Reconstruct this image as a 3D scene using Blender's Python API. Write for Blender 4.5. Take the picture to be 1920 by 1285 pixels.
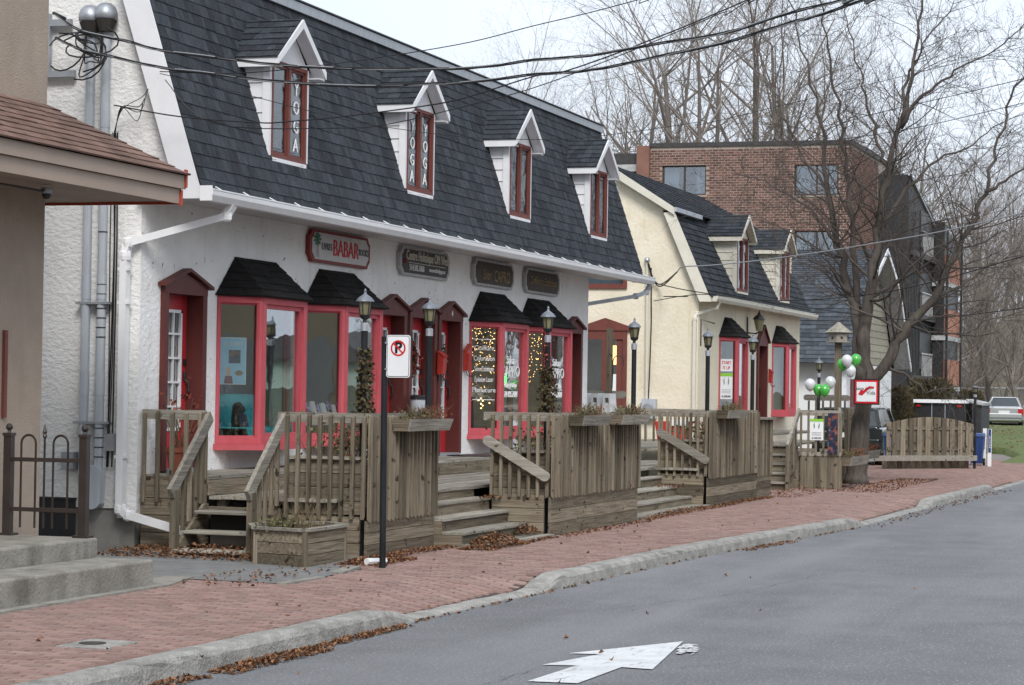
import bpy, math, random
from mathutils import Vector, Matrix
V = Vector
R = random.Random(11)
sc = bpy.context.scene
COL = sc.collection
for o in list(bpy.data.objects):
    bpy.data.objects.remove(o)

# ------------------------------------------------------------------ camera
YAW, PITCH, ROLL = math.radians(17.85), math.atan(92.7 / 4475), 0.0155
CAM = V((-22.5, -11.33, 1.7))
_fw = V((math.cos(YAW) * math.cos(PITCH), math.sin(YAW) * math.cos(PITCH), math.sin(PITCH)))
_r0 = V((math.sin(YAW), -math.cos(YAW), 0))
_u0 = _r0.cross(_fw)
_rt = _r0 * math.cos(ROLL) + _u0 * math.sin(ROLL)
_up = -_r0 * math.sin(ROLL) + _u0 * math.cos(ROLL)
cd = bpy.data.cameras.new('camera')
cam = bpy.data.objects.new('camera', cd)
COL.objects.link(cam)
cd.sensor_width = 36
cd.lens = 4475 / 1920 * 36
cd.clip_end = 2000
cd.clip_start = 0.5
M4 = Matrix((_rt, _up, -_fw)).transposed().to_4x4()
M4.translation = CAM
cam.matrix_world = M4
sc.camera = cam

# ------------------------------------------------------------------ sky, sun, exposure
SUN_EL, SUN_AZ = math.radians(42), math.radians(205)      # azimuth of the sun, counter-clockwise from +X
w = bpy.data.worlds.new('World')
sc.world = w
w.use_nodes = True
nt = w.node_tree
nt.nodes.clear()
sky = nt.nodes.new('ShaderNodeTexSky')
sky.sky_type = 'NISHITA'
sky.sun_disc = False
sky.sun_elevation = SUN_EL
sky.sun_rotation = math.radians(90) - SUN_AZ
sky.air_density = 1.0
sky.dust_density = 4.0
sky.ozone_density = 1.0
hsv = nt.nodes.new('ShaderNodeHueSaturation')
hsv.inputs['Saturation'].default_value = 0.35
mixw = nt.nodes.new('ShaderNodeMixRGB')
mixw.inputs[0].default_value = 0.80
mixw.inputs[2].default_value = (7.9, 8.75, 9.9, 1)         # even cloud deck
# soft cloud structure
tc = nt.nodes.new('ShaderNodeTexCoord')
mp = nt.nodes.new('ShaderNodeMapping')
mp.inputs['Scale'].default_value = (1, 1, 2.5)
nz = nt.nodes.new('ShaderNodeTexNoise')
nz.inputs['Scale'].default_value = 2.2
nz.inputs['Detail'].default_value = 5
mr = nt.nodes.new('ShaderNodeMapRange')
mr.inputs[1].default_value, mr.inputs[2].default_value = 0.3, 0.7
mr.inputs[3].default_value, mr.inputs[4].default_value = 0.84, 1.08
mul = nt.nodes.new('ShaderNodeMixRGB')
mul.blend_type = 'MULTIPLY'
mul.inputs[0].default_value = 1
bg = nt.nodes.new('ShaderNodeBackground')
bg.inputs['Strength'].default_value = 0.076
wo = nt.nodes.new('ShaderNodeOutputWorld')
L = nt.links.new
L(sky.outputs[0], hsv.inputs['Color'])
L(hsv.outputs[0], mixw.inputs[1])
L(tc.outputs['Generated'], mp.inputs[0])
L(mp.outputs[0], nz.inputs['Vector'])
L(nz.outputs[0], mr.inputs[0])
L(mixw.outputs[0], mul.inputs[1])
L(mr.outputs[0], mul.inputs[2])
L(mul.outputs[0], bg.inputs['Color'])
L(bg.outputs[0], wo.inputs['Surface'])
sd = bpy.data.lights.new('sun', 'SUN')
sd.energy = 1.5
sd.angle = math.radians(22)
sd.color = (1, 0.975, 0.94)
sun = bpy.data.objects.new('sun', sd)
COL.objects.link(sun)
_sd = V((math.cos(SUN_EL) * math.cos(SUN_AZ), math.cos(SUN_EL) * math.sin(SUN_AZ), math.sin(SUN_EL)))
sun.rotation_euler = _sd.to_track_quat('Z', 'Y').to_euler()
sc.view_settings.view_transform = 'Standard'
sc.view_settings.look = 'None'
sc.view_settings.gamma = 1
sc.view_settings.exposure = 0.80
sc.cycles.use_denoising = True
sc.cycles.max_bounces = 6
sc.cycles.transparent_max_bounces = 12
sc.cycles.caustics_reflective = False
sc.cycles.caustics_refractive = False

# ------------------------------------------------------------------ mesh helpers
class MB:
    def __init__(s):
        s.v, s.f, s.r = [], [], []

    def add(s, vs, fs, rnd=None):
        b = len(s.v)
        rnd = R.random() if rnd is None else rnd
        s.v += [tuple(p) for p in vs]
        s.r += [rnd] * len(vs)
        s.f += [tuple(i + b for i in f) for f in fs]
        return s

    def hexa(s, p, rnd=None):
        return s.add(p, [(3, 2, 1, 0), (4, 5, 6, 7), (0, 1, 5, 4), (1, 2, 6, 5), (2, 3, 7, 6), (3, 0, 4, 7)], rnd)

    def box(s, x0, y0, z0, x1, y1, z1, rnd=None):
        return s.hexa([(x0, y0, z0), (x1, y0, z0), (x1, y1, z0), (x0, y1, z0),
                       (x0, y0, z1), (x1, y0, z1), (x1, y1, z1), (x0, y1, z1)], rnd)

    def ob(s, c, a, b, n, rnd=None):                       # centre and three half vectors
        c, a, b, n = V(c), V(a), V(b), V(n)
        return s.hexa([c - a - b - n, c + a - b - n, c + a + b - n, c - a + b - n,
                       c - a - b + n, c + a - b + n, c + a + b + n, c - a + b + n], rnd)

    def bar(s, a, b, w, h, up=(0, 0, 1), rnd=None):        # w across, h along 'up'
        a, b = V(a), V(b)
        d = (b - a)
        t = d.normalized()
        sd_ = t.cross(V(up)).normalized()
        u = sd_.cross(t)
        return s.ob((a + b) / 2, d / 2, sd_ * w / 2, u * h / 2, rnd)

    def tube(s, pts, rad, n=6, cap=True, rnd=None):
        pts = [V(p) for p in pts]
        if not hasattr(rad, '__len__'):
            rad = [rad] * len(pts)
        vs, fs = [], []
        ref = None
        for i, p in enumerate(pts):
            t = (pts[min(i + 1, len(pts) - 1)] - pts[max(i - 1, 0)])
            t = t.normalized() if t.length > 1e-9 else V((0, 0, 1))
            if ref is None:
                ref = t.cross(V((0, 0, 1)) if abs(t.z) < .9 else V((1, 0, 0))).normalized()
            else:
                ref = (ref - t * ref.dot(t)).normalized()
            b = t.cross(ref)
            for k in range(n):
                a = 2 * math.pi * k / n
                vs.append(p + (ref * math.cos(a) + b * math.sin(a)) * rad[i])
        for i in range(len(pts) - 1):
            for k in range(n):
                k2 = (k + 1) % n
                fs.append((i * n + k, i * n + k2, (i + 1) * n + k2, (i + 1) * n + k))
        if cap:
            fs.append(tuple(range(n - 1, -1, -1)))
            fs.append(tuple((len(pts) - 1) * n + k for k in range(n)))
        return s.add(vs, fs, rnd)

    def lathe(s, c, prof, n=12, rot=0, rnd=None):          # profile of (radius, z)
        vs, fs = [], []
        for r, z in prof:
            for k in range(n):
                a = 2 * math.pi * k / n + rot
                vs.append((c[0] + r * math.cos(a), c[1] + r * math.sin(a), c[2] + z))
        for i in range(len(prof) - 1):
            for k in range(n):
                k2 = (k + 1) % n
                fs.append((i * n + k, i * n + k2, (i + 1) * n + k2, (i + 1) * n + k))
        fs.append(tuple(range(n - 1, -1, -1)))
        fs.append(tuple((len(prof) - 1) * n + k for k in range(n)))
        return s.add(vs, fs, rnd)

    def prism(s, pts, ext, rnd=None):
        pts = [V(p) for p in pts]
        ext = V(ext)
        nrm = V((0, 0, 0))
        for i in range(len(pts)):
            nrm += pts[i].cross(pts[(i + 1) % len(pts)])
        if nrm.dot(ext) > 0:
            pts.reverse()
        n = len(pts)
        vs = pts + [p + ext for p in pts]
        fs = [tuple(range(n)), tuple(range(2 * n - 1, n - 1, -1))]
        fs += [(i, n + i, n + (i + 1) % n, (i + 1) % n) for i in range(n)]
        return s.add(vs, fs, rnd)

    def face(s, pts, rnd=None):
        return s.add(pts, [tuple(range(len(pts)))], rnd)

    def sphere(s, c, r, n=12, m=8, sz=1.0, rnd=None):
        prof = []
        for i in range(m + 1):
            a = -math.pi / 2 + math.pi * i / m
            prof.append((max(r * math.cos(a), 1e-4), r * sz * math.sin(a)))
        return s.lathe(c, prof, n, 0, rnd)


WL = {}


def build(mb, name, mat, parent=None, smooth=False, bevel=0.0, kind=None, label=None):
    if not mb.v:
        return None
    xs, ys, zs = zip(*mb.v)
    c = V(((min(xs) + max(xs)) / 2, (min(ys) + max(ys)) / 2, (min(zs) if parent is None else (min(zs) + max(zs)) / 2)))
    me = bpy.data.meshes.new(name)
    me.from_pydata([(x - c.x, y - c.y, z - c.z) for x, y, z in mb.v], [], mb.f)
    at = me.attributes.new('rnd', 'FLOAT', 'POINT')
    at.data.foreach_set('value', mb.r)
    if smooth:
        me.polygons.foreach_set('use_smooth', [True] * len(me.polygons))
    me.materials.append(mat)
    o = bpy.data.objects.new(name, me)
    COL.objects.link(o)
    if parent is not None:
        o.parent = parent
        o.location = c - WL[parent.name]
    else:
        o.location = c
    WL[o.name] = c
    if bevel:
        b = o.modifiers.new('bevel', 'BEVEL')
        b.width = bevel
        b.segments = 2
        b.limit_method = 'ANGLE'
    if kind:
        o['kind'] = kind
    if label:
        o['label'] = label
    return o


def tag(o, label, cat, group=None, kind=None):
    o['label'] = label
    o['category'] = cat
    if group:
        o['group'] = group
    if kind:
        o['kind'] = kind
    return o


def thing(name, label, cat, loc, group=None):
    o = bpy.data.objects.new(name, None)
    COL.objects.link(o)
    o.location = loc
    o.empty_display_size = .2
    WL[o.name] = V(loc)
    return tag(o, label, cat, group)


def struct(mb, name, mat, smooth=False, bevel=0.0):
    return build(mb, name, mat, None, smooth, bevel, 'structure')


def copy_tree(o, parent=None, delta=V((0, 0, 0)), rz=0.0, scale=1.0):
    c = o.copy()
    COL.objects.link(c)
    if parent is None:
        c.location = o.location + V(delta)
        c.rotation_euler.z += rz
        c.scale = (scale,) * 3
        WL[c.name] = V(c.location)
    else:
        c.parent = parent
        WL[c.name] = WL[parent.name] + V(c.location)
    for ch in list(o.children):
        copy_tree(ch, c)
    return c


# ------------------------------------------------------------------ materials
def mk(name, c1, c2=None, sc_=(1, 1, 1), ns=4.0, det=5, rough=.8, bump=0.0, bs=None, bsc=None, var=0.0, metal=0.0, spec=.4,
       ramp=(.35, .65), c3=None, s3=.8, t3=(.55, .75), sc3=(1, 1, 1), a3=1.0, coat=0.0, emit=None, estr=0.0, speck=None,
       c4=None, s4=1.0, t4=(.55, .7), sc4=(1, 1, 1), a4=1.0):
    m = bpy.data.materials.new(name)
    m.use_nodes = True
    t = m.node_tree
    t.nodes.clear()
    N = t.nodes.new
    K = t.links.new
    out = N('ShaderNodeOutputMaterial')
    bs_ = N('ShaderNodeBsdfPrincipled')
    K(bs_.outputs[0], out.inputs[0])
    bs_.inputs['Roughness'].default_value = rough
    bs_.inputs['Metallic'].default_value = metal
    bs_.inputs['Specular IOR Level'].default_value = spec
    if coat:
        bs_.inputs['Coat Weight'].default_value = coat
    if emit:
        bs_.inputs['Emission Color'].default_value = (*emit, 1)
        bs_.inputs['Emission Strength'].default_value = estr
    geo = N('ShaderNodeNewGeometry')
    at = N('ShaderNodeAttribute')
    at.attribute_name = 'rnd'

    def noise(scale, scv, detail, offs=True):
        mpn = N('ShaderNodeMapping')
        mpn.inputs['Scale'].default_value = scv
        K(geo.outputs['Position'], mpn.inputs['Vector'])
        src = mpn.outputs[0]
        if offs:
            sv = N('ShaderNodeVectorMath')
            sv.operation = 'SCALE'
            sv.inputs[0].default_value = (37.0, 51.0, 23.0)
            K(at.outputs['Fac'], sv.inputs['Scale'])
            ad = N('ShaderNodeVectorMath')
            ad.operation = 'ADD'
            K(src, ad.inputs[0])
            K(sv.outputs[0], ad.inputs[1])
            src = ad.outputs[0]
        nn = N('ShaderNodeTexNoise')
        nn.inputs['Scale'].default_value = scale
        nn.inputs['Detail'].default_value = detail
        nn.inputs['Roughness'].default_value = .6
        K(src, nn.inputs['Vector'])
        return nn.outputs[0]

    def mapr(src, a, b, c=0.0, d=1.0):
        q = N('ShaderNodeMapRange')
        q.inputs[1].default_value, q.inputs[2].default_value = a, b
        q.inputs[3].default_value, q.inputs[4].default_value = c, d
        K(src, q.inputs[0])
        return q.outputs[0]

    def mix(f, a, b, mode='MIX'):
        q = N('ShaderNodeMixRGB')
        q.blend_type = mode
        if isinstance(f, float):
            q.inputs[0].default_value = f
        else:
            K(f, q.inputs[0])
        for i, z in ((1, a), (2, b)):
            if isinstance(z, tuple):
                q.inputs[i].default_value = (*z, 1)
            else:
                K(z, q.inputs[i])
        return q.outputs[0]

    col = None
    if c2 is not None:
        col = mix(mapr(noise(ns, sc_, det), ramp[0], ramp[1]), c1, c2)
    if c3 is not None:
        col = mix(mapr(noise(s3, sc3, 6), t3[0], t3[1], 0, a3), col if col is not None else c1, c3)
    if c4 is not None:
        col = mix(mapr(noise(s4, sc4, 7), t4[0], t4[1], 0, a4), col if col is not None else c1, c4)
    if speck:
        col = mix(mapr(noise(speck[1], (1, 1, 1), 2), speck[2], speck[3]), col if col is not None else c1, speck[0])
    if var:
        g = mapr(at.outputs['Fac'], 0, 1, 1 - var, 1 + var)
        col = mix(1.0, col if col is not None else c1, g, 'MULTIPLY')
    if col is None:
        bs_.inputs['Base Color'].default_value = (*c1, 1)
    else:
        K(col, bs_.inputs['Base Color'])
    if bump:
        b = N('ShaderNodeBump')
        b.inputs['Strength'].default_value = bump
        b.inputs['Distance'].default_value = .02
        K(noise(bs or ns * 4, bsc or sc_, 4), b.inputs['Height'])
        K(b.outputs[0], bs_.inputs['Normal'])
    return m


def glass(name, tint=(.75, .8, .8), wav=.15, refl=1.0, base=.06, rough=.0, ws=2.5):
    m = bpy.data.materials.new(name)
    m.use_nodes = True
    t = m.node_tree
    t.nodes.clear()
    N, K = t.nodes.new, t.links.new
    out = N('ShaderNodeOutputMaterial')
    mx = N('ShaderNodeMixShader')
    tr = N('ShaderNodeBsdfTransparent')
    tr.inputs[0].default_value = (*tint, 1)
    gl = N('ShaderNodeBsdfGlossy')
    gl.inputs['Roughness'].default_value = rough
    gl.inputs['Color'].default_value = (.95, .97, 1, 1)
    lw = N('ShaderNodeLayerWeight')
    lw.inputs['Blend'].default_value = .5
    pw = N('ShaderNodeMath')
    pw.operation = 'POWER'
    pw.inputs[1].default_value = 3.0
    q = N('ShaderNodeMapRange')
    q.inputs[3].default_value, q.inputs[4].default_value = base, refl
    geo = N('ShaderNodeNewGeometry')
    nn = N('ShaderNodeTexNoise')
    nn.inputs['Scale'].default_value = ws
    nn.inputs['Detail'].default_value = 1.5
    b = N('ShaderNodeBump')
    b.inputs['Strength'].default_value = wav
    b.inputs['Distance'].default_value = .02
    K(geo.outputs['Position'], nn.inputs['Vector'])
    K(nn.outputs[0], b.inputs['Height'])
    K(b.outputs[0], gl.inputs['Normal'])
    K(lw.outputs['Facing'], pw.inputs[0])
    K(pw.outputs[0], q.inputs[0])
    K(q.outputs[0], mx.inputs[0])
    K(tr.outputs[0], mx.inputs[1])
    K(gl.outputs[0], mx.inputs[2])
    K(mx.outputs[0], out.inputs[0])
    return m


MT = {}
MT['stucco'] = mk('stucco_white', (.85, .845, .84), (.78, .77, .755), ns=2.5, rough=.95, bump=.8, bs=16, c3=(.42, .37, .31), s3=2.4, sc3=(2.2, 2.2, .55), t3=(.56, .88), a3=.5, spec=.2, speck=((.22, .17, .13), 13, .69, .75))
MT['stucco_gable'] = mk('stucco_gable', (.82, .815, .80), (.75, .74, .72), ns=2, rough=.95, bump=1.0, bs=15, bsc=(1, 1, 1.6), c3=(.46, .42, .36), s3=1.4, sc3=(2, 2, .5), t3=(.56, .85), a3=.5, spec=.2)
MT['stucco_yellow'] = mk('stucco_cream', (.78, .715, .575), (.72, .65, .505), ns=2, rough=.95, bump=.7, bs=14, c3=(.48, .36, .2), s3=1.5, sc3=(2, 2, .4), t3=(.58, .85), a3=.6, spec=.2)
MT['stucco_beige'] = mk('stucco_beige', (.40, .325, .265), (.35, .285, .232), ns=3, rough=.95, bump=.5, bs=70, spec=.2, c3=(.29, .235, .19), s3=1.2, sc3=(2, 2, .4), t3=(.5, .8), a3=.7)
MT['foundation'] = mk('concrete_foundation', (.27, .26, .24), (.2, .19, .17), ns=3, rough=.95, bump=.3, c3=(.1, .1, .085), s3=1.2, t3=(.5, .8))
MT['concrete'] = mk('concrete', (.31, .295, .262), (.22, .208, .182), ns=5, rough=.93, bump=.6, bs=35, c3=(.12, .112, .092), s3=2.2, sc3=(1.5, 1.5, .8), t3=(.50, .72), a3=.8, speck=((.16, .15, .13), 70, .62, .7))
MT['kerb'] = mk('kerb_concrete', (.40, .388, .36), (.28, .27, .25), ns=9, rough=.95, bump=1.0, bs=40, c3=(.15, .145, .132), s3=3.2, sc3=(1, 1, 2), t3=(.48, .72), a3=.65, speck=((.17, .165, .155), 75, .58, .70), var=.08)
MT['asphalt'] = mk('asphalt', (.185, .188, .196), (.148, .150, .157), ns=1.3, rough=.9, bump=.8, bs=70, c3=(.225, .228, .237), s3=.45, sc3=(.22, 1.8, 1), t3=(.45, .70), a3=.9, c4=(.105, .107, .112), s4=.55, sc4=(.5, 1.4, 1), t4=(.56, .78), a4=.7, speck=((.38, .385, .395), 45, .58, .70))
MT['asphalt_old'] = mk('asphalt_patch', (.21, .21, .208), (.15, .15, .147), ns=4, rough=.95, bump=.5, bs=90, c3=(.2, .18, .15), s3=1.0, t3=(.5, .8), speck=((.27, .26, .25), 100, .6, .7))
MT['paver'] = mk('brick_paver', (.30, .188, .162), (.255, .168, .148), ns=5, rough=.92, bump=.3, bs=60, var=.17, c3=(.31, .235, .21), s3=.7, t3=(.45, .75), a3=.6, c4=(.18, .115, .10), s4=.9, t4=(.58, .75), a4=.6)
MT['joint'] = mk('joint_sand', (.085, .062, .053), (.06, .045, .04), ns=8, rough=1)
MT['shingle'] = mk('roof_shingle', (.031, .036, .043), (.054, .061, .072), ns=7, sc_=(3.0, 3.0, .4), rough=.92, bump=.6, bs=90, var=.32, spec=.16, speck=((.09, .10, .115), 70, .6, .72), c4=(.05, .05, .05), s4=.5, sc4=(1, 1, .4), t4=(.5, .8), a4=.5)
MT['roofbase'] = mk('roof_felt', (.014, .015, .018), rough=.95)
MT['awning'] = mk('awning_shingle', (.013, .0125, .0125), (.022, .021, .021), ns=14, rough=.95, bump=.7, bs=80, var=.3, spec=.2)
MT['brownshingle'] = mk('brown_shingle', (.14, .085, .068), (.20, .125, .10), ns=6, rough=.9, bump=.4, bs=120, var=.25, spec=.25)
MT['white'] = mk('white_paint', (.80, .80, .81), (.74, .74, .75), ns=3, rough=.5, c3=(.55, .53, .49), s3=2.2, t3=(.62, .82), a3=.5)
MT['whitetrim'] = mk('white_trim', (.76, .76, .78), (.70, .70, .72), ns=5, rough=.55, var=.04)
MT['cream'] = mk('cream_paint', (.68, .65, .56), (.62, .59, .50), ns=5, rough=.6, var=.05)
MT['galv'] = mk('grey_metal', (.42, .44, .47), (.34, .36, .39), ns=6, rough=.45, metal=.5)
MT['capmetal'] = mk('lamp_cap_metal', (.22, .24, .27), (.15, .165, .19), ns=9, rough=.5, metal=.3)
MT['conduit'] = mk('grey_conduit', (.46, .49, .53), (.38, .41, .45), ns=6, rough=.5, sc_=(2, 2, .3))
MT['redframe'] = mk('pink_red_paint', (.52, .098, .118), (.46, .083, .10), ns=9, sc_=(1, 1, .3), rough=.6, c3=(.34, .07, .075), s3=4, t3=(.52, .78), a3=.55, spec=.25, speck=((.30, .16, .13), 22, .70, .74))
MT['reddoor'] = mk('red_door_paint', (.50, .030, .040), (.44, .026, .034), ns=4, rough=.45)
MT['maroon'] = mk('maroon_paint', (.115, .024, .019), (.085, .018, .015), ns=7, sc_=(1, 1, .3), rough=.6, c3=(.25, .13, .08), s3=9, t3=(.68, .75), a3=.6)
MT['brownwin'] = mk('red_brown_paint', (.17, .048, .036), (.135, .038, .029), ns=6, rough=.6, c3=(.09, .03, .02), s3=5, t3=(.6, .75))
MT['dark'] = mk('dark_interior', (.05, .045, .038), (.035, .03, .026), ns=2, rough=.9)
MT['room'] = mk('room_wall', (.60, .52, .38), (.50, .43, .31), ns=1.2, rough=.9)
MT['black'] = mk('black_paint', (.012, .012, .013), (.018, .018, .02), ns=6, rough=.45, spec=.5)
MT['blackpole'] = mk('worn_black_pole', (.010, .011, .013), (.022, .023, .026), ns=6, sc_=(3, 3, .5), rough=.65, spec=.2, c3=(.09, .05, .03), s3=4, t3=(.66, .78))
MT['brownmetal'] = mk('dark_brown_metal', (.025, .018, .015), (.035, .026, .022), ns=6, rough=.4, spec=.5)
MT['lampglass'] = mk('amber_lamp_glass', (.20, .185, .10), (.15, .14, .08), ns=8, rough=.25, spec=.6, sc_=(1, 1, .4))
for a, s_ in (('X', (.35, 7, 7)), ('Y', (7, .35, 7)), ('Z', (7, 7, .35))):
    MT['wood' + a] = mk('weathered_wood_' + a.lower(), (.262, .218, .160), (.105, .085, .062), sc_=s_, ns=4.5, det=8, rough=.9, bump=.6, bs=9, var=.42, ramp=(.32, .68), c3=(.165, .152, .112), s3=1.6, t3=(.45, .72), a3=.7, spec=.12, speck=((.05, .038, .026), 9, .64, .70))
    MT['grey' + a] = mk('grey_weathered_wood_' + a.lower(), (.37, .345, .30), (.18, .162, .135), sc_=s_, ns=4.5, det=8, rough=.92, bump=.6, bs=9, var=.25, ramp=(.3, .7), c3=(.21, .20, .145), s3=1.6, t3=(.5, .75), a3=.6, spec=.12, speck=((.09, .08, .065), 9, .66, .72))
MT['bark'] = mk('bark', (.125, .106, .092), (.07, .06, .052), sc_=(4, 4, .7), ns=4, rough=.95, bump=.8, bs=10, c3=(.13, .12, .10), s3=2, t3=(.5, .8), spec=.15)
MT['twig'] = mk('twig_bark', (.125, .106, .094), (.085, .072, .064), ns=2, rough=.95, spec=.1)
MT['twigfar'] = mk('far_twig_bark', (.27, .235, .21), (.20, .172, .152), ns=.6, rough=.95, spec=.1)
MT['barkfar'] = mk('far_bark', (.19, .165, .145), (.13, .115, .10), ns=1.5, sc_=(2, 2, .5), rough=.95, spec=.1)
MT['leaf'] = mk('dead_leaf', (.22, .11, .055), (.13, .062, .035), ns=9, rough=.85, var=.55, spec=.2, c3=(.32, .2, .11), s3=6, t3=(.55, .7), a3=.6)
MT['soil'] = mk('soil', (.06, .045, .032), (.04, .03, .022), ns=8, rough=1, bump=.6)
MT['drygrass'] = mk('dry_stem', (.20, .15, .085), (.13, .095, .055), ns=5, rough=.9, var=.3)
MT['drygreen'] = mk('dull_green_leaf', (.085, .095, .035), (.12, .10, .045), ns=5, rough=.8, var=.35)
MT['ivy'] = mk('withered_ivy', (.085, .060, .028), (.05, .04, .018), ns=7, rough=.85, var=.5, c3=(.10, .095, .03), s3=3, t3=(.5, .7))
MT['redleaf'] = mk('red_leaf', (.24, .05, .03), (.14, .04, .022), ns=7, rough=.85, var=.4)
MT['grass'] = mk('lawn', (.085, .13, .035), (.12, .14, .05), ns=3, rough=.95, bump=.5, bs=40, c3=(.19, .15, .075), s3=.35, t3=(.5, .75), a3=.6, speck=((.24, .17, .10), 5, .62, .70), c4=(.06, .10, .03), s4=1.2, t4=(.5, .7), a4=.6)
MT['ground'] = mk('ground_earth', (.12, .11, .075), (.16, .14, .1), ns=.6, rough=1, bump=.4, bs=8)
MT['litter'] = mk('leaf_litter_ground', (.13, .105, .07), (.10, .105, .05), ns=.25, rough=1, bump=.6, bs=3, c3=(.17, .13, .09), s3=.12, t3=(.45, .7))
MT['paint'] = mk('road_paint', (.66, .67, .68), (.58, .59, .60), ns=6, rough=.7, c3=(.24, .245, .255), s3=12, sc3=(.5, 1.8, 1), t3=(.58, .68), a3=.85, c4=(.45, .455, .46), s4=3, t4=(.45, .75), a4=.6)
MT['apbrick'] = mk('apartment_brick', (.18, .095, .074), (.145, .076, .06), ns=2, rough=.9, var=.38, spec=.2)
MT['mortar'] = mk('mortar', (.36, .30, .26), (.31, .26, .225), ns=2, rough=1)
MT['terracotta'] = mk('terracotta_panel', (.43, .19, .125), (.36, .16, .105), ns=2, rough=.8, sc_=(1, 1, .3), var=.1)
MT['blackclad'] = mk('black_cladding', (.022, .022, .025), (.035, .035, .039), ns=3, rough=.6, sc_=(4, 4, .2))
MT['siding'] = mk('aged_siding', (.34, .315, .25), (.27, .25, .19), ns=4, sc_=(.5, .5, 4), rough=.85, var=.12, c3=(.16, .14, .09), s3=2, t3=(.55, .8))
MT['curtain'] = mk('pale_curtain', (.52, .54, .52), (.42, .44, .43), ns=6, sc_=(6, 6, .15), rough=.9)
MT['turq'] = mk('turquoise_cloth', (.10, .66, .76), (.07, .54, .64), ns=5, rough=.8, bump=.3)
MT['poster'] = mk('blue_poster', (.33, .62, .85), (.28, .56, .78), ns=3, rough=.4)
MT['paperwhite'] = mk('white_paper', (.78, .79, .80), rough=.6)
MT['signwhite'] = mk('sign_white', (.76, .77, .79), (.72, .73, .75), ns=4, rough=.4)
MT['signred'] = mk('sign_red', (.55, .012, .018), rough=.4)
MT['signblack'] = mk('sign_black', (.012, .012, .012), rough=.4)
MT['plaquewhite'] = mk('plaque_white', (.62, .60, .60), (.54, .52, .52), ns=5, rough=.6, c3=(.35, .33, .31), s3=6, t3=(.58, .75), a3=.5)
MT['plaquered'] = mk('plaque_red_edge', (.24, .035, .03), (.19, .028, .025), ns=6, rough=.6)
MT['plaquedark'] = mk('plaque_charcoal', (.035, .033, .033), (.055, .05, .05), ns=7, rough=.6)
MT['plaquebrown'] = mk('plaque_brown', (.040, .026, .018), (.065, .043, .03), ns=7, rough=.6)
MT['plaquegrey'] = mk('plaque_grey_edge', (.46, .46, .46), (.34, .34, .34), ns=7, rough=.6)
MT['gold'] = mk('gold_lettering', (.34, .24, .10), (.20, .14, .06), ns=12, rough=.5)
MT['letterwhite'] = mk('letter_white', (.80, .80, .80), rough=.6)
MT['lettergrey'] = mk('letter_grey', (.16, .16, .17), rough=.6)
MT['letterred'] = mk('letter_red', (.58, .04, .045), rough=.6)
MT['cable'] = mk('black_cable', (.012, .012, .013), rough=.5)
MT['cablelight'] = mk('bare_wire', (.32, .33, .34), rough=.4, metal=.6)
MT['mailred'] = mk('mailbox_red', (.42, .035, .025), (.36, .03, .022), ns=6, rough=.45)
MT['plasticwhite'] = mk('white_plastic', (.74, .74, .74), rough=.45)
MT['plasticred'] = mk('red_plastic', (.50, .04, .03), rough=.45)
MT['balloongreen'] = mk('green_balloon', (.07, .45, .06), (.06, .38, .05), ns=3, rough=.18, spec=.6, coat=.5)
MT['balloonwhite'] = mk('white_balloon', (.60, .61, .63), rough=.3, spec=.6, coat=.5)
MT['wreath'] = mk('wreath_green', (.06, .075, .05), (.10, .105, .085), ns=20, rough=.8, var=.5)
MT['silver'] = mk('silver_car_paint', (.46, .47, .48), rough=.3, metal=.5, coat=.6)
MT['darkcar'] = mk('dark_car_paint', (.022, .027, .027), rough=.3, metal=.2, coat=.6)
MT['carglass'] = mk('car_glass', (.03, .04, .045), rough=.06, spec=.9)
MT['tyre'] = mk('tyre', (.012, .012, .012), rough=.9)
MT['taillight'] = mk('tail_light', (.45, .01, .01), rough=.2, spec=.6)
MT['blueplastic'] = mk('blue_plastic', (.02, .05, .17), rough=.5)
MT['terrapot'] = mk('terracotta_pot', (.30, .09, .05), (.25, .075, .045), ns=6, rough=.8)
MT['hedge'] = mk('brown_hedge', (.055, .045, .018), (.085, .065, .03), ns=5, rough=.9, var=.5)
MT['bulb'] = mk('warm_fairy_bulb', (.9, .6, .2), rough=.4, emit=(1, .56, .2), estr=5)
MT['greenbulb'] = mk('green_led', (.1, .9, .2), rough=.4, emit=(.1, 1, .2), estr=3)
MT['warmlamp'] = mk('warm_indoor_light', (.9, .7, .4), rough=.4, emit=(1, .6, .22), estr=2.0)
MT['glass'] = glass('shop_glass', (.90, .92, .90), wav=.13, base=.16, refl=.85, ws=1.6)
MT['glassold'] = glass('rippled_glass', (.7, .72, .72), wav=.8, base=.08, refl=.5, ws=4.5)
MT['glassap'] = glass('apartment_glass', (.7, .75, .8), wav=.05, base=.16, refl=.9)
MT['lot'] = mk('gravel_lot', (.23, .21, .19), (.18, .165, .15), ns=3, rough=1, bump=.4, bs=30)
MT['skybox'] = MT['dark']

# ------------------------------------------------------------------ generic builders
TEXTS = []


def text(body, size, p, right, up, mat, parent, name='letter', align='CENTER', ext=.004, sx=1.0, shear=0.0, bold=0.0):
    TEXTS.append((body, size, V(p), V(right).normalized(), V(up).normalized(), mat, parent, name, align, ext, sx, (shear, bold)))


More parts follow.
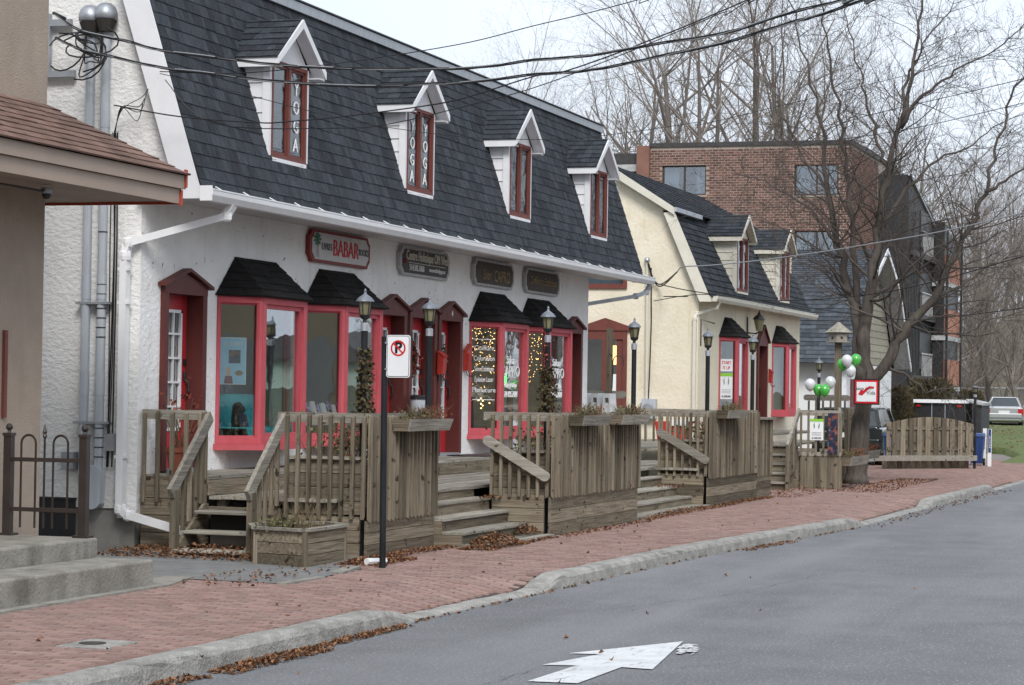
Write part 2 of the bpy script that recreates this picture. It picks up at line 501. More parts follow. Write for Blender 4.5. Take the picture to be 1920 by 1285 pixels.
def flush_texts():
    tmp = []
    for tdef in TEXTS:
        body, size, p, r, u, mat, parent, name, align, ext, sx, shear = tdef
        cu = bpy.data.curves.new('tmp', 'FONT')
        cu.body = body
        cu.size = size
        cu.align_x = align
        cu.align_y = 'CENTER'
        cu.extrude = ext
        cu.shear = shear[0]
        cu.offset = shear[1]
        cu.resolution_u = 3
        o = bpy.data.objects.new('tmp', cu)
        COL.objects.link(o)
        tmp.append((o, tdef))
    dg = bpy.context.evaluated_depsgraph_get()
    dg.update()
    for o, (body, size, p, r, u, mat, parent, name, align, ext, sx, shear) in tmp:
        me = bpy.data.meshes.new_from_object(o.evaluated_get(dg))
        mb = MB()
        n = r.cross(u)
        mb.v = [tuple(p + r * (q.co.x * sx) + u * q.co.y + n * q.co.z) for q in me.vertices]
        mb.f = [tuple(f.vertices) for f in me.polygons]
        mb.r = [.5] * len(mb.v)
        build(mb, name, mat, parent)
        cu = o.data
        bpy.data.objects.remove(o)
        bpy.data.curves.remove(cu)
        bpy.data.meshes.remove(me)


def clip(poly, region):
    """Sutherland-Hodgman, convex counter-clockwise region"""
    out = poly
    n = len(region)
    for i in range(n):
        a, b = region[i], region[(i + 1) % n]
        ex, ey = b[0] - a[0], b[1] - a[1]
        src, out = out, []
        for j in range(len(src)):
            p, q = src[j - 1], src[j]
            sp = ex * (p[1] - a[1]) - ey * (p[0] - a[0])
            sq = ex * (q[1] - a[1]) - ey * (q[0] - a[0])
            if (sp >= 0) != (sq >= 0):
                t = sp / (sp - sq)
                out.append((p[0] + (q[0] - p[0]) * t, p[1] + (q[1] - p[1]) * t))
            if sq >= 0:
                out.append(q)
        if len(out) < 3:
            return []
    return out


def ccw(poly):
    a = sum(poly[i - 1][0] * poly[i][1] - poly[i][0] * poly[i - 1][1] for i in range(len(poly)))
    return poly if a > 0 else poly[::-1]


class Pool:
    """pieces of one kind: the largest in view become objects, the rest one mass"""
    def __init__(s):
        s.p = []

    def add(s, vs, fs, rnd=None, bonus=0.0):
        c = sum((V(v) for v in vs), V((0, 0, 0))) / len(vs)
        s.p.append(((c - CAM).length + bonus, vs, fs, R.random() if rnd is None else rnd))

    def flush(s, one, many, mat, parent, limit=300):
        s.p.sort(key=lambda q: q[0])
        for d, vs, fs, r in s.p[:limit]:
            build(MB().add(vs, fs, r), one, mat, parent)
        if len(s.p) > limit:
            mb = MB()
            for d, vs, fs, r in s.p[limit:]:
                mb.add(vs, fs, r)
            build(mb, many, mat, parent, kind='stuff')


def shingles(pool, O, U, W, N, poly, exp=.145, wid=.26, th=.014, holes=(), bonus=0.0):
    """tabs laid in courses: u along the eave, v up the slope, N the outward normal"""
    O, U, W, N = V(O), V(U).normalized(), V(W).normalized(), V(N).normalized()
    poly = ccw(list(poly))
    us, vs_ = [p[0] for p in poly], [p[1] for p in poly]
    v = min(vs_)
    while v < max(vs_):
        u = min(us) - R.random() * wid
        while u < max(us):
            wv = wid * R.choice((.38, .5, .5, .62, .75, 1.0))
            drop = R.choice((0, 0, 0, .004))
            q = clip([(u + .002, v - drop), (u + wv - .002, v - drop), (u + wv - .002, v + exp + .02), (u + .002, v + exp + .02)], poly)
            u += wv
            if len(q) < 3:
                continue
            cu, cv = sum(a for a, b in q) / len(q), sum(b for a, b in q) / len(q)
            if any(h[0] < cu < h[1] and h[2] < cv < h[3] for h in holes):
                continue
            t2 = th * R.uniform(.75, 1.25)
            n = len(q)
            pts = [O + U * a + W * b + N * .002 for a, b in q]
            pts += [O + U * a + W * b + N * (.004 + t2 * max(0, 1 - (b - v) / (exp + .02))) for a, b in q]
            fs = [tuple(range(n, 2 * n))] + [(i, (i + 1) % n, n + (i + 1) % n, n + i) for i in range(n)]
            pool.add(pts, fs, None, bonus)
        v += exp


def wall_holes(mb, P, U, W, N, u0, u1, w0, w1, holes, th):
    """a wall slab with rectangular openings and their reveals; N points outwards"""
    P, U, W, N = V(P), V(U), V(W), V(N)
    us = sorted({u0, u1, *[h[i] for h in holes for i in (0, 1)]})
    ws = sorted({w0, w1, *[h[i] for h in holes for i in (2, 3)]})
    us = [a for a in us if u0 <= a <= u1]
    ws = [a for a in ws if w0 <= a <= w1]
    inside = lambda a, b: any(h[0] < a < h[1] and h[2] < b < h[3] for h in holes)
    pt = lambda a, b, d: P + U * a + W * b - N * d
    for i in range(len(us) - 1):
        for j in range(len(ws) - 1):
            a0, a1, b0, b1 = us[i], us[i + 1], ws[j], ws[j + 1]
            if inside((a0 + a1) / 2, (b0 + b1) / 2):
                continue
            mb.face([pt(a0, b0, 0), pt(a1, b0, 0), pt(a1, b1, 0), pt(a0, b1, 0)], .5)
            mb.face([pt(a0, b0, th), pt(a0, b1, th), pt(a1, b1, th), pt(a1, b0, th)], .5)
    for h in list(holes) + [(u0, u1, w0, w1)]:
        a0, a1, b0, b1 = h
        cs = [(a0, b0), (a1, b0), (a1, b1), (a0, b1)]
        for k in range(4):
            (a, b), (c, d) = cs[k], cs[(k + 1) % 4]
            mb.face([pt(a, b, 0), pt(c, d, 0), pt(c, d, th), pt(a, b, th)], .5)
# ------------------------------------------------------------------ ground, road, kerb, pavement
ROADZ = -.12


def lerp_pts(pts, x):
    if x <= pts[0][0]:
        return pts[0][1]
    for (a, b), (c, d) in zip(pts, pts[1:]):
        if x <= c:
            return b + (d - b) * (x - a) / (c - a)
    return pts[-1][1]


KY = lambda x: lerp_pts(((-30, -4.6), (-9, -4.78), (-4.5, -4.86), (-1.6, -4.97), (3.5, -5.13), (11, -5.75), (18, -5.82), (26, -5.95), (60, -6.3)), x)
KH = lambda x: lerp_pts(((-30, .02), (-5.3, .02), (-4.7, -.09), (-1.75, -.09), (-1.2, .02), (10.6, .02), (11.4, -.09), (17.2, -.09), (17.8, .02), (25.2, .02), (26, -.10), (60, -.10)), x)


def PZ(x, y):
    """pavement height: level, dipping to the kerb where the kerb is dropped"""
    t = max(0.0, min(1.0, 1 - (y - KY(x)) / 1.0))
    return (KH(x) - .006) * t * t * (3 - 2 * t)


def far_ground(x, y):
    """gently rising lawn and wooded slope beyond the buildings"""
    dx = max(0.0, x - 62) / 90
    dy = max(0.0, -y - 14) / 60
    return -.14 + 3.2 * min(dx, 1.6) ** 1.6 * max(0.0, min(1.0, (y + 12) / 10))


g = MB()
nx, ny = 60, 40
xs = [-300 + 360 * (i / 20) for i in range(20)] + [60 + 540 * (i / (nx - 20)) for i in range(nx - 19)]
ys = [-400 + 800 * j / ny for j in range(ny + 1)]
gv = [(x, y, -.2 if x < 60 else -.2 + (far_ground(x, y) + .14)) for x in xs for y in ys]
gf = [(i * (ny + 1) + j, (i + 1) * (ny + 1) + j, (i + 1) * (ny + 1) + j + 1, i * (ny + 1) + j + 1) for i in range(len(xs) - 1) for j in range(ny)]
g.add(gv, gf, .5)
struct(g, 'ground', MT['ground'], smooth=True)

rd = MB()
st = [-60, -30] + [-28 + i for i in range(0, 100)] + [100, 160]
rv, rf = [], []
for x in st:
    rv += [(x, KY(x) + .06, ROADZ), (x, KY(x) - 13.0, ROADZ - .02)]
for i in range(len(st) - 1):
    rf.append((2 * i, 2 * i + 1, 2 * i + 3, 2 * i + 2))
rd.add(rv, rf, .5)
struct(rd, 'road', MT['asphalt'])
# fine cracks and a seam in the asphalt
for name, pts in (('road_crack', [(-9.6, -6.6), (-8.9, -6.66), (-8.1, -6.64), (-7.5, -6.7)]), ('road_crack', [(-7.0, -7.55), (-6.6, -7.75), (-6.3, -8.0)]),
                  ('road_crack', [(-3.2, -5.9), (-1.0, -6.6), (2.0, -6.9), (6.0, -8.1)])):
    c = MB()
    vv = []
    fine = []
    for (xa, ya), (xb, yb) in zip(pts, pts[1:]):
        for k in range(14):
            t = k / 14
            fine.append((xa + (xb - xa) * t + R.uniform(-.02, .02), ya + (yb - ya) * t + R.gauss(0, .022)))
    for k, (x, y) in enumerate(fine):
        wd = R.uniform(.0008, .0035)
        vv += [(x, y - wd, ROADZ + .003), (x, y + wd, ROADZ + .003)]
    c.add(vv, [(2 * k, 2 * k + 1, 2 * k + 3, 2 * k + 2) for k in range(len(fine) - 1)], .5)
    struct(c, name, MT['roofbase'])

# kerb stones
kerb = bpy.data.objects.new('kerb', None)
COL.objects.link(kerb)
kerb['kind'] = 'structure'
WL[kerb.name] = V((0, 0, 0))
joints = [-30, -24, -18, -13.2, -9.35, -5.35, -1.65, 1.6, 4.9, 8.2, 11.2, 14.4, 17.4, 20.3, 23.2, 26, 30, 36, 44, 60]
for a, b in zip(joints, joints[1:]):
    n = max(3, int((b - a) / .22)) if a < 26 else 4
    mb = MB()
    vs, fs = [], []
    for i in range(n + 1):
        x = a + .008 + (b - a - .016) * i / n
        y, h = KY(x), KH(x)
        jt = lambda s: R.uniform(-s, s)
        e = .012 if 0 < i < n else .0
        prof = [(y + .21 + jt(e), -.2), (y + .21 + jt(e), h - .012), (y + .17 + jt(e), h + jt(.004)), (y + .06 + jt(e), h + jt(.005)), (y + .02 + jt(e), h - .018 + jt(.006)),
                (y + jt(e), h - .05), (y - .015, ROADZ - .05)]
        if i in (0, n):
            prof = [(p + (.004 if k > 2 else -.004), min(q, h - .012)) for k, (p, q) in enumerate(prof)]
        vs += [(x, p, q) for p, q in prof]
    m = len(prof)
    for i in range(n):
        for k in range(m - 1):
            fs.append((i * m + k, i * m + k + 1, (i + 1) * m + k + 1, (i + 1) * m + k))
    fs += [tuple(range(m)), tuple(n * m + k for k in range(m - 1, -1, -1))]
    mb.add(vs, fs)
    build(mb, 'kerb_stone', MT['kerb'], kerb, smooth=False)

# pavement bed + brick pavers
pav = MB()
xs = [-30 + i * .5 for i in range(0, 152)]
vs, fs = [], []
for x in xs:
    yk = KY(x) + .2
    back = -1.0
    for j in range(9):
        y = yk + (back - yk) * (j / 8) ** 1.8
        vs.append((x, y, PZ(x, y) - .02))
for i in range(len(xs) - 1):
    for j in range(8):
        fs.append((i * 9 + j, (i + 1) * 9 + j, (i + 1) * 9 + j + 1, i * 9 + j + 1))
pav.add(vs, fs, .5)
pavement = struct(pav, 'pavement', MT['joint'], smooth=True)

pool = Pool()
BL, BW = .19, .095
COVER = (-8.62, -8.05, -4.16, -3.72)


def pave_back(x):
    if x < -3.2:
        return -2.12
    if x < -1.0:
        return -3.05
    if x < 14:
        return -2.3
    if x < 20:
        return -1.9
    return -1.2


i = 0
x = -13.0
while x < 45.5:
    off = (i % 2) * BL / 2
    y = -8 + off + (R.uniform(-.01, .01))
    while y < -1:
        yc, xc = y + BL / 2, x + BW / 2
        if yc > KY(xc) + .215 + BL * .3 and yc < pave_back(xc) - BL * .4 and not (COVER[0] < xc < COVER[1] and COVER[2] < yc < COVER[3]):
            y0, y1 = max(y + .005, KY(xc) + .214), y + BL - .005
            j = R.uniform(-.0035, .0035)
            zz = lambda px, py: PZ(px, py) + j
            x0, x1 = x + .005 + R.uniform(0, .004), x + BW - .005
            t_ = R.uniform(-.003, .003)
            e = .006
            pts = [(x0, y0, zz(x0, y0) - .024), (x1, y0, zz(x1, y0) - .024), (x1, y1, zz(x1, y1) - .024), (x0, y1, zz(x0, y1) - .024),
                   (x0 + e, y0 + e, zz(x0, y0) + t_), (x1 - e, y0 + e, zz(x1, y0) + t_), (x1 - e, y1 - e, zz(x1, y1) - t_), (x0 + e, y1 - e, zz(x0, y1) - t_)]
            inview = (-9.8 < xc)
            pool.add(pts, [(4, 5, 6, 7), (0, 1, 5, 4), (1, 2, 6, 5), (2, 3, 7, 6), (3, 0, 4, 7)], None, 0 if inview else 60)
        y += BL
    x += BW
    i += 1
pool.flush('paver', 'far_pavers', MT['paver'], pavement, 300)

# old asphalt apron by the stairs, concrete strip along the neighbour's steps
ap = MB()
ap.add([(-3.25, -2.2, .004), (-3.3, -3.06, .004), (-2.4, -3.12, .004), (-1.45, -3.02, .004), (-.95, -2.6, .004), (.3, -2.5, .006), (.3, .0, .02), (-4.2, 0, .02), (-4.2, -2.0, .008)],
       [(0, 1, 2, 3, 4, 5, 6, 7, 8)], .5)
struct(ap, 'asphalt_apron', MT['asphalt_old'])
st_ = MB()
st_.prism([(-30, -2.34, -.06), (-4.0, -2.34, -.06), (-3.1, -2.14, -.06), (-3.15, -1.9, -.06), (-30, -1.9, -.06)], (0, 0, .075))
struct(st_, 'concrete_strip', MT['concrete'])
st2 = MB()
st2.bar((-3.35, -3.1, .0), (-2.55, -3.13, .0), .1, .03)
st2.bar((-2.0, -3.06, .0), (-1.2, -2.92, .0), .13, .03)
struct(st2, 'edging_strip', MT['concrete'])
# gravel lot and far paving
lot = MB()
lot.add([(46, -6.2, -.10), (160, -7.0, -.10), (160, -4, -.03), (46, -4, -.03), (160, 4.5, -.03), (24.9, 4.5, -.03), (24.9, -1.25, -.03), (46, -1.25, -.03)],
        [(0, 1, 2, 3), (3, 2, 4, 7), (7, 4, 5, 6)], .5)
struct(lot, 'parking_lot', MT['lot'])
lawn = MB()
ln = []
lx = [40.8, 44, 48, 54, 62, 75, 90, 100, 112, 130, 160, 220]
lz = [-.05, .04, .1, .16, .24, .35, .46, .52, .60, 1.0, 3.0, 5]
for x, z in zip(lx, lz):
    top = -4.1 if x < 50 else (-3.0 if x < 60 else (4.5 if x < 120 else 14))
    ln += [(x, top + (-5.95 - top) * t, (z + (.02 * math.sin(x * .7 + t * 9))) if t else -.06) for t in (0, .04, .1, .2, .35, .5, .7, 1)]
lawn.add(ln, [(8 * k + q, 8 * k + q + 1, 8 * k + q + 9, 8 * k + q + 8) for k in range(len(lx) - 1) for q in range(7)], .5)
struct(lawn, 'lawn', MT['grass'], smooth=True)

# painted arrow
ar = MB()
A = [(-5.33, -7.16), (-7.16, -7.4), (-7.13, -7.18), (-8.1, -7.16), (-8.13, -6.84), (-7.17, -6.88), (-7.23, -6.66), (-6.43, -6.84), (-6.48, -6.62)]
ar.add([(a, b, ROADZ + .004) for a, b in A], [(0, 1, 2, 7), (2, 3, 4, 5), (2, 5, 6, 7), (0, 7, 8)], .5)
struct(ar, 'road_arrow', MT['paint'])
ar2 = MB()
for k in range(46):
    wz = ROADZ + .0045 + k * .00012
    t = R.random()
    px, py = -5.62 - .55 * t + R.uniform(-.1, .1), -7.27 - .12 * t + R.uniform(-.05, .05)
    s = R.uniform(.012, .05)
    ar2.face([(px - s * 1.6, py - s * .4, wz), (px + s, py - s * .5, wz), (px + s * 1.3, py + s * .5, wz), (px - s, py + s * .4, wz)], .5)
o = build(ar2, 'worn_road_paint', MT['paint'], kind='stuff')
tag(o, 'worn flecks of old white paint beside the road arrow', 'paint', kind='stuff')

cv = thing('utility_cover', 'small square concrete cover with a dark lid set in the brick pavement', 'cover', (-8.33, -3.94, 0))
mb = MB()
mb.prism([(-8.6, -4.14, -.03), (-8.1, -4.13, -.03), (-8.08, -3.75, -.03), (-8.58, -3.76, -.03)], (0, 0, .032))
build(mb, 'slab', MT['kerb'], cv)
mb = MB()
mb.lathe((-8.34, -3.9, .003), [(.09, 0), (.09, .004), (.07, .004)], 14)
build(mb, 'lid', MT['brownmetal'], cv)

# ------------------------------------------------------------------ parts shared by the two mansard houses
X_, Y_, Z_ = V((1, 0, 0)), V((0, 1, 0)), V((0, 0, 1))


def bay(parent, xc, p, hf, ht, z0, z1, ztop, hr, sillmat, pane_mat, wall_y=0.0, awn='awning'):
    """three-sided bay: facets, sash frames, panes, sill and the small hipped hood"""
    wl, wr = V((xc - ht, wall_y, 0)), V((xc + ht, wall_y, 0))
    fl, fr = V((xc - hf, wall_y - p, 0)), V((xc + hf, wall_y - p, 0))
    up = Z_
    panes = []
    for a, b, stile, sw in ((wl, fl, .03, .022), (fl, fr, .10, .05), (fr, wr, .03, .022)):
        d = (b - a).normalized()
        n = V((d.y, -d.x, 0))
        fm = MB()
        ln_ = (b - a).length
        for t0, t1, za, zb, dep in ((0, stile, z0, z1, .03), (ln_ - stile, ln_, z0, z1, .03), (stile, ln_ - stile, z1 - .065, z1, .03), (stile, ln_ - stile, z0, z0 + .07, .03)):
            c = a + d * (t0 + t1) / 2 + up * (za + zb) / 2
            fm.ob(c - n * .03, d * (t1 - t0) / 2, up * (zb - za) / 2, n * .045)
        i0, i1, j0, j1 = stile, ln_ - stile, z0 + .07, z1 - .065
        build(fm, 'window_frame', MT['redframe'], parent)
        sm = MB()
        for t0, t1, za, zb in ((i0, i0 + sw, j0, j1), (i1 - sw, i1, j0, j1), (i0 + sw, i1 - sw, j1 - sw, j1), (i0 + sw, i1 - sw, j0, j0 + sw)):
            c = a + d * (t0 + t1) / 2 + up * (za + zb) / 2
            sm.ob(c - n * .045, d * (t1 - t0) / 2, up * (zb - za) / 2, n * .03)
        build(sm, 'sash', MT['redframe'], parent)
        pm = MB()
        c = a + d * (i0 + i1) / 2 + up * (j0 + j1) / 2 - n * .05
        pm.ob(c, d * ((i1 - i0) / 2 - sw + .004), up * ((j1 - j0) / 2 - sw + .004), n * .003)
        build(pm, 'pane', pane_mat, parent)
        panes.append((a, b, n, d, i0 + sw, i1 - sw, j0 + sw, j1 - sw))
    # corner posts
    for q in (fl, fr):
        m = MB()
        m.lathe((q.x, q.y + .03, z0), [(.042, 0), (.042, z1 - z0)], 8, .39)
        build(m, 'corner_post', MT['redframe'], parent)
    # sill and head boards
    sl = [wl + V((-.05, 0, 0)), fl + V((-.05, -.07, 0)), fr + V((.05, -.07, 0)), wr + V((.05, 0, 0))]
    m = MB()
    m.prism([V((q.x, q.y, z0 - .07)) for q in sl], (0, 0, .068))
    build(m, 'sill', sillmat, parent)
    m = MB()
    m.prism([V((q.x, q.y, z1 + .002)) for q in (wl, fl, fr, wr)], (0, 0, .02))
    build(m, 'head_board', sillmat, parent)
    # hood
    zb = z1 + .012
    ov = .07
    bl, bfl, bfr, br = wl + V((-.06, 0, zb)), fl + V((-.05, -ov, zb)), fr + V((.05, -ov, zb)), wr + V((.06, 0, zb))
    rl, rr = V((xc - hr, wall_y, ztop)), V((xc + hr, wall_y, ztop))
    core = MB()
    core.add([bl, bfl, bfr, br, rl, rr], [(0, 1, 4), (1, 2, 5, 4), (2, 3, 5), (3, 2, 1, 0), (0, 4, 5, 3)], .5)
    build(core, 'hood_core', MT['roofbase'], parent)
    pl = Pool()
    for tri in ([bl, bfl, rl], [bfl, bfr, rr, rl], [bfr, br, rr]):
        u = (tri[1] - tri[0]).normalized()
        n = u.cross(tri[-1] - tri[0]).normalized()
        wv = n.cross(u)
        poly = [((q - tri[0]).dot(u), (q - tri[0]).dot(wv)) for q in tri]
        shingles(pl, tri[0], u, wv, n, poly, .115, .42, .014)
    pl.flush('hood_shingle', 'hood_shingles', MT[awn], parent, 60)
    return panes


def casing_door(parent, x0, x1, zb, zh, zapex, rec, doormat, wall_y=0.0, lites=True, proud=.05, number=None, nmat=None):
    """deep casing with a little pediment, leaf set back, white muntins"""
    j = .105
    m = MB()
    m.box(x0, wall_y - proud, zb, x0 + j, wall_y + rec, zh)
    build(m, 'door_jamb', MT['maroon'], parent)
    m = MB()
    m.box(x1 - j, wall_y - proud, zb, x1, wall_y + rec, zh)
    build(m, 'door_jamb', MT['maroon'], parent)
    xc = (x0 + x1) / 2
    m = MB()
    m.prism([(x0 + .001, wall_y - proud - .004, zh), (x1 - .001, wall_y - proud - .004, zh), (x1 - .001, wall_y - proud - .004, zh + .10), (xc, wall_y - proud - .004, zapex - .03), (x0 + .001, wall_y - proud - .004, zh + .10)], (0, rec + proud, 0))
    build(m, 'pediment', MT['maroon'], parent)
    for s, xa in ((-1, x0 - .07), (1, x1 + .07)):
        m = MB()
        a, b = V((xa, wall_y - .1, zh + .07)), V((xc, wall_y - .1, zapex))
        m.prism([a, b, b + V((0, 0, .035)), a + V((0, 0, .035))], (0, .16, 0))
        build(m, 'pediment_cap', MT['maroon'], parent)
    # leaf
    a, b = x0 + j, x1 - j
    yd = wall_y + rec - .05
    lf = MB()
    st = .13
    bot = .42 if lites else .9
    for q in ((a, zb + .02, a + st, zh), (b - st, zb + .02, b, zh), (a + st, zh - .16, b - st, zh), (a + st, zb + .02, b - st, zb + bot)):
        lf.box(q[0], yd, q[1], q[2], yd + .045, q[3])
    lfo = build(lf, 'door', doormat, parent)
    m = MB()
    m.box(a + st - .005, yd + .02, zb + bot - .005, b - st + .005, yd + .026, zh - .155)
    build(m, 'door_pane', MT['glass'], lfo)
    m = MB()
    xa, xb, za, ze = a + st, b - st, zb + bot, zh - .16
    for q in ((xa, za, xa + .035, ze), (xb - .035, za, xb, ze), (xa, ze - .035, xb, ze), (xa, za, xb, za + .035)):
        m.box(q[0], yd - .012, q[1], q[2], yd + .018, q[3])
    build(m, 'lite_frame', MT['white'], lfo)
    if lites:
        m = MB()
        for k in (1, 2):
            xx = xa + (xb - xa) * k / 3
            m.box(xx - .011, yd - .008, za, xx + .011, yd + .018, ze)
        for k in range(1, 5):
            zz = za + (ze - za) * k / 5
            m.box(xa + .03, yd - .010, zz - .011, xb - .03, yd + .018, zz + .011)
        build(m, 'muntin', MT['white'], lfo)
    m = MB()
    m.lathe((b - .055, yd - .012, zb + 1.02), [(.018, -.05), (.02, 0), (.018, .05)], 8)
    m.tube([(b - .055, yd - .01, zb + .98), (b - .055, yd - .06, zb + .95), (b - .055, yd - .065, zb + .85), (b - .055, yd - .02, zb + .80)], .011, 6)
    build(m, 'door_handle', MT['black'], lfo)
    m = MB()
    m.ob((b - .055, yd - .008, zb + 1.17), (.025, 0, 0), (0, 0, .035), (0, .012, 0))
    build(m, 'lock', MT['black'], lfo)
    m = MB()
    m.box(x0 + j, wall_y - .06, zb - .03, x1 - j, wall_y + rec, zb + .015)
    build(m, 'threshold', MT['galv'], parent)
    if number:
        text(number, .12, (xc, wall_y - proud - .012, zh + .10), X_, Z_, nmat, parent, 'house_number')
    return lfo


def dormer(parent, pool, xc, yf, hw, z0, z1, zap, ov, hr, ym, trim, winmat, cheek, letters=None, shing=True, fasc=.11):
    """gabled dormer standing on the steep roof; ym(z) is the roof face"""
    xl, xr = xc - hw, xc + hw
    # cheeks: lap siding cut to the roof slope
    for s, xx in ((-1, xl), (1, xr)):
        z = z0
        while z < z1 - .01:
            za, zb = z, min(z + .168, z1)
            ya, yb = ym(za) + .03, ym(zb) + .03
            if yb > yf + .075:
                ya = max(ya, yf + .07)
                m = MB()
                t = .016
                x_in = xx + (-s) * .03
                pts = [(x_in, yf + .07, za + .004), (x_in, ya + .002, za + .004), (x_in, yb, zb), (x_in, yf + .07, zb)]
                out = [(xx + s * t, yf + .07, za + .004), (xx + s * t, ya + .002, za + .004), (xx, yb, zb), (xx, yf + .07, zb)]
                m.hexa(pts + out if s > 0 else out + pts)
                build(m, 'siding_board', MT[cheek], parent)
            z += .168
    # corner trims, head, sill
    for xx in (xl, xr):
        m = MB()
        m.box(xx - .03, yf - .012, z0, xx + .03, yf + .075, z1)
        build(m, 'corner_trim', MT[trim], parent)
    m = MB()
    m.box(xl + .046, yf - .03, z0 - .03, xr - .046, yf + .07, z0 + .012)
    build(m, 'dormer_sill', MT[trim], parent)
    # window
    a, b = xl + .031, xr - .031
    fr = .042
    f = MB()
    for q in ((a, z0 + .013, a + fr, z1 - .0), (b - fr, z0 + .013, b, z1 - .0), (a + fr, z1 - fr, b - fr, z1), (a + fr, z0 + .013, b - fr, z0 + .06), (xc - .028, z0 + .06, xc + .028, z1 - fr)):
        f.box(q[0], yf - .02, q[1], q[2], yf + .05, q[3])
    wf = build(f, 'window_frame', MT[winmat], parent)
    for k, (pa, pb) in enumerate(((a + fr, xc - .028), (xc + .028, b - fr))):
        m = MB()
        sw = .03
        for q in ((pa, z0 + .06, pa + sw, z1 - fr), (pb - sw, z0 + .06, pb, z1 - fr), (pa + sw, z1 - fr - sw, pb - sw, z1 - fr), (pa + sw, z0 + .06, pb - sw, z0 + .06 + sw)):
            m.box(q[0], yf + .0, q[1], q[2], yf + .035, q[3])
        build(m, 'sash', MT[winmat], parent)
        m = MB()
        m.box(pa + sw - .004, yf + .015, z0 + .06 + sw - .004, pb - sw + .004, yf + .020, z1 - fr - sw + .004)
        build(m, 'pane', MT['glassold'], parent)
        if letters and letters[k]:
            for q, ch in enumerate(letters[k]):
                zz = z1 - .26 - q * (z1 - z0 - .38) / 3.4
                text(ch, .215, ((pa + pb) / 2, yf + .006, zz), X_, Z_, MT['letterwhite'], wf, 'letter')
    m = MB()
    m.box(a, yf + .30, z0 + .02, b, yf + .32, z1)
    build(m, 'room_shade', MT['curtain'] if not letters else MT['dark'], parent)
    # roof
    yfo = yf - ov
    front_l, front_r, front_a = V((xc - hr, yfo, z1)), V((xc + hr, yfo, z1)), V((xc, yfo, zap))
    back_l, back_r, back_a = V((xc - hr, ym(z1), z1)), V((xc + hr, ym(z1), z1)), V((xc, ym(zap) + .02, zap))
    m = MB()
    m.add([front_l, front_r, front_a, back_l, back_r, back_a], [(0, 2, 5, 3), (1, 4, 5, 2)], .5)
    build(m, 'dormer_roof', MT['roofbase'], parent)
    for fe, fa, ba, be in ((front_l, front_a, back_a, back_l), (front_r, front_a, back_a, back_r)):
        u = V((0, 1, 0))
        wv = (fa - fe).normalized()
        n = wv.cross(u) if fe.x < xc else u.cross(wv)
        if n.z < 0:
            n = -n
        O = fe
        poly = [((q - O).dot(u), (q - O).dot(wv)) for q in (fe, fa, ba, be)]
        poly[0] = (poly[0][0] - .02, -.02)
        poly[3] = (poly[3][0], -.02)
        shingles(pool, O, u, wv, n, poly, .14, .26, .014)
    # bargeboards, fascias, gable panel, soffit
    for s in (-1, 1):
        e = V((xc + s * hr, yfo, z1))
        m = MB()
        m.prism([e + V((0, 0, -.002)), front_a + V((0, 0, -.002)), front_a + V((0, 0, -.10)), e + V((-s * .0, 0, -.09))], (0, -.025, 0))
        build(m, 'bargeboard', MT[trim], parent)
        m = MB()
        m.box(min(e.x, e.x - s * .02), yfo, z1 - fasc, max(e.x, e.x - s * .02), ym(z1 - .1) + .06, z1 - .004)
        build(m, 'fascia', MT[trim], parent)
        m = MB()
        inner = xc + s * (hw + .0)
        m.box(min(inner, e.x - s * .02), yfo, z1 - fasc + .01, max(inner, e.x - s * .02), ym(z1 - .1), z1 - fasc + .02)
        build(m, 'soffit', MT[trim], parent)
    for s in (-1, 1):
        e = V((xc + s * (hr - .02), yfo + .005, z1 - .03))
        m = MB()
        m.prism([e, V((xc, yfo + .005, zap - .045)), V((xc, yf - .003, zap - .045)), V((e.x, yf - .003, e.z))], (0, 0, -.012))
        build(m, 'rake_soffit', MT[trim], parent)
    m = MB()
    m.prism([(xl - .02, yf, z1 + .001), (xr + .02, yf, z1 + .001), (xc + .02, yf, zap - .06), (xc - .02, yf, zap - .06)], (0, .06, 0))
    build(m, 'gable_panel', MT[trim], parent)


def gutter(parent, x0, x1, y, z, mat):
    prof = [(0, .0), (0, .10), (-.006, .10), (-.11, .115), (-.125, .105), (-.12, .06), (-.085, 0)]
    m = MB()
    m.prism([(x0, y + a, z + b) for a, b in prof], (x1 - x0, 0, 0))
    build(m, 'gutter', mat, parent)
    m = MB()
    m.box(x0, y - .128, z + .112, x1, y - .10, z + .126)
    build(m, 'gutter_lip', mat, parent)


def pipe(parent, name, pts, wd, mat, ribs=True):
    """rectangular downspout with crimped elbows"""
    m = MB()
    for a, b in zip(pts, pts[1:]):
        a, b = V(a), V(b)
        up = (0, 1, .01) if abs((b - a).normalized().z) > .8 else (0, 0, 1)
        m.bar(a, b, wd, wd * .75, up)
    for q in pts[1:-1]:
        m.lathe(V(q) - V((0, 0, wd * .6)), [(wd * .42, 0), (wd * .62, wd * .2), (wd * .66, wd * .6), (wd * .62, wd), (wd * .42, wd * 1.2)], 8)
    return build(m, name, mat, parent)
# ------------------------------------------------------------------ white mansard house with the row of shops
YE, ZE, SL, ZT = -.76, 3.74, 3.05, 6.30                    # eave, slope and top of the steep roof
YT = YE + (ZT - ZE) / SL
ymA = lambda z: YE + (z - ZE) / SL
XA0, XA1, WA1 = -.16, 17.75, 16.93
HA = thing('mansard_shop_house', 'long white stucco shop house with charcoal mansard roof and four dormers', 'building', (8.4, 3, 0))
BAYS = [(2.92, 'a'), (5.42, 'b'), (11.66, 'c'), (14.02, 'd')]
DOORS = [(.48, 1.54), (6.80, 7.88), (7.99, 9.10), (9.18, 10.20), (15.42, 16.46)]
holes = [(c - .98, c + .98, 1.05, 2.72) for c, _ in BAYS] + [(a + .02, b - .02, .78, 2.74) for a, b in DOORS]
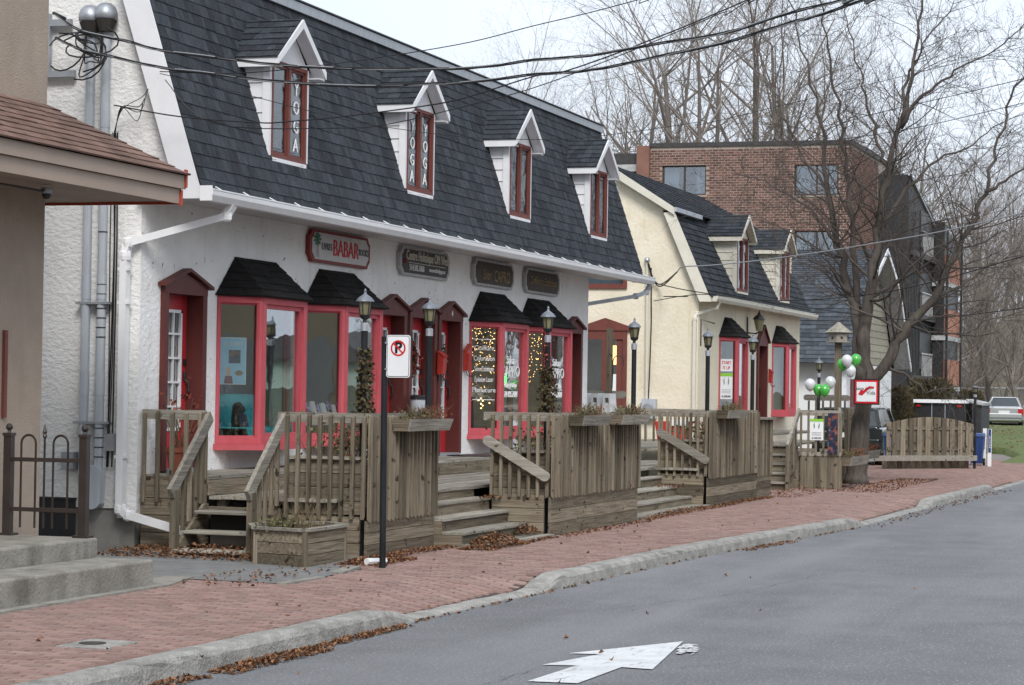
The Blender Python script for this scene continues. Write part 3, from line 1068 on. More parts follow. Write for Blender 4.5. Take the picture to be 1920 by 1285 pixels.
# front wall: neighbouring openings that overlap are merged by trimming
holes = [(h[0], min(h[1], 4.16) if abs(h[0] - 1.94) < .01 else h[1], h[2], h[3]) for h in holes]
m = MB()
wall_holes(m, (0, 0, 0), X_, Z_, -Y_, 0, WA1, .32, ZE, holes, .22)
build(m, 'front_wall', MT['stucco'], HA)
m = MB()
gp = [(0, .0, .45), (0, 7.0, .45), (0, 7.0, ZT), (0, YT + .05, ZT), (0, ymA(3.7) + .9, ZE + .4), (0, 0, ZE)]
gp = [(0.001, .004, .42), (0.001, 7.0, .42), (0.001, 7.0, ZT - .05), (0.001, YT + .15, ZT - .05), (0.001, .004, ZE - .02 + .0 + 2.1)]
m.prism([(0.001, .222, .42), (0.001, 7, .42), (0.001, 7, ZT - .05), (0.001, .222, ZT - .05)], (.2, 0, 0))
m.prism([(0.001, .004, .42), (0.001, .221, .42), (0.001, .221, ZT - .05), (0.001, .17, ZT - .05), (0.001, .004, ZE + 2.0)], (-.004, 0, 0))
m.prism([(0.001, .004, ZE - .03), (0.001, .004, ZE + 2.0), (0.001, YE + .1, ZE - .03)], (-.004, 0, 0))
build(m, 'gable_wall', MT['stucco_gable'], HA)
m = MB()
m.box(WA1 - .2, .222, .3, WA1, 7, ZT - .05)
build(m, 'far_gable_wall', MT['stucco'], HA)
m = MB()
m.box(0.03, .03, -.2, WA1 - .02, .20, .321)
m.box(0.03, .201, -.2, .2, 7, .419)
build(m, 'foundation', MT['foundation'], HA)
# rooms behind the glass
m = MB()
m.box(.2, 4.2, .5, WA1 - .2, 4.3, 3.6)
build(m, 'room_back_wall', MT['room'], HA)
m = MB()
m.box(.2, .23, .7, WA1 - .2, 4.2, .78)
build(m, 'room_floor', MT['dark'], HA)
m = MB()
m.box(.2, .23, 3.05, WA1 - .2, 4.2, 3.1)
build(m, 'room_ceiling', MT['room'], HA)
for xx in (1.75, 6.72, 7.92, 9.14, 10.3, 15.3):
    m = MB()
    m.box(xx - .04, .23, .78, xx + .04, 4.2, 3.05)
    build(m, 'partition', MT['room'], HA)
# roof
m = MB()
m.prism([(XA0, YE, ZE), (XA0, YT, ZT), (XA0, YT + .12, ZT), (XA0, YE + .12, ZE)], (XA1 - XA0 - .1, 0, 0))
m.prism([(XA1 - .1, YE, ZE), (XA1 - .1, YT, ZT), (XA1 - .1, 7.3, ZT), (XA1 - .1, 7.3, ZE)], (.10, 0, 0))
m.box(XA0, YT + .13, ZT - .1, XA1 - .1, 7.3, ZT)
build(m, 'roof_deck', MT['roofbase'], HA)
poolA = Pool()
wv = V((0, YT - YE, ZT - ZE)).normalized()
nA = V((0, -wv.z, wv.y))
shingles(poolA, (0, YE, ZE), X_, wv, nA, [(XA0, -.03), (XA1, -.03), (XA1, (ZT - ZE) / wv.z - .02), (XA0, (ZT - ZE) / wv.z - .02)], .142, .23, .009)
# trims
m = MB()
m.prism([(XA0 - .022, YE - .02, ZE - .10), (XA0 - .022, YT - .02, ZT), (XA0 - .022, YT + .28, ZT), (XA0 - .022, YE + .26, ZE - .10)], (.018, 0, 0))
build(m, 'rake_board', MT['whitetrim'], HA)
m = MB()
m.prism([(XA1 + .002, YE - .02, ZE - .10), (XA1 + .002, YT - .02, ZT), (XA1 + .002, YT + .2, ZT), (XA1 + .002, YE + .2, ZE - .10)], (.02, 0, 0))
build(m, 'rake_board', MT['whitetrim'], HA)
bx = XA0 - .02
while bx < XA1:
    e = min(bx + 3.05, XA1 + .04)
    m = MB()
    m.prism([(bx, YT - .055, ZT - .03), (bx, YT - .07, ZT + .075), (bx, YT + .3, ZT + .085), (bx, YT + .3, ZT - .02)], (e - bx - .006, 0, 0))
    build(m, 'cornice_trim', MT['conduit'], HA)
    bx = e
m = MB()
m.box(XA0 - .03, YT - .085, ZT + .088, XA1 + .05, YT + .5, ZT + .105)
build(m, 'roof_edge_cap', MT['black'], HA)
m = MB()
m.box(XA0, YE + .02, ZE - .055, XA1, -.002, ZE - .04)
build(m, 'soffit', MT['plaquewhite'], HA)
m = MB()
m.box(XA0, YE - .015, ZE - .12, XA1, YE + .02, ZE + .0)
build(m, 'fascia', MT['whitetrim'], HA)
gutter(HA, XA0 - .03, XA1 + .3, YE - .017, ZE - .125, MT['white'])
m = MB()
m.box(XA0 - .045, YE - .135, ZE - .125, XA0 - .03, YE - .0, ZE + .03)
build(m, 'gutter_end', MT['white'], HA)
for k in range(26):
    xx = .1 + k * .7
    m = MB()
    m.bar((xx, YE - .11, ZE + .0), (xx + .1, YE + .03, ZE + .06), .02, .006)
    build(m, 'gutter_strap', MT['white'], HA)
pipe(HA, 'downspout', [(.42, YE - .08, ZE - .12), (.40, YE - .02, ZE - .24), (-.10, .10, 3.19), (-.12, .12, 3.05), (-.12, .12, .42), (-.12, .02, .36), (-.12, -.62, .21)], .10, MT['white'])
for zz in (.95, 2.55, 2.9):
    m = MB()
    m.box(-.168, .06, zz, -.07, .18, zz + .03)
    build(m, 'downspout_strap', MT['white'], HA)
pipe(HA, 'downspout', [(WA1 + .95, YE - .08, ZE - .12), (WA1 + .95, YE - .02, ZE - .26), (WA1 + .75, YE + .12, ZE - .34), (WA1 + .06, .12, 3.22), (WA1 + .06, .12, .5)], .085, MT['galv'])
# dormers
LET = [(None, 'YOGA'), ('YOGA', 'YOGA'), None, None]
for k, xc in enumerate((2.47, 6.81, 11.13, 15.42)):
    dormer(HA, poolA, xc, -.575, .53, 4.27, 5.38, 5.89, .15, .70, ymA, 'whitetrim', 'brownwin', 'whitetrim', LET[k])
poolA.flush('shingle', 'far_shingles', MT['shingle'], HA, 300)
# bays
PANES = {}
for xc, nm in BAYS:
    PANES[nm] = bay(HA, xc, .38, .64, 1.02, 1.07, 2.72, 3.18, .57, MT['redframe'], MT['glass'])
# doors
for k, (a, b) in enumerate(DOORS):
    casing_door(HA, a, b, .80, 2.70, 2.95, .2, MT['reddoor'], 0, True, .05, {2: '46', 3: '4'}.get(k), MT['black'] if k == 2 else MT['letterwhite'])
# vinyl letters on the second and third door
for q, ch in enumerate('YOGA'):
    text(ch, .2, (8.83, .138, 2.43 - q * .22), X_, Z_, MT['letterwhite'], HA, 'door_letter')

# window lettering of the salon bays
a, b, n, d, i0, i1, j0, j1 = PANES['c'][0]
mid = a + d * (i0 + i1) / 2 - n * .044
ww = i1 - i0
for k, t in enumerate(('Coiffure', 'Coloration', "Soins d'Esthétique", 'Épilation Laser', 'Manucure')):
    z = 2.34 - k * .155
    text(t, .105, V((mid.x, mid.y, z)), d, Z_, MT['letterwhite'], HA, 'window_letter', sx=min(1, (ww * .95) / (len(t) * .055)))
for z in (2.47, 1.58):
    m = MB()
    m.ob(V((mid.x, mid.y, z)), d * ww * .42, Z_ * .005, n * .002)
    build(m, 'window_line', MT['letterwhite'], HA)
for nm in ('c', 'd'):
    a, b, n, d, i0, i1, j0, j1 = PANES[nm][1]
    mid = a + d * (i0 + .42) - n * .044
    for t, s, z in (('Salon', .17, 2.17), ('CAPRO', .23, 2.0), ('Coiffure et Esthétique', .10, 1.80), ('514 695.7184', .13, 1.66)):
        text(t, s, V((mid.x, mid.y, z)), d, Z_, MT['letterwhite'], HA, 'window_letter', sx=min(1.2, .78 / (len(t) * s * .52)), shear=.2 if t != 'CAPRO' else 0)

# fairy lights in the salon bays
for nm, dens in (('c', 100), ('d', 88)):
    a, b, n, d, i0, i1, j0, j1 = PANES[nm][0]
    lt = thing('fairy_lights', 'warm fairy lights hung inside the ' + ('near' if nm == 'c' else 'far') + ' salon window', 'string lights', a + V((.2, .1, 2.6)), 'fairy lights in the salon windows')
    m = MB()
    cab = MB()
    for s in range(11):
        t = i0 + .02 + (i1 - i0 - .04) * s / 10
        p0 = a + d * t - n * R.uniform(.09, .14)
        L_ = R.uniform(.45, .95)
        cab.tube([p0 + Z_ * j1, p0 + Z_ * (j1 - L_)], .0015, 3)
        for q in range(dens // 11):
            z = j1 - R.random() * L_
            m.sphere(p0 + d * R.uniform(-.02, .02) + Z_ * z, .0055, 5, 3)
    build(cab, 'cable', MT['drygrass'], lt)
    build(m, 'bulb', MT['bulb'], lt, kind='stuff')
# salon display: dark chair, white branch with lights
dm = thing('salon_display', 'white branch ornament with small lights in the near salon window', 'display', (11.1, .1, 1.15))
m = MB()
for k in range(30):
    p0 = V((11.0 + R.uniform(-.15, .2), .02 + R.uniform(-.12, .15), 1.62))
    p1 = p0 + V((R.uniform(-.25, .25), R.uniform(-.2, .2), R.uniform(-.1, .18)))
    m.tube([p0, (p0 + p1) / 2 + V((0, 0, .05)), p1], .008, 4)
build(m, 'branch', MT['plasticwhite'], dm)
m = MB()
for k in range(14):
    m.sphere((11.0 + R.uniform(-.3, .35), R.uniform(-.15, .2), R.uniform(1.42, 1.6)), .011, 6, 4)
build(m, 'bulb', MT['bulb'], dm, kind='stuff')
m = MB()
m.lathe((11.05, .1, 1.14), [(.2, 0), (.24, .05), (.19, .25), (.06, .4), (.05, .5)], 12)
build(m, 'stand', MT['dark'], dm)
m = MB()
m.box(12.1, -.08, 1.80, 12.2, .0, 1.98)
tv = build(m, 'light_panel', MT['greenbulb'])
tag(tv, 'small lit green panel inside the near salon window', 'display')

# book shop display: turquoise cloth over boxes, books, black boots, blue poster
dp = thing('cloth_display', 'turquoise cloth draped over display boxes in the first shop window', 'display', (2.7, .2, .8))
m = MB()
nx_, nz_ = 40, 10
for (x0, x1, y0, y1, zt) in ((2.05, 3.7, .32, .8, 1.62), (2.3, 3.6, -.2, .34, 1.24)):
    vs, fs = [], []
    for i in range(nx_ + 1):
        x = x0 + (x1 - x0) * i / nx_
        for j in range(nz_ + 1):
            t = j / nz_
            if t < .4:
                y, z = y1 + (y0 - y1) * t / .4, zt + .012 * math.sin(i * 1.7)
            else:
                q = (t - .4) / .6
                y, z = y0 - .05 * q - .05 * q * math.sin(i * 1.1 + R.uniform(-.2, .2)), zt - q * (zt - max(.82, 1.10 if y0 < .2 else .82))
            vs.append((x, y, z))
    for i in range(nx_):
        for j in range(nz_):
            a_ = i * (nz_ + 1) + j
            fs.append((a_, a_ + nz_ + 1, a_ + nz_ + 2, a_ + 1))
    m.add(vs, fs)
build(m, 'cloth', MT['turq'], dp, smooth=True)
MT['bookcover'] = mk('dark_blue_book', (.02, .035, .11), (.25, .13, .03), ns=14, rough=.35, ramp=(.5, .62), var=.3)
for k, (bx_, by_, bz_) in enumerate(((2.16, .4, 1.64), (2.42, .4, 1.64), (2.62, .42, 1.64), (2.86, .42, 1.64), (3.12, .42, 1.64), (2.66, .0, 1.16))):
    m = MB()
    m.ob((bx_, by_, bz_ + .12), (.08, -.02, 0), (0, .03, .12), (.004, .012, 0))
    bk = build(m, 'book', MT['bookcover'])
    tag(bk, ('leftmost', 'second', 'third', 'fourth', 'fifth', 'lower front')[k] + ' dark blue book standing on the turquoise cloth in the window', 'book', 'books in the shop window')
bt = MB()
bt.tube([(2.48, .0, 1.16), (2.45, .0, 1.3), (2.5, .02, 1.42), (2.62, .05, 1.47), (2.78, .08, 1.44)], [.06, .055, .05, .07, .05], 10)
bto = build(bt, 'draped_cloth', MT['black'], smooth=True)
tag(bto, 'black draped cloth lying on the turquoise display', 'cloth')
a, b, n, d, i0, i1, j0, j1 = PANES['a'][0]
po = thing('window_poster', 'blue poster with white heading taped inside the first bay window', 'poster', a + d * .28 + V((0, 0, 1.78)))
c0 = a + d * (i0 + .17) - n * .07
m = MB()
m.ob(c0 + Z_ * 2.0, d * .16, Z_ * .265, n * .002)
build(m, 'sheet', MT['paperwhite'], po)
m = MB()
m.ob(c0 + Z_ * 2.0 + n * .003, d * .152, Z_ * .257, n * .001)
build(m, 'blue_print', MT['poster'], po)
text('JILL BARBER', .06, c0 + Z_ * 2.19 + n * .006, d, Z_, MT['poster'] if False else MT['paperwhite'], po, 'heading', sx=.75)
m = MB()
m.ob(c0 + Z_ * 2.05 + d * .02 + n * .006, d * .07, Z_ * .075, n * .001)
build(m, 'picture', MT['bookcover'], po)
MT['skin'] = mk('printed_skin', (.62, .40, .28), rough=.5)
MT['maroonprint'] = mk('printed_dress', (.18, .05, .05), rough=.5)
m = MB()
cc = c0 - d * .055 + n * .006
m.prism([cc + Z_ * 1.745 - d * .05, cc + Z_ * 1.745 + d * .06, cc + Z_ * 1.83 + d * .045, cc + Z_ * 1.83 - d * .035], n * .001)
build(m, 'printed_dress', MT['maroonprint'], po)
m = MB()
m.prism([cc + Z_ * (1.89 + .045 * math.sin(t)) + d * .03 * math.cos(t) for t in [k * .785 for k in range(8)]], n * .001)
m.prism([cc + Z_ * 1.83 - d * .03, cc + Z_ * 1.83 + d * .04, cc + Z_ * 1.86 + d * .01, cc + Z_ * 1.86 - d * .01], n * .001)
build(m, 'printed_figure', MT['skin'], po)
m = MB()
m.prism([c0 + d * .075 + n * .006 + Z_ * (1.865 + .03 * math.sin(t)) + d * .05 * math.cos(t) for t in [k * .52 for k in range(12)]], n * .001)
build(m, 'printed_oval', MT['gold'], po)
# second bay: purple and white books on a shelf
sh = thing('book_shelf', 'low display shelf with purple and white books in the second bay window', 'shelf', (5.3, .2, .8))
MT['purple'] = mk('purple_print', (.16, .07, .30), (.55, .5, .6), ns=16, rough=.4, ramp=(.5, .6))
m = MB()
m.box(4.6, .05, 1.25, 6.2, .5, 1.29)
build(m, 'board', MT['plasticwhite'], sh)
for k in range(9):
    m = MB()
    m.ob((4.7 + k * .17, .12, 1.40 + .02 * (k % 3)), (.065, 0, 0), (0, .03, .105), (0, .012, 0))
    build(m, 'stock_book', MT['purple'] if k % 2 else MT['paperwhite'], sh)

# conduits, weatherheads and boxes on the near gable
EL = thing('electric_service', 'pair of tall grey conduits with weatherheads on the white gable', 'conduit', (-.1, .45, .6))
for yy, zt in ((.40, 5.52), (.58, 5.50)):
    m = MB()
    m.tube([(-.09, yy, .75), (-.09, yy, zt)], .046, 12)
    for zz in (2.6, 4.4, 1.6):
        m.lathe((-.09, yy, zz), [(.05, 0), (.05, .25)], 12)
    build(m, 'conduit', MT['conduit'], EL, smooth=False)
    m = MB()
    m.lathe((-.11, yy, zt), [(.09, .0), (.125, .02), (.125, .08), (.105, .14), (.06, .18), (.01, .19)], 14)
    build(m, 'weatherhead', MT['galv'], EL, smooth=True)
    m = MB()
    m.lathe((-.13, yy - .01, zt - .03), [(.07, -.09), (.115, .03)], 12)
    build(m, 'cable_block', MT['dark'], EL)
for yy, r_ in ((.33, .006), (.31, .008), (.29, .006), (.27, .008)):
    m = MB()
    m.tube([(-.05, yy, 4.35), (-.05, yy + R.uniform(-.03, .02), 3.2), (-.05, yy - .01, 2.0), (-.05, yy + R.uniform(-.02, .03), .85)], r_, 5)
    build(m, 'loose_cable', MT['cable'], EL)
m = MB()
for zz in (4.3, 2.55, 1.3):
    m.box(-.14, .3, zz, -.005, .68, zz + .025)
build(m, 'pipe_clamp', MT['galv'], EL)
m = MB()
for zz in (3.3, 2.75, 2.65, 2.5, 2.4, 2.3, 2.2, 1.25, 1.15, 1.05, .95, .8):
    m.lathe((-.09, .40, zz), [(.05, 0), (.05, .012)], 12)
build(m, 'cable_tie', MT['black'], EL, kind='stuff')
m = MB()
m.prism([(-.16, .44 + .1 * math.cos(t), .63 + .1 * math.sin(t) + (.14 if math.sin(t) > 0 else -.12)) for t in [k * math.pi / 8 for k in range(16)]], (.12, 0, 0))
build(m, 'terminal_cover', MT['conduit'], EL)
m = MB()
m.box(-.09, .23, 1.02, -.003, .32, 1.2)
build(m, 'telephone_box', MT['galv'], EL)
m = MB()
m.box(-.12, .68, .82, -.003, .82, 1.0)
build(m, 'telephone_box', MT['galv'], EL)
# steel bracket
br = thing('wall_bracket', 'rusty steel bracket frame on the white gable above the brown canopy', 'bracket', (-.2, .95, 5.0))
for a_, b_ in (((-.07, 1.25, 4.98), (-.07, .77, 4.98)), ((-.07, 1.25, 5.52), (-.07, .82, 5.52)), ((-.07, 1.10, 5.01), (-.07, 1.10, 5.62))):
    m = MB()
    m.bar(a_, b_, .07, .05, up=(1, 0, 0.01))
    build(m, 'arm', MT['galv'], br)
# ------------------------------------------------------------------ beige neighbour at the left edge
NB = thing('beige_building', 'beige stucco building with brown shingled canopy at the left edge', 'building', (-6, 2, 0))
m = MB()
m.box(-30, -.5, 0, -2.95, 3.2, 7.2)
build(m, 'wall', MT['stucco_beige'], NB)
m = MB()
m.box(-3.67, -.53, 1.40, -3.62, -.501, 2.18)
build(m, 'wall_strip', MT['brownwin'], NB)
m = MB()
m.lathe((-2.93, -.3, 2.02), [(.03, 0), (.04, .03), (.04, .09), (.03, .12)], 10)
m.lathe((-2.93, -.3, .83), [(.03, 0), (.04, .03), (.04, .09), (.03, .12)], 10)
build(m, 'pipe_stub', MT['brownwin'], NB)
# canopy: hipped brown roof, fascia, soffit boards
CX0, CX1, CY0, CZ, CT = -30, -2.0, -1.45, 3.43, 3.71
RZ = 4.27
core = MB()
core.add([(CX0, CY0, CT), (CX1, CY0, CT), (-2.95, -.5, RZ), (CX0, -.5, RZ), (CX1, 2, CT), (-2.95, 2, RZ)], [(0, 1, 2, 3), (1, 4, 5, 2)], .5)
cr = build(core, 'canopy_roof', MT['roofbase'], NB)
pl = Pool()
for tri in ([V((-16, CY0 - .04, CT - .01)), V((CX1 + .04, CY0 - .04, CT - .01)), V((-2.95, -.5, RZ)), V((-16, -.5, RZ))], [V((CX1 + .04, CY0 - .04, CT - .01)), V((CX1 + .04, 1, CT - .01)), V((-2.95, 1, RZ)), V((-2.95, -.5, RZ))]):
    u = (tri[1] - tri[0]).normalized()
    n = u.cross(tri[-1] - tri[0]).normalized()
    wv = n.cross(u)
    shingles(pl, tri[0], u, wv, n, [((q - tri[0]).dot(u), (q - tri[0]).dot(wv)) for q in tri], .13, .5, .012)
pl.flush('canopy_shingle', 'canopy_shingles', MT['brownshingle'], NB, 300)
MT['fascia'] = mk('beige_fascia', (.37, .29, .235), (.34, .265, .215), ns=2, rough=.6)
MT['soffit'] = mk('beige_soffit', (.34, .27, .22), rough=.7)
MT['redtrim'] = mk('red_trim', (.40, .06, .03), rough=.5)
m = MB()
m.box(CX0, CY0, CZ + .14, CX1, CY0 + .03, CT - .012)
build(m, 'upper_fascia', MT['fascia'], NB)
m = MB()
m.box(CX0, CY0 + .035, CZ, CX1 - .03, CY0 + .065, CZ + .137)
build(m, 'lower_fascia', MT['fascia'], NB)
m = MB()
m.box(CX1 - .0, CY0 + .0, CZ + .14, CX1 + .03, 2, CT - .012)
build(m, 'end_fascia', MT['redtrim'], NB)
m = MB()
m.box(CX1 - .03, CY0 + .035, CZ - .005, CX1 - .0, 2, CZ + .137)
build(m, 'end_fascia', MT['redtrim'], NB)
m = MB()
m.ob((CX1 + .016, CY0 - .005, CZ + .24), (.018, 0, 0), (0, 0, .085), (0, .012, 0))
build(m, 'end_fascia', MT['redtrim'], NB)
m = MB()
m.ob((CX1 - .014, CY0 + .028, CZ + .055), (.018, 0, 0), (0, 0, .075), (0, .012, 0))
build(m, 'end_fascia', MT['redtrim'], NB)
y = CY0 + .07
while y < -.5:
    m = MB()
    m.box(-16, y, CZ + .02 + R.uniform(0, .003), CX1 - .031, min(y + .085, -.502), CZ + .03)
    build(m, 'soffit_board', MT['soffit'], NB)
    y += .09
for k in range(5):
    m = MB()
    m.box(-2.948 , -.5 + k * .4, CZ + .02, CX1 - .031, -.11 + k * .4, CZ + .03)
    build(m, 'soffit_board', MT['soffit'], NB)
sc_ = thing('security_camera', 'grey dome security camera on an arm under the brown canopy', 'camera', (-3.8, -1.05, 3.35))
m = MB()
m.tube([(-5.6, -1.05, 3.39), (-4.0, -1.05, 3.385), (-3.95, -1.05, 3.41)], .012, 6)
build(m, 'arm', MT['brownmetal'], sc_)
m = MB()
m.lathe((-3.92, -1.05, 3.37), [(.05, 0), (.055, .03), (.052, .055)], 12)
build(m, 'housing', MT['galv'], sc_)
m = MB()
m.sphere((-3.92, -1.05, 3.36), .04, 12, 6)
build(m, 'dome', MT['black'], sc_)
# concrete steps
SP = thing('concrete_steps', 'two weathered concrete steps in front of the beige building', 'steps', (-8, -1.5, 0))
for (yf, yb, z0, z1, xe) in ((-2.23, -1.69, -.05, .23, -4.08), (-1.69, -.5, -.05, .395, -4.06)):
    m = MB()
    m.box(-30, yf, z0, xe, yb - .002, z1)
    build(m, 'step', MT['concrete'], SP, bevel=.018)
# iron fence on the landing
IF = thing('iron_railing', 'dark brown iron railing with hoops and ball caps on the concrete landing', 'railing', (-4.15, -1.2, .395))
ZB = .395
for yy in (-.86, -1.59):
    m = MB()
    m.box(-4.18, yy - .035, ZB, -4.11, yy + .035, ZB + .87)
    m.box(-4.21, yy - .07, ZB, -4.08, yy + .07, ZB + .02)
    m.box(-4.19, yy - .042, ZB + .86, -4.10, yy + .042, ZB + .885)
    m.sphere((-4.145, yy, ZB + .935), .032, 10, 8)
    m.lathe((-4.145, yy, ZB + .885), [(.018, 0), (.012, .03)], 8)
    build(m, 'post', MT['brownmetal'], IF)
for zz in (.21, .64):
    m = MB()
    m.box(-4.16, -1.555, ZB + zz, -4.13, -.895, ZB + zz + .035)
    build(m, 'rail', MT['brownmetal'], IF)
for yy in (-1.05, -1.36):
    m = MB()
    pts = [(-4.145, yy + .07, ZB + .07), (-4.145, yy + .07, ZB + .80)]
    pts += [(-4.145, yy + .07 * math.cos(t), ZB + .80 + .07 * math.sin(t)) for t in [math.pi * k / 8 for k in range(1, 8)]]
    pts += [(-4.145, yy - .07, ZB + .80), (-4.145, yy - .07, ZB + .07)]
    m.tube(pts, .011, 6)
    build(m, 'hoop', MT['brownmetal'], IF)
m = MB()
m.tube([(-4.145, -1.205, ZB + .07), (-4.145, -1.205, ZB + .84)], .011, 6)
m.lathe((-4.145, -1.205, ZB + .84), [(.012, 0), (.02, .02), (.014, .04), (.02, .06), (.002, .13)], 8)
build(m, 'spear', MT['brownmetal'], IF)
ww = thing('window_well', 'black basement opening at the foot of the white gable wall', 'window well', (-.02, .95, .1))
m = MB()
m.box(-.012, .70, -.1, -.003, 1.4, .50)
build(m, 'opening', MT['black'], ww)
m = MB()
m.box(-.03, .69, .495, -.003, 1.4, .52)
build(m, 'rim', MT['black'], ww)

# ------------------------------------------------------------------ cream mansard house
HB = thing('cream_mansard_house', 'cream stucco house with charcoal gambrel roof and two dormers', 'building', (30.5, 4, 0))
XB, XB1, YBE, ZBE = 25.1, 35.9, -.28, 3.72
YBK, ZBK = .60, 5.47
slB = (ZBK - ZBE) / (YBK - YBE)
ymB = lambda z: YBE + (z - ZBE) / slB
BB = [(27.86, .33, .50, .84), (33.36, .32, .48, .80)]
hb = [(c - .8, c + .8, 1.28, 2.94) for c, p, hf, ht in BB] + [(30.82, 31.86, .92, 2.86)]
m = MB()
wall_holes(m, (0, 0, 0), X_, Z_, -Y_, XB, XB1, -.1, ZBE, hb, .22)
build(m, 'front_wall', MT['stucco_yellow'], HB)
RY, RZB = 1.95, 6.45
m = MB()
gm = [(1.55, 2.42, 1.0, 2.95), (1.35, 2.6, 3.6, 4.55)]
wall_holes(m, (XB - .001, 0, 0), Y_, Z_, -X_, .221, 9, -.1, ZBE, gm[:1], .2)
wall_holes(m, (XB - .001, 0, 0), Y_, Z_, -X_, .75, 9, ZBE + .001, 5.3, [(1.6, 2.6, 3.95, 4.9)], .2)
m.prism([(XB - .001, ymB(ZBE) + .09, ZBE - .02), (XB - .001, .75, ZBE - .02), (XB - .001, .75, 5.3), (XB - .001, ymB(5.3) + .09, 5.3)], (.004, 0, 0))
m.prism([(XB - .001, ymB(5.3) + .09, 5.3), (XB - .001, 9, 5.3), (XB - .001, RY + 2, RZB), (XB - .001, RY, RZB), (XB - .001, YBK + .09, ZBK)], (.2, 0, 0))
m.prism([(XB - .001, .0, -.1), (XB - .001, .22, -.1), (XB - .001, .22, ZBE - .03), (XB - .001, .0, ZBE - .03)], (.003, 0, 0))
build(m, 'gable_wall', MT['stucco_yellow'], HB)
m = MB()
m.box(XB1 - .2, .222, -.1, XB1, 9, 5.3)
build(m, 'far_gable_wall', MT['stucco_yellow'], HB)
for nm, bx_ in (('room_back_wall', (XB + .3, 3.5, .8, XB1 - .3, 3.6, 3.4)), ('room_floor', (XB + .3, .23, .85, XB1 - .3, 3.5, .9)), ('room_ceiling', (XB + .3, .23, 3.15, XB1 - .3, 3.5, 3.2))):
    m = MB()
    m.box(*bx_)
    build(m, nm, MT['room'], HB)
m = MB()
m.prism([(XB - .15, YBE, ZBE), (XB - .15, YBK, ZBK), (XB - .15, YBK + .15, ZBK), (XB - .15, YBE + .15, ZBE)], (XB1 - XB + .3, 0, 0))
build(m, 'steep_roof', MT['roofbase'], HB)
poolB = Pool()
wv = V((0, YBK - YBE, ZBK - ZBE)).normalized()
shingles(poolB, (0, YBE, ZBE), X_, wv, V((0, -wv.z, wv.y)), [(XB - .17, -.03), (XB1 + .17, -.03), (XB1 + .17, (ZBK - ZBE) / wv.z), (XB - .17, (ZBK - ZBE) / wv.z)], .15, .3, .018)
# upper roof: ridge dying into a hip towards the far end
e0, e1 = V((XB - .22, YBK - .12, ZBK + .04)), V((XB1 + .2, YBK - .12, ZBK + .04))
r0, r1 = V((XB - .22, RY, RZB)), V((XB1 - 2.6, RY, RZB))
h1 = V((XB1 + .2, RY + 3, ZBK + .04))
m = MB()
m.add([e0, e1, r1, r0, h1, V((XB - .22, RY + 3, ZBK))], [(0, 1, 2, 3), (1, 4, 2), (3, 2, 4, 5)], .5)
build(m, 'upper_roof', MT['roofbase'], HB)
u = X_
n = u.cross(r0 - e0).normalized()
wv = n.cross(u)
shingles(poolB, e0, u, wv, n, [((q - e0).dot(u), (q - e0).dot(wv)) for q in (e0, e1, r1, r0)], .15, .34, .018)
# trims
m = MB()
m.prism([(XB - .19, YBE - .03, ZBE - .12), (XB - .19, YBK - .10, ZBK - .02), (XB - .19, YBK + .12, ZBK - .05), (XB - .19, YBE + .22, ZBE - .12)], (.03, 0, 0))
build(m, 'rake_board', MT['cream'], HB)
m = MB()
m.prism([V((XB - .25, YBK - .12, ZBK - .10)), V((XB - .25, YBK - .12, ZBK + .05)), V((XB - .25, RY, RZB + .01)), V((XB - .25, RY, RZB - .17))], (.03, 0, 0))
build(m, 'rake_board', MT['cream'], HB)
m = MB()
m.box(XB - .22, YBK - .16, ZBK - .03, 27.2, YBK - .05, ZBK + .06)
build(m, 'break_trim', MT['conduit'], HB)
m = MB()
m.box(XB - .15, YBE - .01, ZBE - .10, XB1 + .15, YBE + .02, ZBE)
build(m, 'fascia', MT['cream'], HB)
m = MB()
m.box(XB - .15, YBE + .021, ZBE - .05, XB1 + .15, -.002, ZBE - .035)
build(m, 'soffit', MT['cream'], HB)
gutter(HB, XB - .05, XB1 + .25, YBE - .012, ZBE - .11, MT['cream'])
pipe(HB, 'downspout', [(XB + .35, YBE - .07, ZBE - .1), (XB + .3, YBE - .02, ZBE - .22), (XB + .0, .04, 3.36), (XB - .06, .06, 3.25), (XB - .06, .06, .3)], .08, MT['cream'])
for k, xc in enumerate((28.3, 32.92)):
    dormer(HB, poolB, xc, -.19, .58, 3.93, 5.12, 5.62, .14, .76, ymB, 'cream', 'brownwin', 'cream', None)
poolB.flush('shingle', 'far_shingles', MT['shingle'], HB, 300)
PB = []
for c, p, hf, ht in BB:
    PB.append(bay(HB, c, p, hf, ht, 1.29, 2.93, 3.36, .36, MT['redframe'], MT['glass']))
casing_door(HB, 30.8, 31.88, .95, 2.84, 3.30, .2, MT['maroon'], 0, False, .05)
# double door and small window in the gable
gd = MB()
for q in ((1.5, 1.0, 1.58, 3.0), (2.36, 1.0, 2.46, 3.0), (1.9, 1.0, 2.02, 2.82)):
    gd.box(XB - .06, q[0], q[1], XB + .02, q[2], q[3])
gd.box(XB - .055, 1.58, 2.82, XB + .02, 2.36, 3.0)
gd.box(XB - .02, 1.50, 1.0, XB + .02, 1.72, 2.82)
build(gd, 'double_door_frame', MT['brownwin'], HB)
for a_, b_ in ((1.72, 1.9), (2.02, 2.36)):
    m = MB()
    m.box(XB - .01, a_, 1.2, XB + .0, b_, 2.82)
    build(m, 'door_pane', MT['glass'], HB)
m = MB()
m.prism([(XB - .08, 1.42, 3.0), (XB - .08, 2.50, 3.0), (XB - .08, 2.50, 3.08), (XB - .08, 1.96, 3.26), (XB - .08, 1.42, 3.08)], (.08, 0, 0))
build(m, 'pediment', MT['brownwin'], HB)
m = MB()
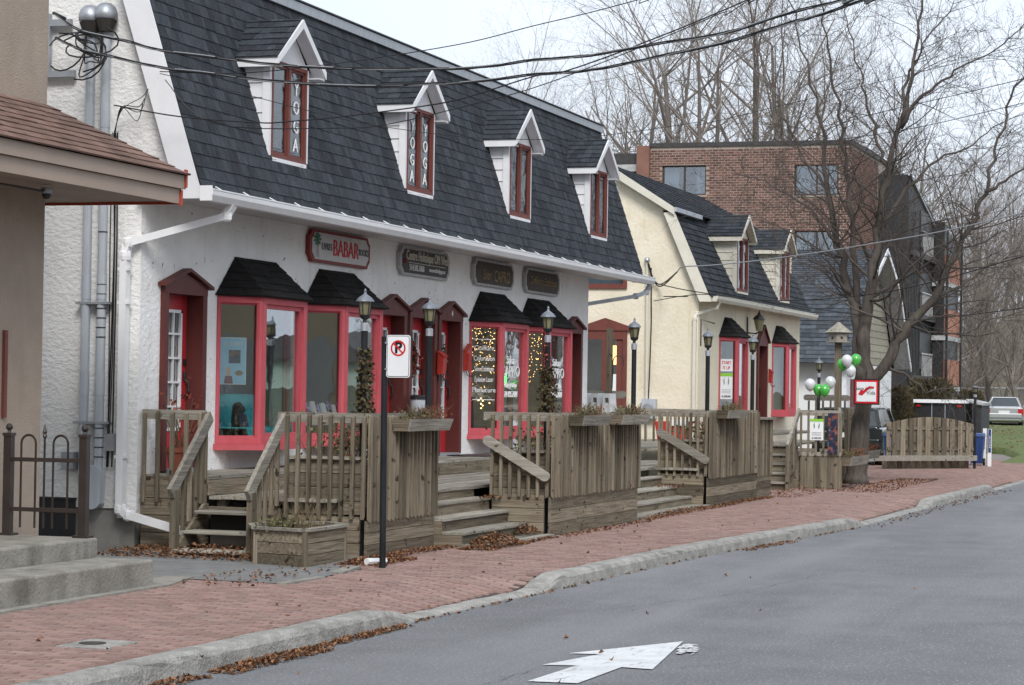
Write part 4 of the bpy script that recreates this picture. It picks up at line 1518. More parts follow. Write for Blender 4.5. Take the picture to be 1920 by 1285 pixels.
m.box(XB + .5, 1.3, .9, XB + .55, 2.6, 3.0)
build(m, 'room_shade', MT['dark'], HB)
m = MB()
m.box(XB + .3, 1.75, 2.3, XB + .32, 1.95, 2.7)
build(m, 'lit_lamp', MT['warmlamp'], HB)
m = MB()
m.box(XB - .03, 1.72, 1.75, XB - .02, 1.93, 2.1)
build(m, 'door_notice', MT['paperwhite'], HB)
m = MB()
for q in ((1.52, 3.87, 1.6, 4.98), (2.6, 3.87, 2.68, 4.98), (1.6, 4.9, 2.6, 4.98), (1.6, 3.87, 2.6, 3.97)):
    m.box(XB - .05, q[0], q[1], XB + .03, q[2], q[3])
build(m, 'gable_window_frame', MT['brownwin'], HB)
m = MB()
m.box(XB - .005, 1.6, 3.97, XB + .0, 2.6, 4.9)
build(m, 'pane', MT['glassap'], HB)
m = MB()
m.box(XB + .3, 1.4, 3.8, XB + .35, 2.8, 5.0)
build(m, 'room_shade', MT['curtain'], HB)
# posters in the first bay of the cream house
a, b, n, d, i0, i1, j0, j1 = PB[0][0]


def show_poster(base, d, n, wd, z0, z1, name_parent, house):
    cpt = base
    m = MB()
    m.ob(cpt + Z_ * (z0 + z1) / 2, d * wd / 2, Z_ * (z1 - z0) / 2, n * .003)
    build(m, 'sheet', MT['paperwhite'], name_parent)
    m = MB()
    m.ob(cpt + Z_ * (z1 - (z1 - z0) * .06) + n * .005, d * wd / 2, Z_ * (z1 - z0) * .06, n * .002)
    build(m, 'green_band', MT['limegreen'], name_parent)
    h = z1 - z0
    for s in (-1, 1):
        m = MB()
        q = cpt + d * (s * wd * .17) + Z_ * (z0 + h * .68) + n * .006
        m.prism([q + d * (-.03 * wd * s), q + Z_ * .10 * h, q + d * .09 * wd * s + Z_ * .03 * h], n * .001)
        m.prism([q + Z_ * (-.16 * h) - d * .03 * wd, q + Z_ * (-.02 * h) + d * .06 * wd, q - d * .05 * wd], n * .001)
        m.prism([q + Z_ * .11 * h - d * .03 * wd, q + Z_ * .11 * h + d * .03 * wd, q + Z_ * .17 * h], n * .001)
        build(m, 'printed_dancer', MT['greenprint'], name_parent)
    text('$1,000,000', h * .11, cpt + Z_ * (z0 + h * .10) + n * .006, d, Z_, MT['signblack'], name_parent, 'price_print', sx=wd / (10 * h * .11 * .62))
    m = MB()
    for k in range(3):
        m.ob(cpt + Z_ * (z0 + h * (.36 - k * .06)) + n * .006, d * wd * .36, Z_ * h * .006, n * .001)
    build(m, 'small_print', MT['lettergrey'], name_parent)


MT['limegreen'] = mk('lime_green_print', (.25, .55, .05), rough=.5)
MT['greenprint'] = mk('green_print', (.06, .30, .06), (.02, .03, .02), ns=40, rough=.5)
pp = thing('window_poster', 'white poster with green band and dancing figures in the cream house bay', 'poster', a + d * .2 + V((0, 0, 1.6)), 'green and white posters')
mid = a + d * ((i0 + i1) / 2 - .02) - n * .044
show_poster(mid, d, n, (i1 - i0) * .86, 1.62, 2.17, pp, None)
pn = thing('window_notice', 'white notice with red lettering above the poster in the bay', 'notice', mid + V((0, 0, 2.2)))
m = MB()
m.ob(mid + Z_ * 2.34, d * (i1 - i0) * .43, Z_ * .13, n * .003)
build(m, 'sheet', MT['paperwhite'], pn)
text('START', .10, mid + Z_ * 2.39 + n * .006, d, Z_, MT['letterred'], pn, 'print', sx=.8)
text('IT UP', .10, mid + Z_ * 2.28 + n * .006, d, Z_, MT['letterred'], pn, 'print', sx=.8)
gb = MB()
gb.sphere((27.4, .12, 2.66), .13, 12, 8, 1.1)
o = build(gb, 'balloon', MT['balloongreen'], smooth=True)
tag(o, 'green balloon hanging inside the near bay window of the cream house', 'balloon', 'party balloons')
# pale wavy curtain in the second bay
m = MB()
vs, fs = [], []
for i in range(50):
    t = i / 49
    x = 32.66 + 1.4 * t
    vs += [(x, .12 + .03 * math.sin(i * 1.3), 1.3), (x, .12 + .03 * math.sin(i * 1.3), 2.9)]
m.add(vs, [(2 * i, 2 * i + 2, 2 * i + 3, 2 * i + 1) for i in range(49)])
build(m, 'curtain', MT['curtain'], HB)
# meter and mast on the gable
EM = thing('electric_mast', 'slim white service mast with meter box on the cream gable wall', 'conduit', (24.95, 1.05, 1.2))
m = MB()
m.tube([(25.04, 1.06, 1.6), (25.04, 1.08, 4.42)], .032, 10)
build(m, 'mast', MT['cream'], EM)
m = MB()
m.lathe((25.02, 1.08, 4.42), [(.04, 0), (.06, .03), (.05, .08), (.01, .1)], 10)
build(m, 'weatherhead', MT['galv'], EM)
m = MB()
m.box(24.93, .84, 1.2, 25.09, 1.14, 1.60)
build(m, 'meter_box', MT['conduit'], EM)
m = MB()
m.tube([(24.93, .99, 1.40), (24.83, .99, 1.40)], .105, 14)
build(m, 'meter_dial', MT['galv'], EM)
m = MB()
m.tube([(25.05, 1.0, 4.3), (25.05, .98, 3.2), (25.05, 1.0, 2.2), (25.05, 1.02, 1.6)], .012, 5)
build(m, 'loose_cable', MT['cable'], EM)
m = MB()
m.tube([(25.06, 1.06, 1.2), (25.06, 1.06, .6)], .025, 8)
build(m, 'lower_conduit', MT['conduit'], EM)
# wall lantern
wl_ = thing('wall_lantern', 'black wall lantern above the door of the cream house', 'lantern', (29.9, -.3, 3.0))
wx = 29.75
m = MB()
m.box(wx - .03, -.03, 3.05, wx + .03, -.001, 3.45)
m.tube([(wx, -.02, 3.1), (wx, -.2, 3.08), (wx, -.28, 3.12)], .018, 6)
m.tube([(wx, -.28, 2.85), (wx, -.28, 3.14)], .018, 6)
build(m, 'bracket', MT['black'], wl_)
m = MB()
m.lathe((wx, -.28, 3.14), [(.07, 0), (.13, .26)], 6)
build(m, 'lamp_glass', MT['lampglass'], wl_)
m = MB()
m.lathe((wx, -.28, 3.40), [(.16, 0), (.1, .07), (.05, .1), (.03, .14), (.005, .2)], 6)
build(m, 'lamp_cap', MT['black'], wl_)

# ------------------------------------------------------------------ third house: gambrel gable to the street
HC = thing('gambrel_barn_house', 'white house with steep dark gambrel roof and weathered siding gable behind the tree', 'building', (46.5, 4, 0))
g0, g1, g2, g3, g4 = V((41.6, 0, 2.62)), V((44.0, 0, 4.95)), V((46.4, 0, 5.98)), V((48.8, 0, 4.95)), V((51.2, 0, 2.62))
m = MB()
m.box(42.2, 0, -.1, 50.6, 9, 2.62)
build(m, 'lower_wall', MT['plasticwhite'], HC)
m = MB()
m.prism([g0 + V((.5, .02, 0)), g1 + V((.1, .02, -.1)), g2 + V((0, .02, -.05)), g3 + V((-.1, .02, -.1)), g4 + V((-.5, .02, 0))], (0, .2, 0))
build(m, 'gable_wall', MT['siding'], HC)
z = 2.66
while z < 5.9:
    def half(zz):
        return (4.3 - (zz - 2.62) * (4.3 - 2.3) / 2.33) if zz < 4.95 else max(0.02, 2.3 - (zz - 4.95) * 2.3 / 1.0)
    za, zb = z, min(z + .2, 5.92)
    m = MB()
    m.hexa([(46.4 - half(za), .0, za), (46.4 + half(za), .0, za), (46.4 + half(za), .02, za), (46.4 - half(za), .02, za),
            (46.4 - half(zb), .012, zb - .008), (46.4 + half(zb), .012, zb - .008), (46.4 + half(zb), .02, zb - .008), (46.4 - half(zb), .02, zb - .008)])
    build(m, 'siding_board', MT['siding'], HC)
    z += .2
m = MB()
m.add([g0 + V((0, -.5, 0)), g1 + V((0, -.5, 0)), g2 + V((0, -.5, 0)), g3 + V((0, -.5, 0)), g4 + V((0, -.5, 0))] + [q + V((0, 9, 0)) for q in (g0, g1, g2, g3, g4)],
      [(0, 5, 6, 1), (1, 6, 7, 2), (2, 7, 8, 3), (3, 8, 9, 4)], .5)
build(m, 'roof_deck', MT['roofbase'], HC)
pc = Pool()
MT['shingleC'] = mk('blue_grey_shingle', (.045, .052, .062), (.075, .085, .10), ns=4, rough=.9, var=.3, spec=.25)
for a_, b_ in ((g0, g1), (g1, g2)):
    u = V((0, -1, 0))
    w_ = (b_ - a_).normalized()
    n = V((-w_.z, 0, w_.x))
    O = a_ + V((0, 9, 0))
    shingles(pc, O, u, w_, n, [(0, -.02), (9.5, -.02), (9.5, (b_ - a_).length), (0, (b_ - a_).length)], .17, .42, .02)
pc.flush('shingle', 'far_shingles', MT['shingleC'], HC, 300)
for a_, b_ in ((g0, g1), (g1, g2), (g2, g3), (g3, g4)):
    m = MB()
    nn_ = V((-(b_ - a_).normalized().z, 0, (b_ - a_).normalized().x))
    m.prism([a_ + V((0, -.53, .03)), b_ + V((0, -.53, .03)), b_ + V((0, -.53, -.12)), a_ + V((0, -.53, -.12))], (0, .03, 0))
    build(m, 'rake_board', MT['whitetrim'], HC)
    m = MB()
    m.prism([a_ + V((0, -.5, -.02)), b_ + V((0, -.5, -.02)), b_ + V((0, 0, -.02)), a_ + V((0, 0, -.02))], (0, 0, -.02))
    build(m, 'rake_soffit', MT['plaquegrey'], HC)
m = MB()
for q in ((44.6, 3.3, 44.75, 4.6), (45.3, 3.3, 45.45, 4.6), (44.75, 4.48, 45.3, 4.6), (44.75, 3.3, 45.3, 3.4)):
    m.box(q[0], -.05, q[1], q[2], .01, q[3])
build(m, 'window_frame', MT['brownwin'], HC)
m = MB()
m.box(44.75, -.02, 3.4, 45.3, -.01, 4.48)
build(m, 'pane', MT['carglass'], HC)
m = MB()
m.box(43.3, -.04, 0, 44.3, -.002, 2.2)
build(m, 'door', MT['brownwin'], HC)
m = MB()
m.box(44.9, -.03, .9, 46.3, -.002, 2.1)
build(m, 'shop_window', MT['carglass'], HC)
m = MB()
m.box(41.95, -.12, -.1, 42.2, .12, 2.6)
build(m, 'corner_pilaster', MT['whitetrim'], HC)

# ------------------------------------------------------------------ brick apartment block with black balcony tower
AP = thing('brick_apartment_block', 'brown brick apartment block with sliding windows rising behind the houses', 'building', (70, 10, 0))
XP, YP0, YP1, ZP = 66, 4.0, 11.7, 11.15
win = [(9.52, 11.25, 9.3, 10.45), (4.45, 6.13, 9.25, 10.43), (4.43, 6.10, 6.7, 7.93), (9.4, 11.2, 6.7, 7.93), (4.43, 6.10, 4.1, 5.3), (9.4, 11.2, 4.1, 5.3)]
m = MB()
wall_holes(m, (XP, 0, 0), Y_, Z_, -X_, YP0, YP1, -.2, ZP, win, .25)
build(m, 'front_wall', MT['mortar'], AP)
m = MB()
m.box(XP + .26, YP0, -.2, XP + 12, YP0 + .3, ZP)
build(m, 'side_wall', MT['mortar'], AP)
pb = Pool()
bw, bh = .24, .095
row, z = 0, 4.5
while z < ZP - .1:
    y = YP0 - (row % 2) * bw / 2
    while y < YP1:
        a_, b_ = max(y + .012, YP0), min(y + bw - .012, YP1)
        cy, cz = (a_ + b_) / 2, z + bh / 2
        if b_ - a_ > .05 and not any(h[0] < cy < h[1] and h[2] < cz < h[3] for h in win):
            for h in win:
                if h[2] < cz < h[3]:
                    if a_ < h[0] < b_:
                        b_ = h[0]
                    if a_ < h[1] < b_:
                        a_ = h[1]
            e = R.uniform(.006, .012)
            g_ = bh - .026
            p = [(XP, a_, z), (XP, b_, z), (XP, b_, z + g_), (XP, a_, z + g_), (XP - e, a_, z), (XP - e, b_, z), (XP - e, b_, z + g_), (XP - e, a_, z + g_)]
            pb.add(p, [(7, 6, 5, 4), (0, 1, 5, 4), (1, 2, 6, 5), (2, 3, 7, 6), (3, 0, 4, 7)], R.random() ** 1.3, 0 if cz > 7.2 and not (6.2 < cy < 9) else .3)
        y += bw
    x = XP + (row % 2) * bw / 2
    while x < XP + 6:
        e = R.uniform(.008, .016)
        a_, b_ = x + .006, x + bw - .006
        p = [(a_, YP0, z), (b_, YP0, z), (b_, YP0, z + bh - .026), (a_, YP0, z + bh - .026), (a_, YP0 - e, z), (b_, YP0 - e, z), (b_, YP0 - e, z + bh - .026), (a_, YP0 - e, z + bh - .026)]
        pb.add(p, [(4, 5, 6, 7), (0, 1, 5, 4), (1, 2, 6, 5), (2, 3, 7, 6), (3, 0, 4, 7)], R.random() ** 1.3, 30)
        x += bw
    z += bh
    row += 1
pb.flush('brick', 'far_bricks', MT['apbrick'], AP, 300)
for (a_, b_, c_, d_) in win:
    f = MB()
    t = .06
    for q in ((a_, c_, a_ + t, d_), (b_ - t, c_, b_, d_), (a_ + t, d_ - t, b_ - t, d_), (a_ + t, c_, b_ - t, c_ + t), ((a_ + b_) / 2 - .03, c_ + t, (a_ + b_) / 2 + .03, d_ - t)):
        f.box(XP + .1, q[0], q[1], XP + .2, q[2], q[3])
    wf = build(f, 'window', MT['plaquebrown'], AP)
    m = MB()
    m.box(XP + .14, a_ + t, c_ + t, XP + .15, b_ - t, d_ - t)
    build(m, 'pane', MT['glassap'], wf)
    for q0, q1 in ((a_ + .05, a_ + (b_ - a_) * .24), (b_ - (b_ - a_) * .36, b_ - .05)):
        m = MB()
        vs, fs = [], []
        for i in range(20):
            yy = q0 + (q1 - q0) * i / 19
            vs += [(XP + .3 + .04 * math.sin(i * 1.9), yy, c_), (XP + .3 + .04 * math.sin(i * 1.9), yy, d_)]
        m.add(vs, [(2 * i, 2 * i + 2, 2 * i + 3, 2 * i + 1) for i in range(19)])
        build(m, 'curtain', MT['curtain'], wf)
    m = MB()
    m.box(XP - .03, a_ - .05, c_ - .07, XP + .1, b_ + .05, c_)
    build(m, 'sill', MT['mortar'], AP)
m = MB()
m.box(XP + .9, YP0 + .31, -.2, XP + 1.0, YP1, ZP - .3)
build(m, 'room_back', MT['dark'], AP)
m = MB()
m.box(XP - .06, YP0 - .06, ZP, XP + 12, YP1 + .05, ZP + .16)
build(m, 'roof_edge', MT['plaquedark'], AP)
m = MB()
m.box(XP - .22, YP1 + .01, -.2, XP + .3, YP1 + .5, ZP + .05)
build(m, 'corner_pier', MT['apbrick'], AP)
m = MB()
m.box(XP + 2, YP1 + .5, -.2, XP + 8, 22, ZP - .4)
build(m, 'recessed_wing', MT['blackclad'], AP)
m = MB()
m.box(XP + .1, YP1 + .5, ZP - .62, XP + 8, 22, ZP - .2)
build(m, 'wing_eave', MT['plaquedark'], AP)
m = MB()
m.box(XP + .1, YP1 + .5, ZP - .9, XP + .25, 22, ZP - .63)
build(m, 'wing_fascia', MT['plaquegrey'], AP)
m = MB()
m.box(XP + 1.9, YP1 + .8, 8.0, XP + 1.99, 14.5, 9.6)
build(m, 'wing_window', MT['carglass'], AP)
# dark stair tower with sloped parapet and terracotta balconies
TW = thing('balcony_tower', 'black clad stair tower with terracotta balcony panels beside the brick block', 'tower', (77, 1.5, 0))
m = MB()
m.prism([(72.5, YP0 - .02, -.2), (82.3, YP0 - .02, -.2), (82.3, YP0 - .02, 8.7), (79, YP0 - .02, 9.6), (72.5, YP0 - .02, 10.6)], (0, -1.2, 0))
build(m, 'body', MT['blackclad'], TW)
m = MB()
for k in range(24):
    xx = 72.7 + k * .4
    m.box(xx, YP0 - 1.25, -.2, xx + .03, YP0 - 1.221, 8.2)
build(m, 'cladding_rib', MT['black'], TW, kind='stuff')
m = MB()
m.bar((72.4, YP0 - 1.25, 10.6), (80.2, YP0 - 1.25, 8.9), .12, .1)
build(m, 'parapet_flashing', MT['galv'], TW)
m = MB()
m.prism([(79.5, YP0 - 1.22, -.2), (84.2, YP0 - 1.22, -.2), (84.2, YP0 - 1.22, 8.2), (79.5, YP0 - 1.22, 9.2)], (0, -.5, 0))
build(m, 'balcony_bay', MT['black'], TW)
for zz in (7.2, 4.9, 2.75):
    for k in range(4):
        m = MB()
        m.box(79.5 + k * 1.18, YP0 - 1.80, zz - .5, 80.66 + k * 1.18, YP0 - 1.73, zz + .62)
        build(m, 'balcony_panel', MT['terracotta'], TW)
    m = MB()
    m.box(79.4, YP0 - 1.85, zz - .72, 84.2, YP0 - 1.0, zz - .52)
    build(m, 'balcony_slab', MT['plaquegrey'], TW)
for zz in (2.4, 4.9, 7.4):
    m = MB()
    m.box(72.6, YP0 - 1.42, zz, 79.4, YP0 - 1.262, zz + .22)
    build(m, 'floor_band', MT['plaquedark'], TW)
    m = MB()
    m.box(75.6, YP0 - 1.27, zz + .5, 78.6, YP0 - 1.24, zz + 2.0)
    build(m, 'dark_opening', MT['black'], TW)
    m = MB()
    for k in range(9):
        m.box(75.7 + k * .35, YP0 - 1.38, zz + .22, 75.73 + k * .35, YP0 - 1.35, zz + 1.1)
    m.box(75.6, YP0 - 1.39, zz + 1.1, 78.7, YP0 - 1.34, zz + 1.16)
    build(m, 'balcony_rail', MT['plaquegrey'], TW)
for xx in (79.4, 84.1):
    m = MB()
    m.box(xx, YP0 - 1.9, -.2, xx + .15, YP0 - 1.81, 8.8)
    build(m, 'balcony_post', MT['black'], TW)
# ------------------------------------------------------------------ timber decks, stairs, slat railings
ZU, ZL = .78, .58
DK = thing('timber_deck', 'weathered two level timber deck running along the white shop house', 'deck', (8, -1.2, 0))


def boards_x(parent, x0, x1, y0, y1, z, mat='greyX', w=.138, name='deck_board', seg=4.2):
    y = y0
    while y > y1 + .02:
        x = x0 - R.uniform(0, 1.2)
        while x < x1:
            a_, b_ = max(x, x0), min(x + seg, x1)
            if b_ - a_ > .08:
                m = MB()
                dz = R.uniform(-.003, .003)
                m.box(a_ + .002, max(y - w, y1), z - .035 + dz, b_ - .002, y, z + dz)
                build(m, name, MT[mat], parent)
            x += seg
        y -= w + .006


boards_x(DK, .1, 17.0, -.004, -.78, ZU)
boards_x(DK, .06, 13.0, -.80, -2.22, ZL)
boards_x(DK, 13.0, 16.7, -.80, -2.9, ZL)
boards_x(DK, 17.0, 24.9, 2.6, -.78, ZU)


def board(parent, name, a_, b_, w, h, mat, up=(0, 0, 1)):
    m = MB()
    m.bar(a_, b_, w, h, up)
    return build(m, name, MT[mat], parent)


for a_, b_ in ((.1, 4.6), (4.6, 9.0), (9.0, 13.1), (13.1, 17)):
    board(DK, 'riser_board', (a_, -.765, ZU - .12), (b_ - .004, -.765, ZU - .12), .03, .16, 'woodX')
# left end skirt
for z0 in (.09, .27, .45, .63):
    board(DK, 'skirt_board', (.085, -.02, z0), (.085, -.75, z0), .03, .172, 'woodY')
for z0 in (.40,):
    board(DK, 'skirt_board', (.075, -.76, z0), (.075, -1.6, z0), .03, .14, 'woodY')
board(DK, 'skirt_board', (.1, -.03, .69), (.1, -.77, .69), .03, .15, 'woodY')
for xx in (.2, 2.2, 4.4, 6.5, 8.7, 11, 13, 15):
    board(DK, 'support_post', (xx, -.9, 0), (xx, -.9, ZL - .04), .09, .09, 'woodZ', (0, 1, 0))


def rounded_bar(parent, name, a_, b_, w, h, mat):
    """board on edge with rounded ends, h tall"""
    a_, b_ = V(a_), V(b_)
    t = (b_ - a_).normalized()
    sd_ = t.cross(Z_).normalized()
    u = sd_.cross(t)
    pts = []
    for k in range(7):
        an = math.pi / 2 + math.pi * k / 6
        pts.append(a_ + t * (math.cos(an) * h / 2) + u * math.sin(an) * h / 2)
    for k in range(7):
        an = -math.pi / 2 + math.pi * k / 6
        pts.append(b_ + t * (math.cos(an) * h / 2) + u * math.sin(an) * h / 2)
    m = MB()
    m.prism([p - sd_ * w / 2 for p in pts], sd_ * w)
    return build(m, name, MT[mat], parent)


def slat_run(parent, a_, b_, z0, z1, step, w=.038, mat='woodZ', skip_ends=False):
    """2x2 slats along a line with pointed-cut bottoms"""
    a_, b_ = V(a_), V(b_)
    L_ = (b_ - a_).length
    d = (b_ - a_).normalized()
    nrm = V((d.y, -d.x, 0))
    n = max(1, int(round(L_ / step)))
    for k in range(n + 1):
        p = a_ + d * (L_ * k / n) + nrm * R.uniform(-.002, .002)
        m = MB()
        t_ = R.uniform(-.006, .006)
        b0 = z0 + R.uniform(-.006, .006)
        tz = z1 + R.uniform(-.008, .008)
        h = w / 2
        lo = [p - d * h - nrm * h, p + d * h - nrm * h, p + d * h + nrm * h, p - d * h + nrm * h]
        pts = [q + Z_ * (b0 + (0.03 if i < 2 else 0)) for i, q in enumerate(lo)]
        pts += [q + d * t_ + Z_ * (tz - (0 if i < 2 else .02)) for i, q in enumerate(lo)]
        m.hexa([V(q) for q in pts])
        build(m, 'slat', MT[mat], parent)


def top_rail(parent, a_, b_, z, mat, h=.09, w=.036):
    m = MB()
    m.bar(V(a_) + Z_ * (z - h / 2), V(b_) + Z_ * (z - h / 2), w, h)
    build(m, 'top_rail', MT[mat], parent)


def skirt(parent, a_, b_, zs, mat):
    a_, b_ = V(a_), V(b_)
    for z0, z1 in zs:
        m = MB()
        m.bar(a_ + Z_ * (z0 + z1) / 2, b_ + Z_ * (z0 + z1) / 2, .035, z1 - z0 - .006)
        build(m, 'skirt_board', MT[mat], parent)


# ---- left end railing + left stair
R0 = thing('end_railing', 'short slat railing at the left end of the deck by the white downspout', 'railing', (.05, -.36, .5), 'slat railings')
slat_run(R0, (.035, -.06, 0), (.035, -.70, 0), .50, 1.44, .145)
top_rail(R0, (.075, -.02, 0), (.075, -.74, 0), 1.46, 'greyY', .10)
board(R0, 'corner_post', (.06, -.745, .1), (.06, -.745, 1.44), .045, .045, 'woodZ', (0, 1, 0))
ST1 = thing('side_stairs', 'short open timber stairs at the left end of the deck', 'stairs', (-.3, -1.2, 0))
for xx, zz in ((-.14, .44), (-.40, .25), (-.62, .075)):
    m = MB()
    m.box(xx - .13, -1.58, zz - .035, xx + .14, -.79, zz)
    build(m, 'tread', MT['greyY'], ST1, bevel=.008)
for yy in (-.80, -1.57):
    m = MB()
    m.prism([(.06, yy, .10), (.06, yy, .50), (-.02, yy, .50), (-.72, yy, .06), (-.72, yy, .0), (-.2, yy, 0)], (0, .04, 0))
    build(m, 'stringer', MT['woodX'], ST1)
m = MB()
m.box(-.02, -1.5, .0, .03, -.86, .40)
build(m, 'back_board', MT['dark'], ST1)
for k, yy in enumerate((-.78, -1.62)):
    rr = thing('stair_railing', ('left' if k == 0 else 'right') + ' sloping handrail with slats on the side stairs', 'railing', (-.3, yy, 0), 'side stair railings')
    m = MB()
    m.bar((.10, yy, 1.40), (-.80, yy, .63), .045, .125)
    build(m, 'handrail', MT['greyX'], rr)
    board(rr, 'newel_post', (-.70, yy, -.02), (-.70, yy, .66), .085, .07, 'woodZ', (0, 1, 0))
    for q in range(5):
        xx = .02 - .145 * q - .03
        board(rr, 'slat', (xx, yy + .03, .50 - q * .085), (xx, yy + .03, 1.33 - q * .124), .038, .038, 'woodZ', (0, 1, 0))


def planter_railing(name, label, x0, x1, y0s, yf, zb_side, zb_front, nskirt, pl_label, fill, zr=1.46):
    """slat railing wrapped round the corner of a built-in planter: side panel at x0, front at yf"""
    r = thing(name, label, 'railing', ((x0 + x1) / 2, yf, 0), 'slat railings')
    slat_run(r, (x0 - .018, y0s, 0), (x0 - .018, yf + .04, 0), zb_side, zr - .02, .125)
    slat_run(r, (x0 + .02, yf - .018, 0), (x1 - .02, yf - .018, 0), zb_front, zr - .02, .112)
    top_rail(r, (x0 + .022, y0s + .12, 0), (x0 + .022, yf + .05, 0), zr, 'greyY', .10)
    top_rail(r, (x0 + .005, yf + .022, 0), (x1, yf + .022, 0), zr, 'greyX', .10)
    hs = zb_front + .02
    zs = [(hs * k / nskirt + .0, hs * (k + 1) / nskirt) for k in range(nskirt)]
    skirt(r, (x0 + .03, yf + .02, 0), (x1, yf + .02, 0), zs, 'woodX')
    hs2 = zb_side + .03
    n2 = max(2, int(hs2 / .13))
    skirt(r, (x0 + .022, y0s, 0), (x0 + .022, yf + .085, 0), [(hs2 * k / n2, hs2 * (k + 1) / n2) for k in range(n2)], 'woodY')
    for k in range(7):
        board(r, 'end_board', (x1 - .02, yf + .06, .07 + k * .14), (x1 - .02, y0s, .07 + k * .14), .03, .134, 'woodY')
    p = thing('built_in_planter', pl_label, 'planter', ((x0 + x1) / 2, yf + .5, 0), 'built-in planters')
    xb, yb = x0 + .10, y0s + .02
    for k in range(4):
        z0 = .42 + k * .14
        board(p, 'planter_board', (xb, yb, z0 + .07), (xb, yf + .10, z0 + .07), .03, .132, 'woodY')
        board(p, 'planter_board', (xb + .03, yb, z0 + .07), (x1 - .05, yb, z0 + .07), .03, .132, 'woodX')
    board(p, 'planter_rim', (xb - .02, yb + .02, 1.0), (xb - .02, yf + .1, 1.0), .10, .03, 'greyY')
    m = MB()
    m.box(xb + .03, yf + .06, .5, x1 - .06, yb - .03, .93)
    build(m, 'soil', MT['soil'], p)
    return r


planter_railing('deck_railing', 'slat railing round the corner planter nearest the no-parking sign', .09, 2.12, -1.66, -2.54, .38, .35, 3, 'timber planter behind the railing nearest the no-parking sign', 'a')
planter_railing('deck_railing', 'long slat railing with two flower boxes in the middle of the deck', 4.48, 8.50, -2.42, -3.15, .46, .45, 3, 'timber planter behind the long middle railing', 'b')
planter_railing('deck_railing', 'slat railing at the far corner of the deck before the cream house', 13.08, 16.65, -2.28, -3.05, .46, .42, 3, 'timber planter behind the far corner railing', 'c')


def front_stairs(name, label, x0, x1, y0, ybase, xs_rail, rail_label):
    s = thing(name, label, 'stairs', ((x0 + x1) / 2, y0, 0), 'front stairs')
    n = 4
    for k in range(n):
        zt = ZL - .13 - k * .145 + .0
        yf = y0 - .235 * (k + 1) + .0
        if zt < .03:
            zt = .03
        m = MB()
        m.box(x0, yf, zt - .035, x1, yf + .27, zt)
        build(m, 'tread', MT['greyX'], s, bevel=.006)
        m = MB()
        m.box(x0, yf + .022, zt - .15, x1, yf + .05, zt - .037)
        build(m, 'riser', MT['woodX'], s)
    m = MB()
    m.box(x0, y0 - .02, ZL - .16, x1, y0 + .01, ZL - .037)
    build(m, 'riser', MT['woodX'], s)
    for xx in (x0 - .015, x1 - .02):
        m = MB()
        prof = [(xx, y0 + .02, -.05), (xx, y0 + .02, ZL - .04)]
        for k in range(n):
            zt = max(.03, ZL - .13 - k * .145)
            yf = y0 - .235 * (k + 1)
            prof += [(xx, yf + .235 + .02, zt - .036), (xx, yf + .03, zt - .036)]
        prof += [(xx, y0 - .235 * n + .03, -.05)]
        m.prism(prof, (.03, 0, 0))
        build(m, 'stringer', MT['woodY'], s)
    h = thing('sloping_handrail', rail_label, 'handrail', (xs_rail, y0 - .5, .7), 'sloping handrails')
    rounded_bar(h, 'rail', (xs_rail, y0 - .20, 1.12), (xs_rail, y0 - .92, .71), .04, .115, 'greyY')
    return s


front_stairs('front_stairs', 'wide timber stairs between the near and the middle railing', 2.14, 4.46, -2.18, -3.1, 4.41, 'round ended sloping handrail beside the near front stairs')
front_stairs('front_stairs', 'timber stairs between the middle and the far railing', 8.55, 13.05, -2.10, -3.0, 13.0, 'round ended sloping handrail beside the far front stairs')
for a_, b_ in (((2.14, -3.12, .01), (4.46, -3.16, .01)), ((8.55, -3.08, .01), (13.05, -3.05, .01))):
    board(DK, 'ground_sill', a_, b_, .10, .05, 'greyX')
# grab loops
for xx, yy in ((2.17, -2.5), (8.56, -3.05)):
    m = MB()
    m.tube([(xx, yy, .80), (xx + .06, yy - .02, .84), (xx + .08, yy - .02, .76), (xx + .01, yy, .70)], .016, 6)
    o = build(m, 'grab_handle', MT['galv'])
    tag(o, 'small metal grab handle at the end of the ' + ('near' if xx < 5 else 'middle') + ' railing', 'handle')

# railing across the alley deck and the one before the cream house
AL = thing('low_slat_panel', 'low slat panel with pale cap board at the end of the far corner railing', 'railing', (17.2, -3.0, 0), 'slat railings')
slat_run(AL, (16.75, -3.03, 0), (17.9, -3.03, 0), .35, 1.30, .11)
m = MB()
m.box(16.7, -3.1, 1.30, 17.95, -2.75, 1.335)
build(m, 'cap_board', MT['greyX'], AL)
skirt(AL, (16.7, -3.0, 0), (17.95, -3.0, 0), [(0, .13), (.13, .26), (.26, .38)], 'woodX')
A2 = thing('alley_railing', 'slat railing with broad board top crossing the deck in front of the red bin', 'railing', (22.5, .4, .7), 'slat railings')
slat_run(A2, (22.6, 1.6, 0), (22.6, -.9, 0), .72, 1.38, .17)
top_rail(A2, (22.62, 1.6, 0), (22.62, -.95, 0), 1.42, 'greyY', .15)
A3 = thing('porch_railing', 'slat railing on the porch under the far bay of the cream house', 'railing', (31, -.8, .95), 'slat railings')
slat_run(A3, (29.3, -1.5, 0), (29.3, -2.3, 0), .98, 1.62, .155)
rounded_bar(A3, 'top_rail', (29.3, -1.45, 1.68), (29.3, -2.35, 1.68), .04, .13, 'greyY')
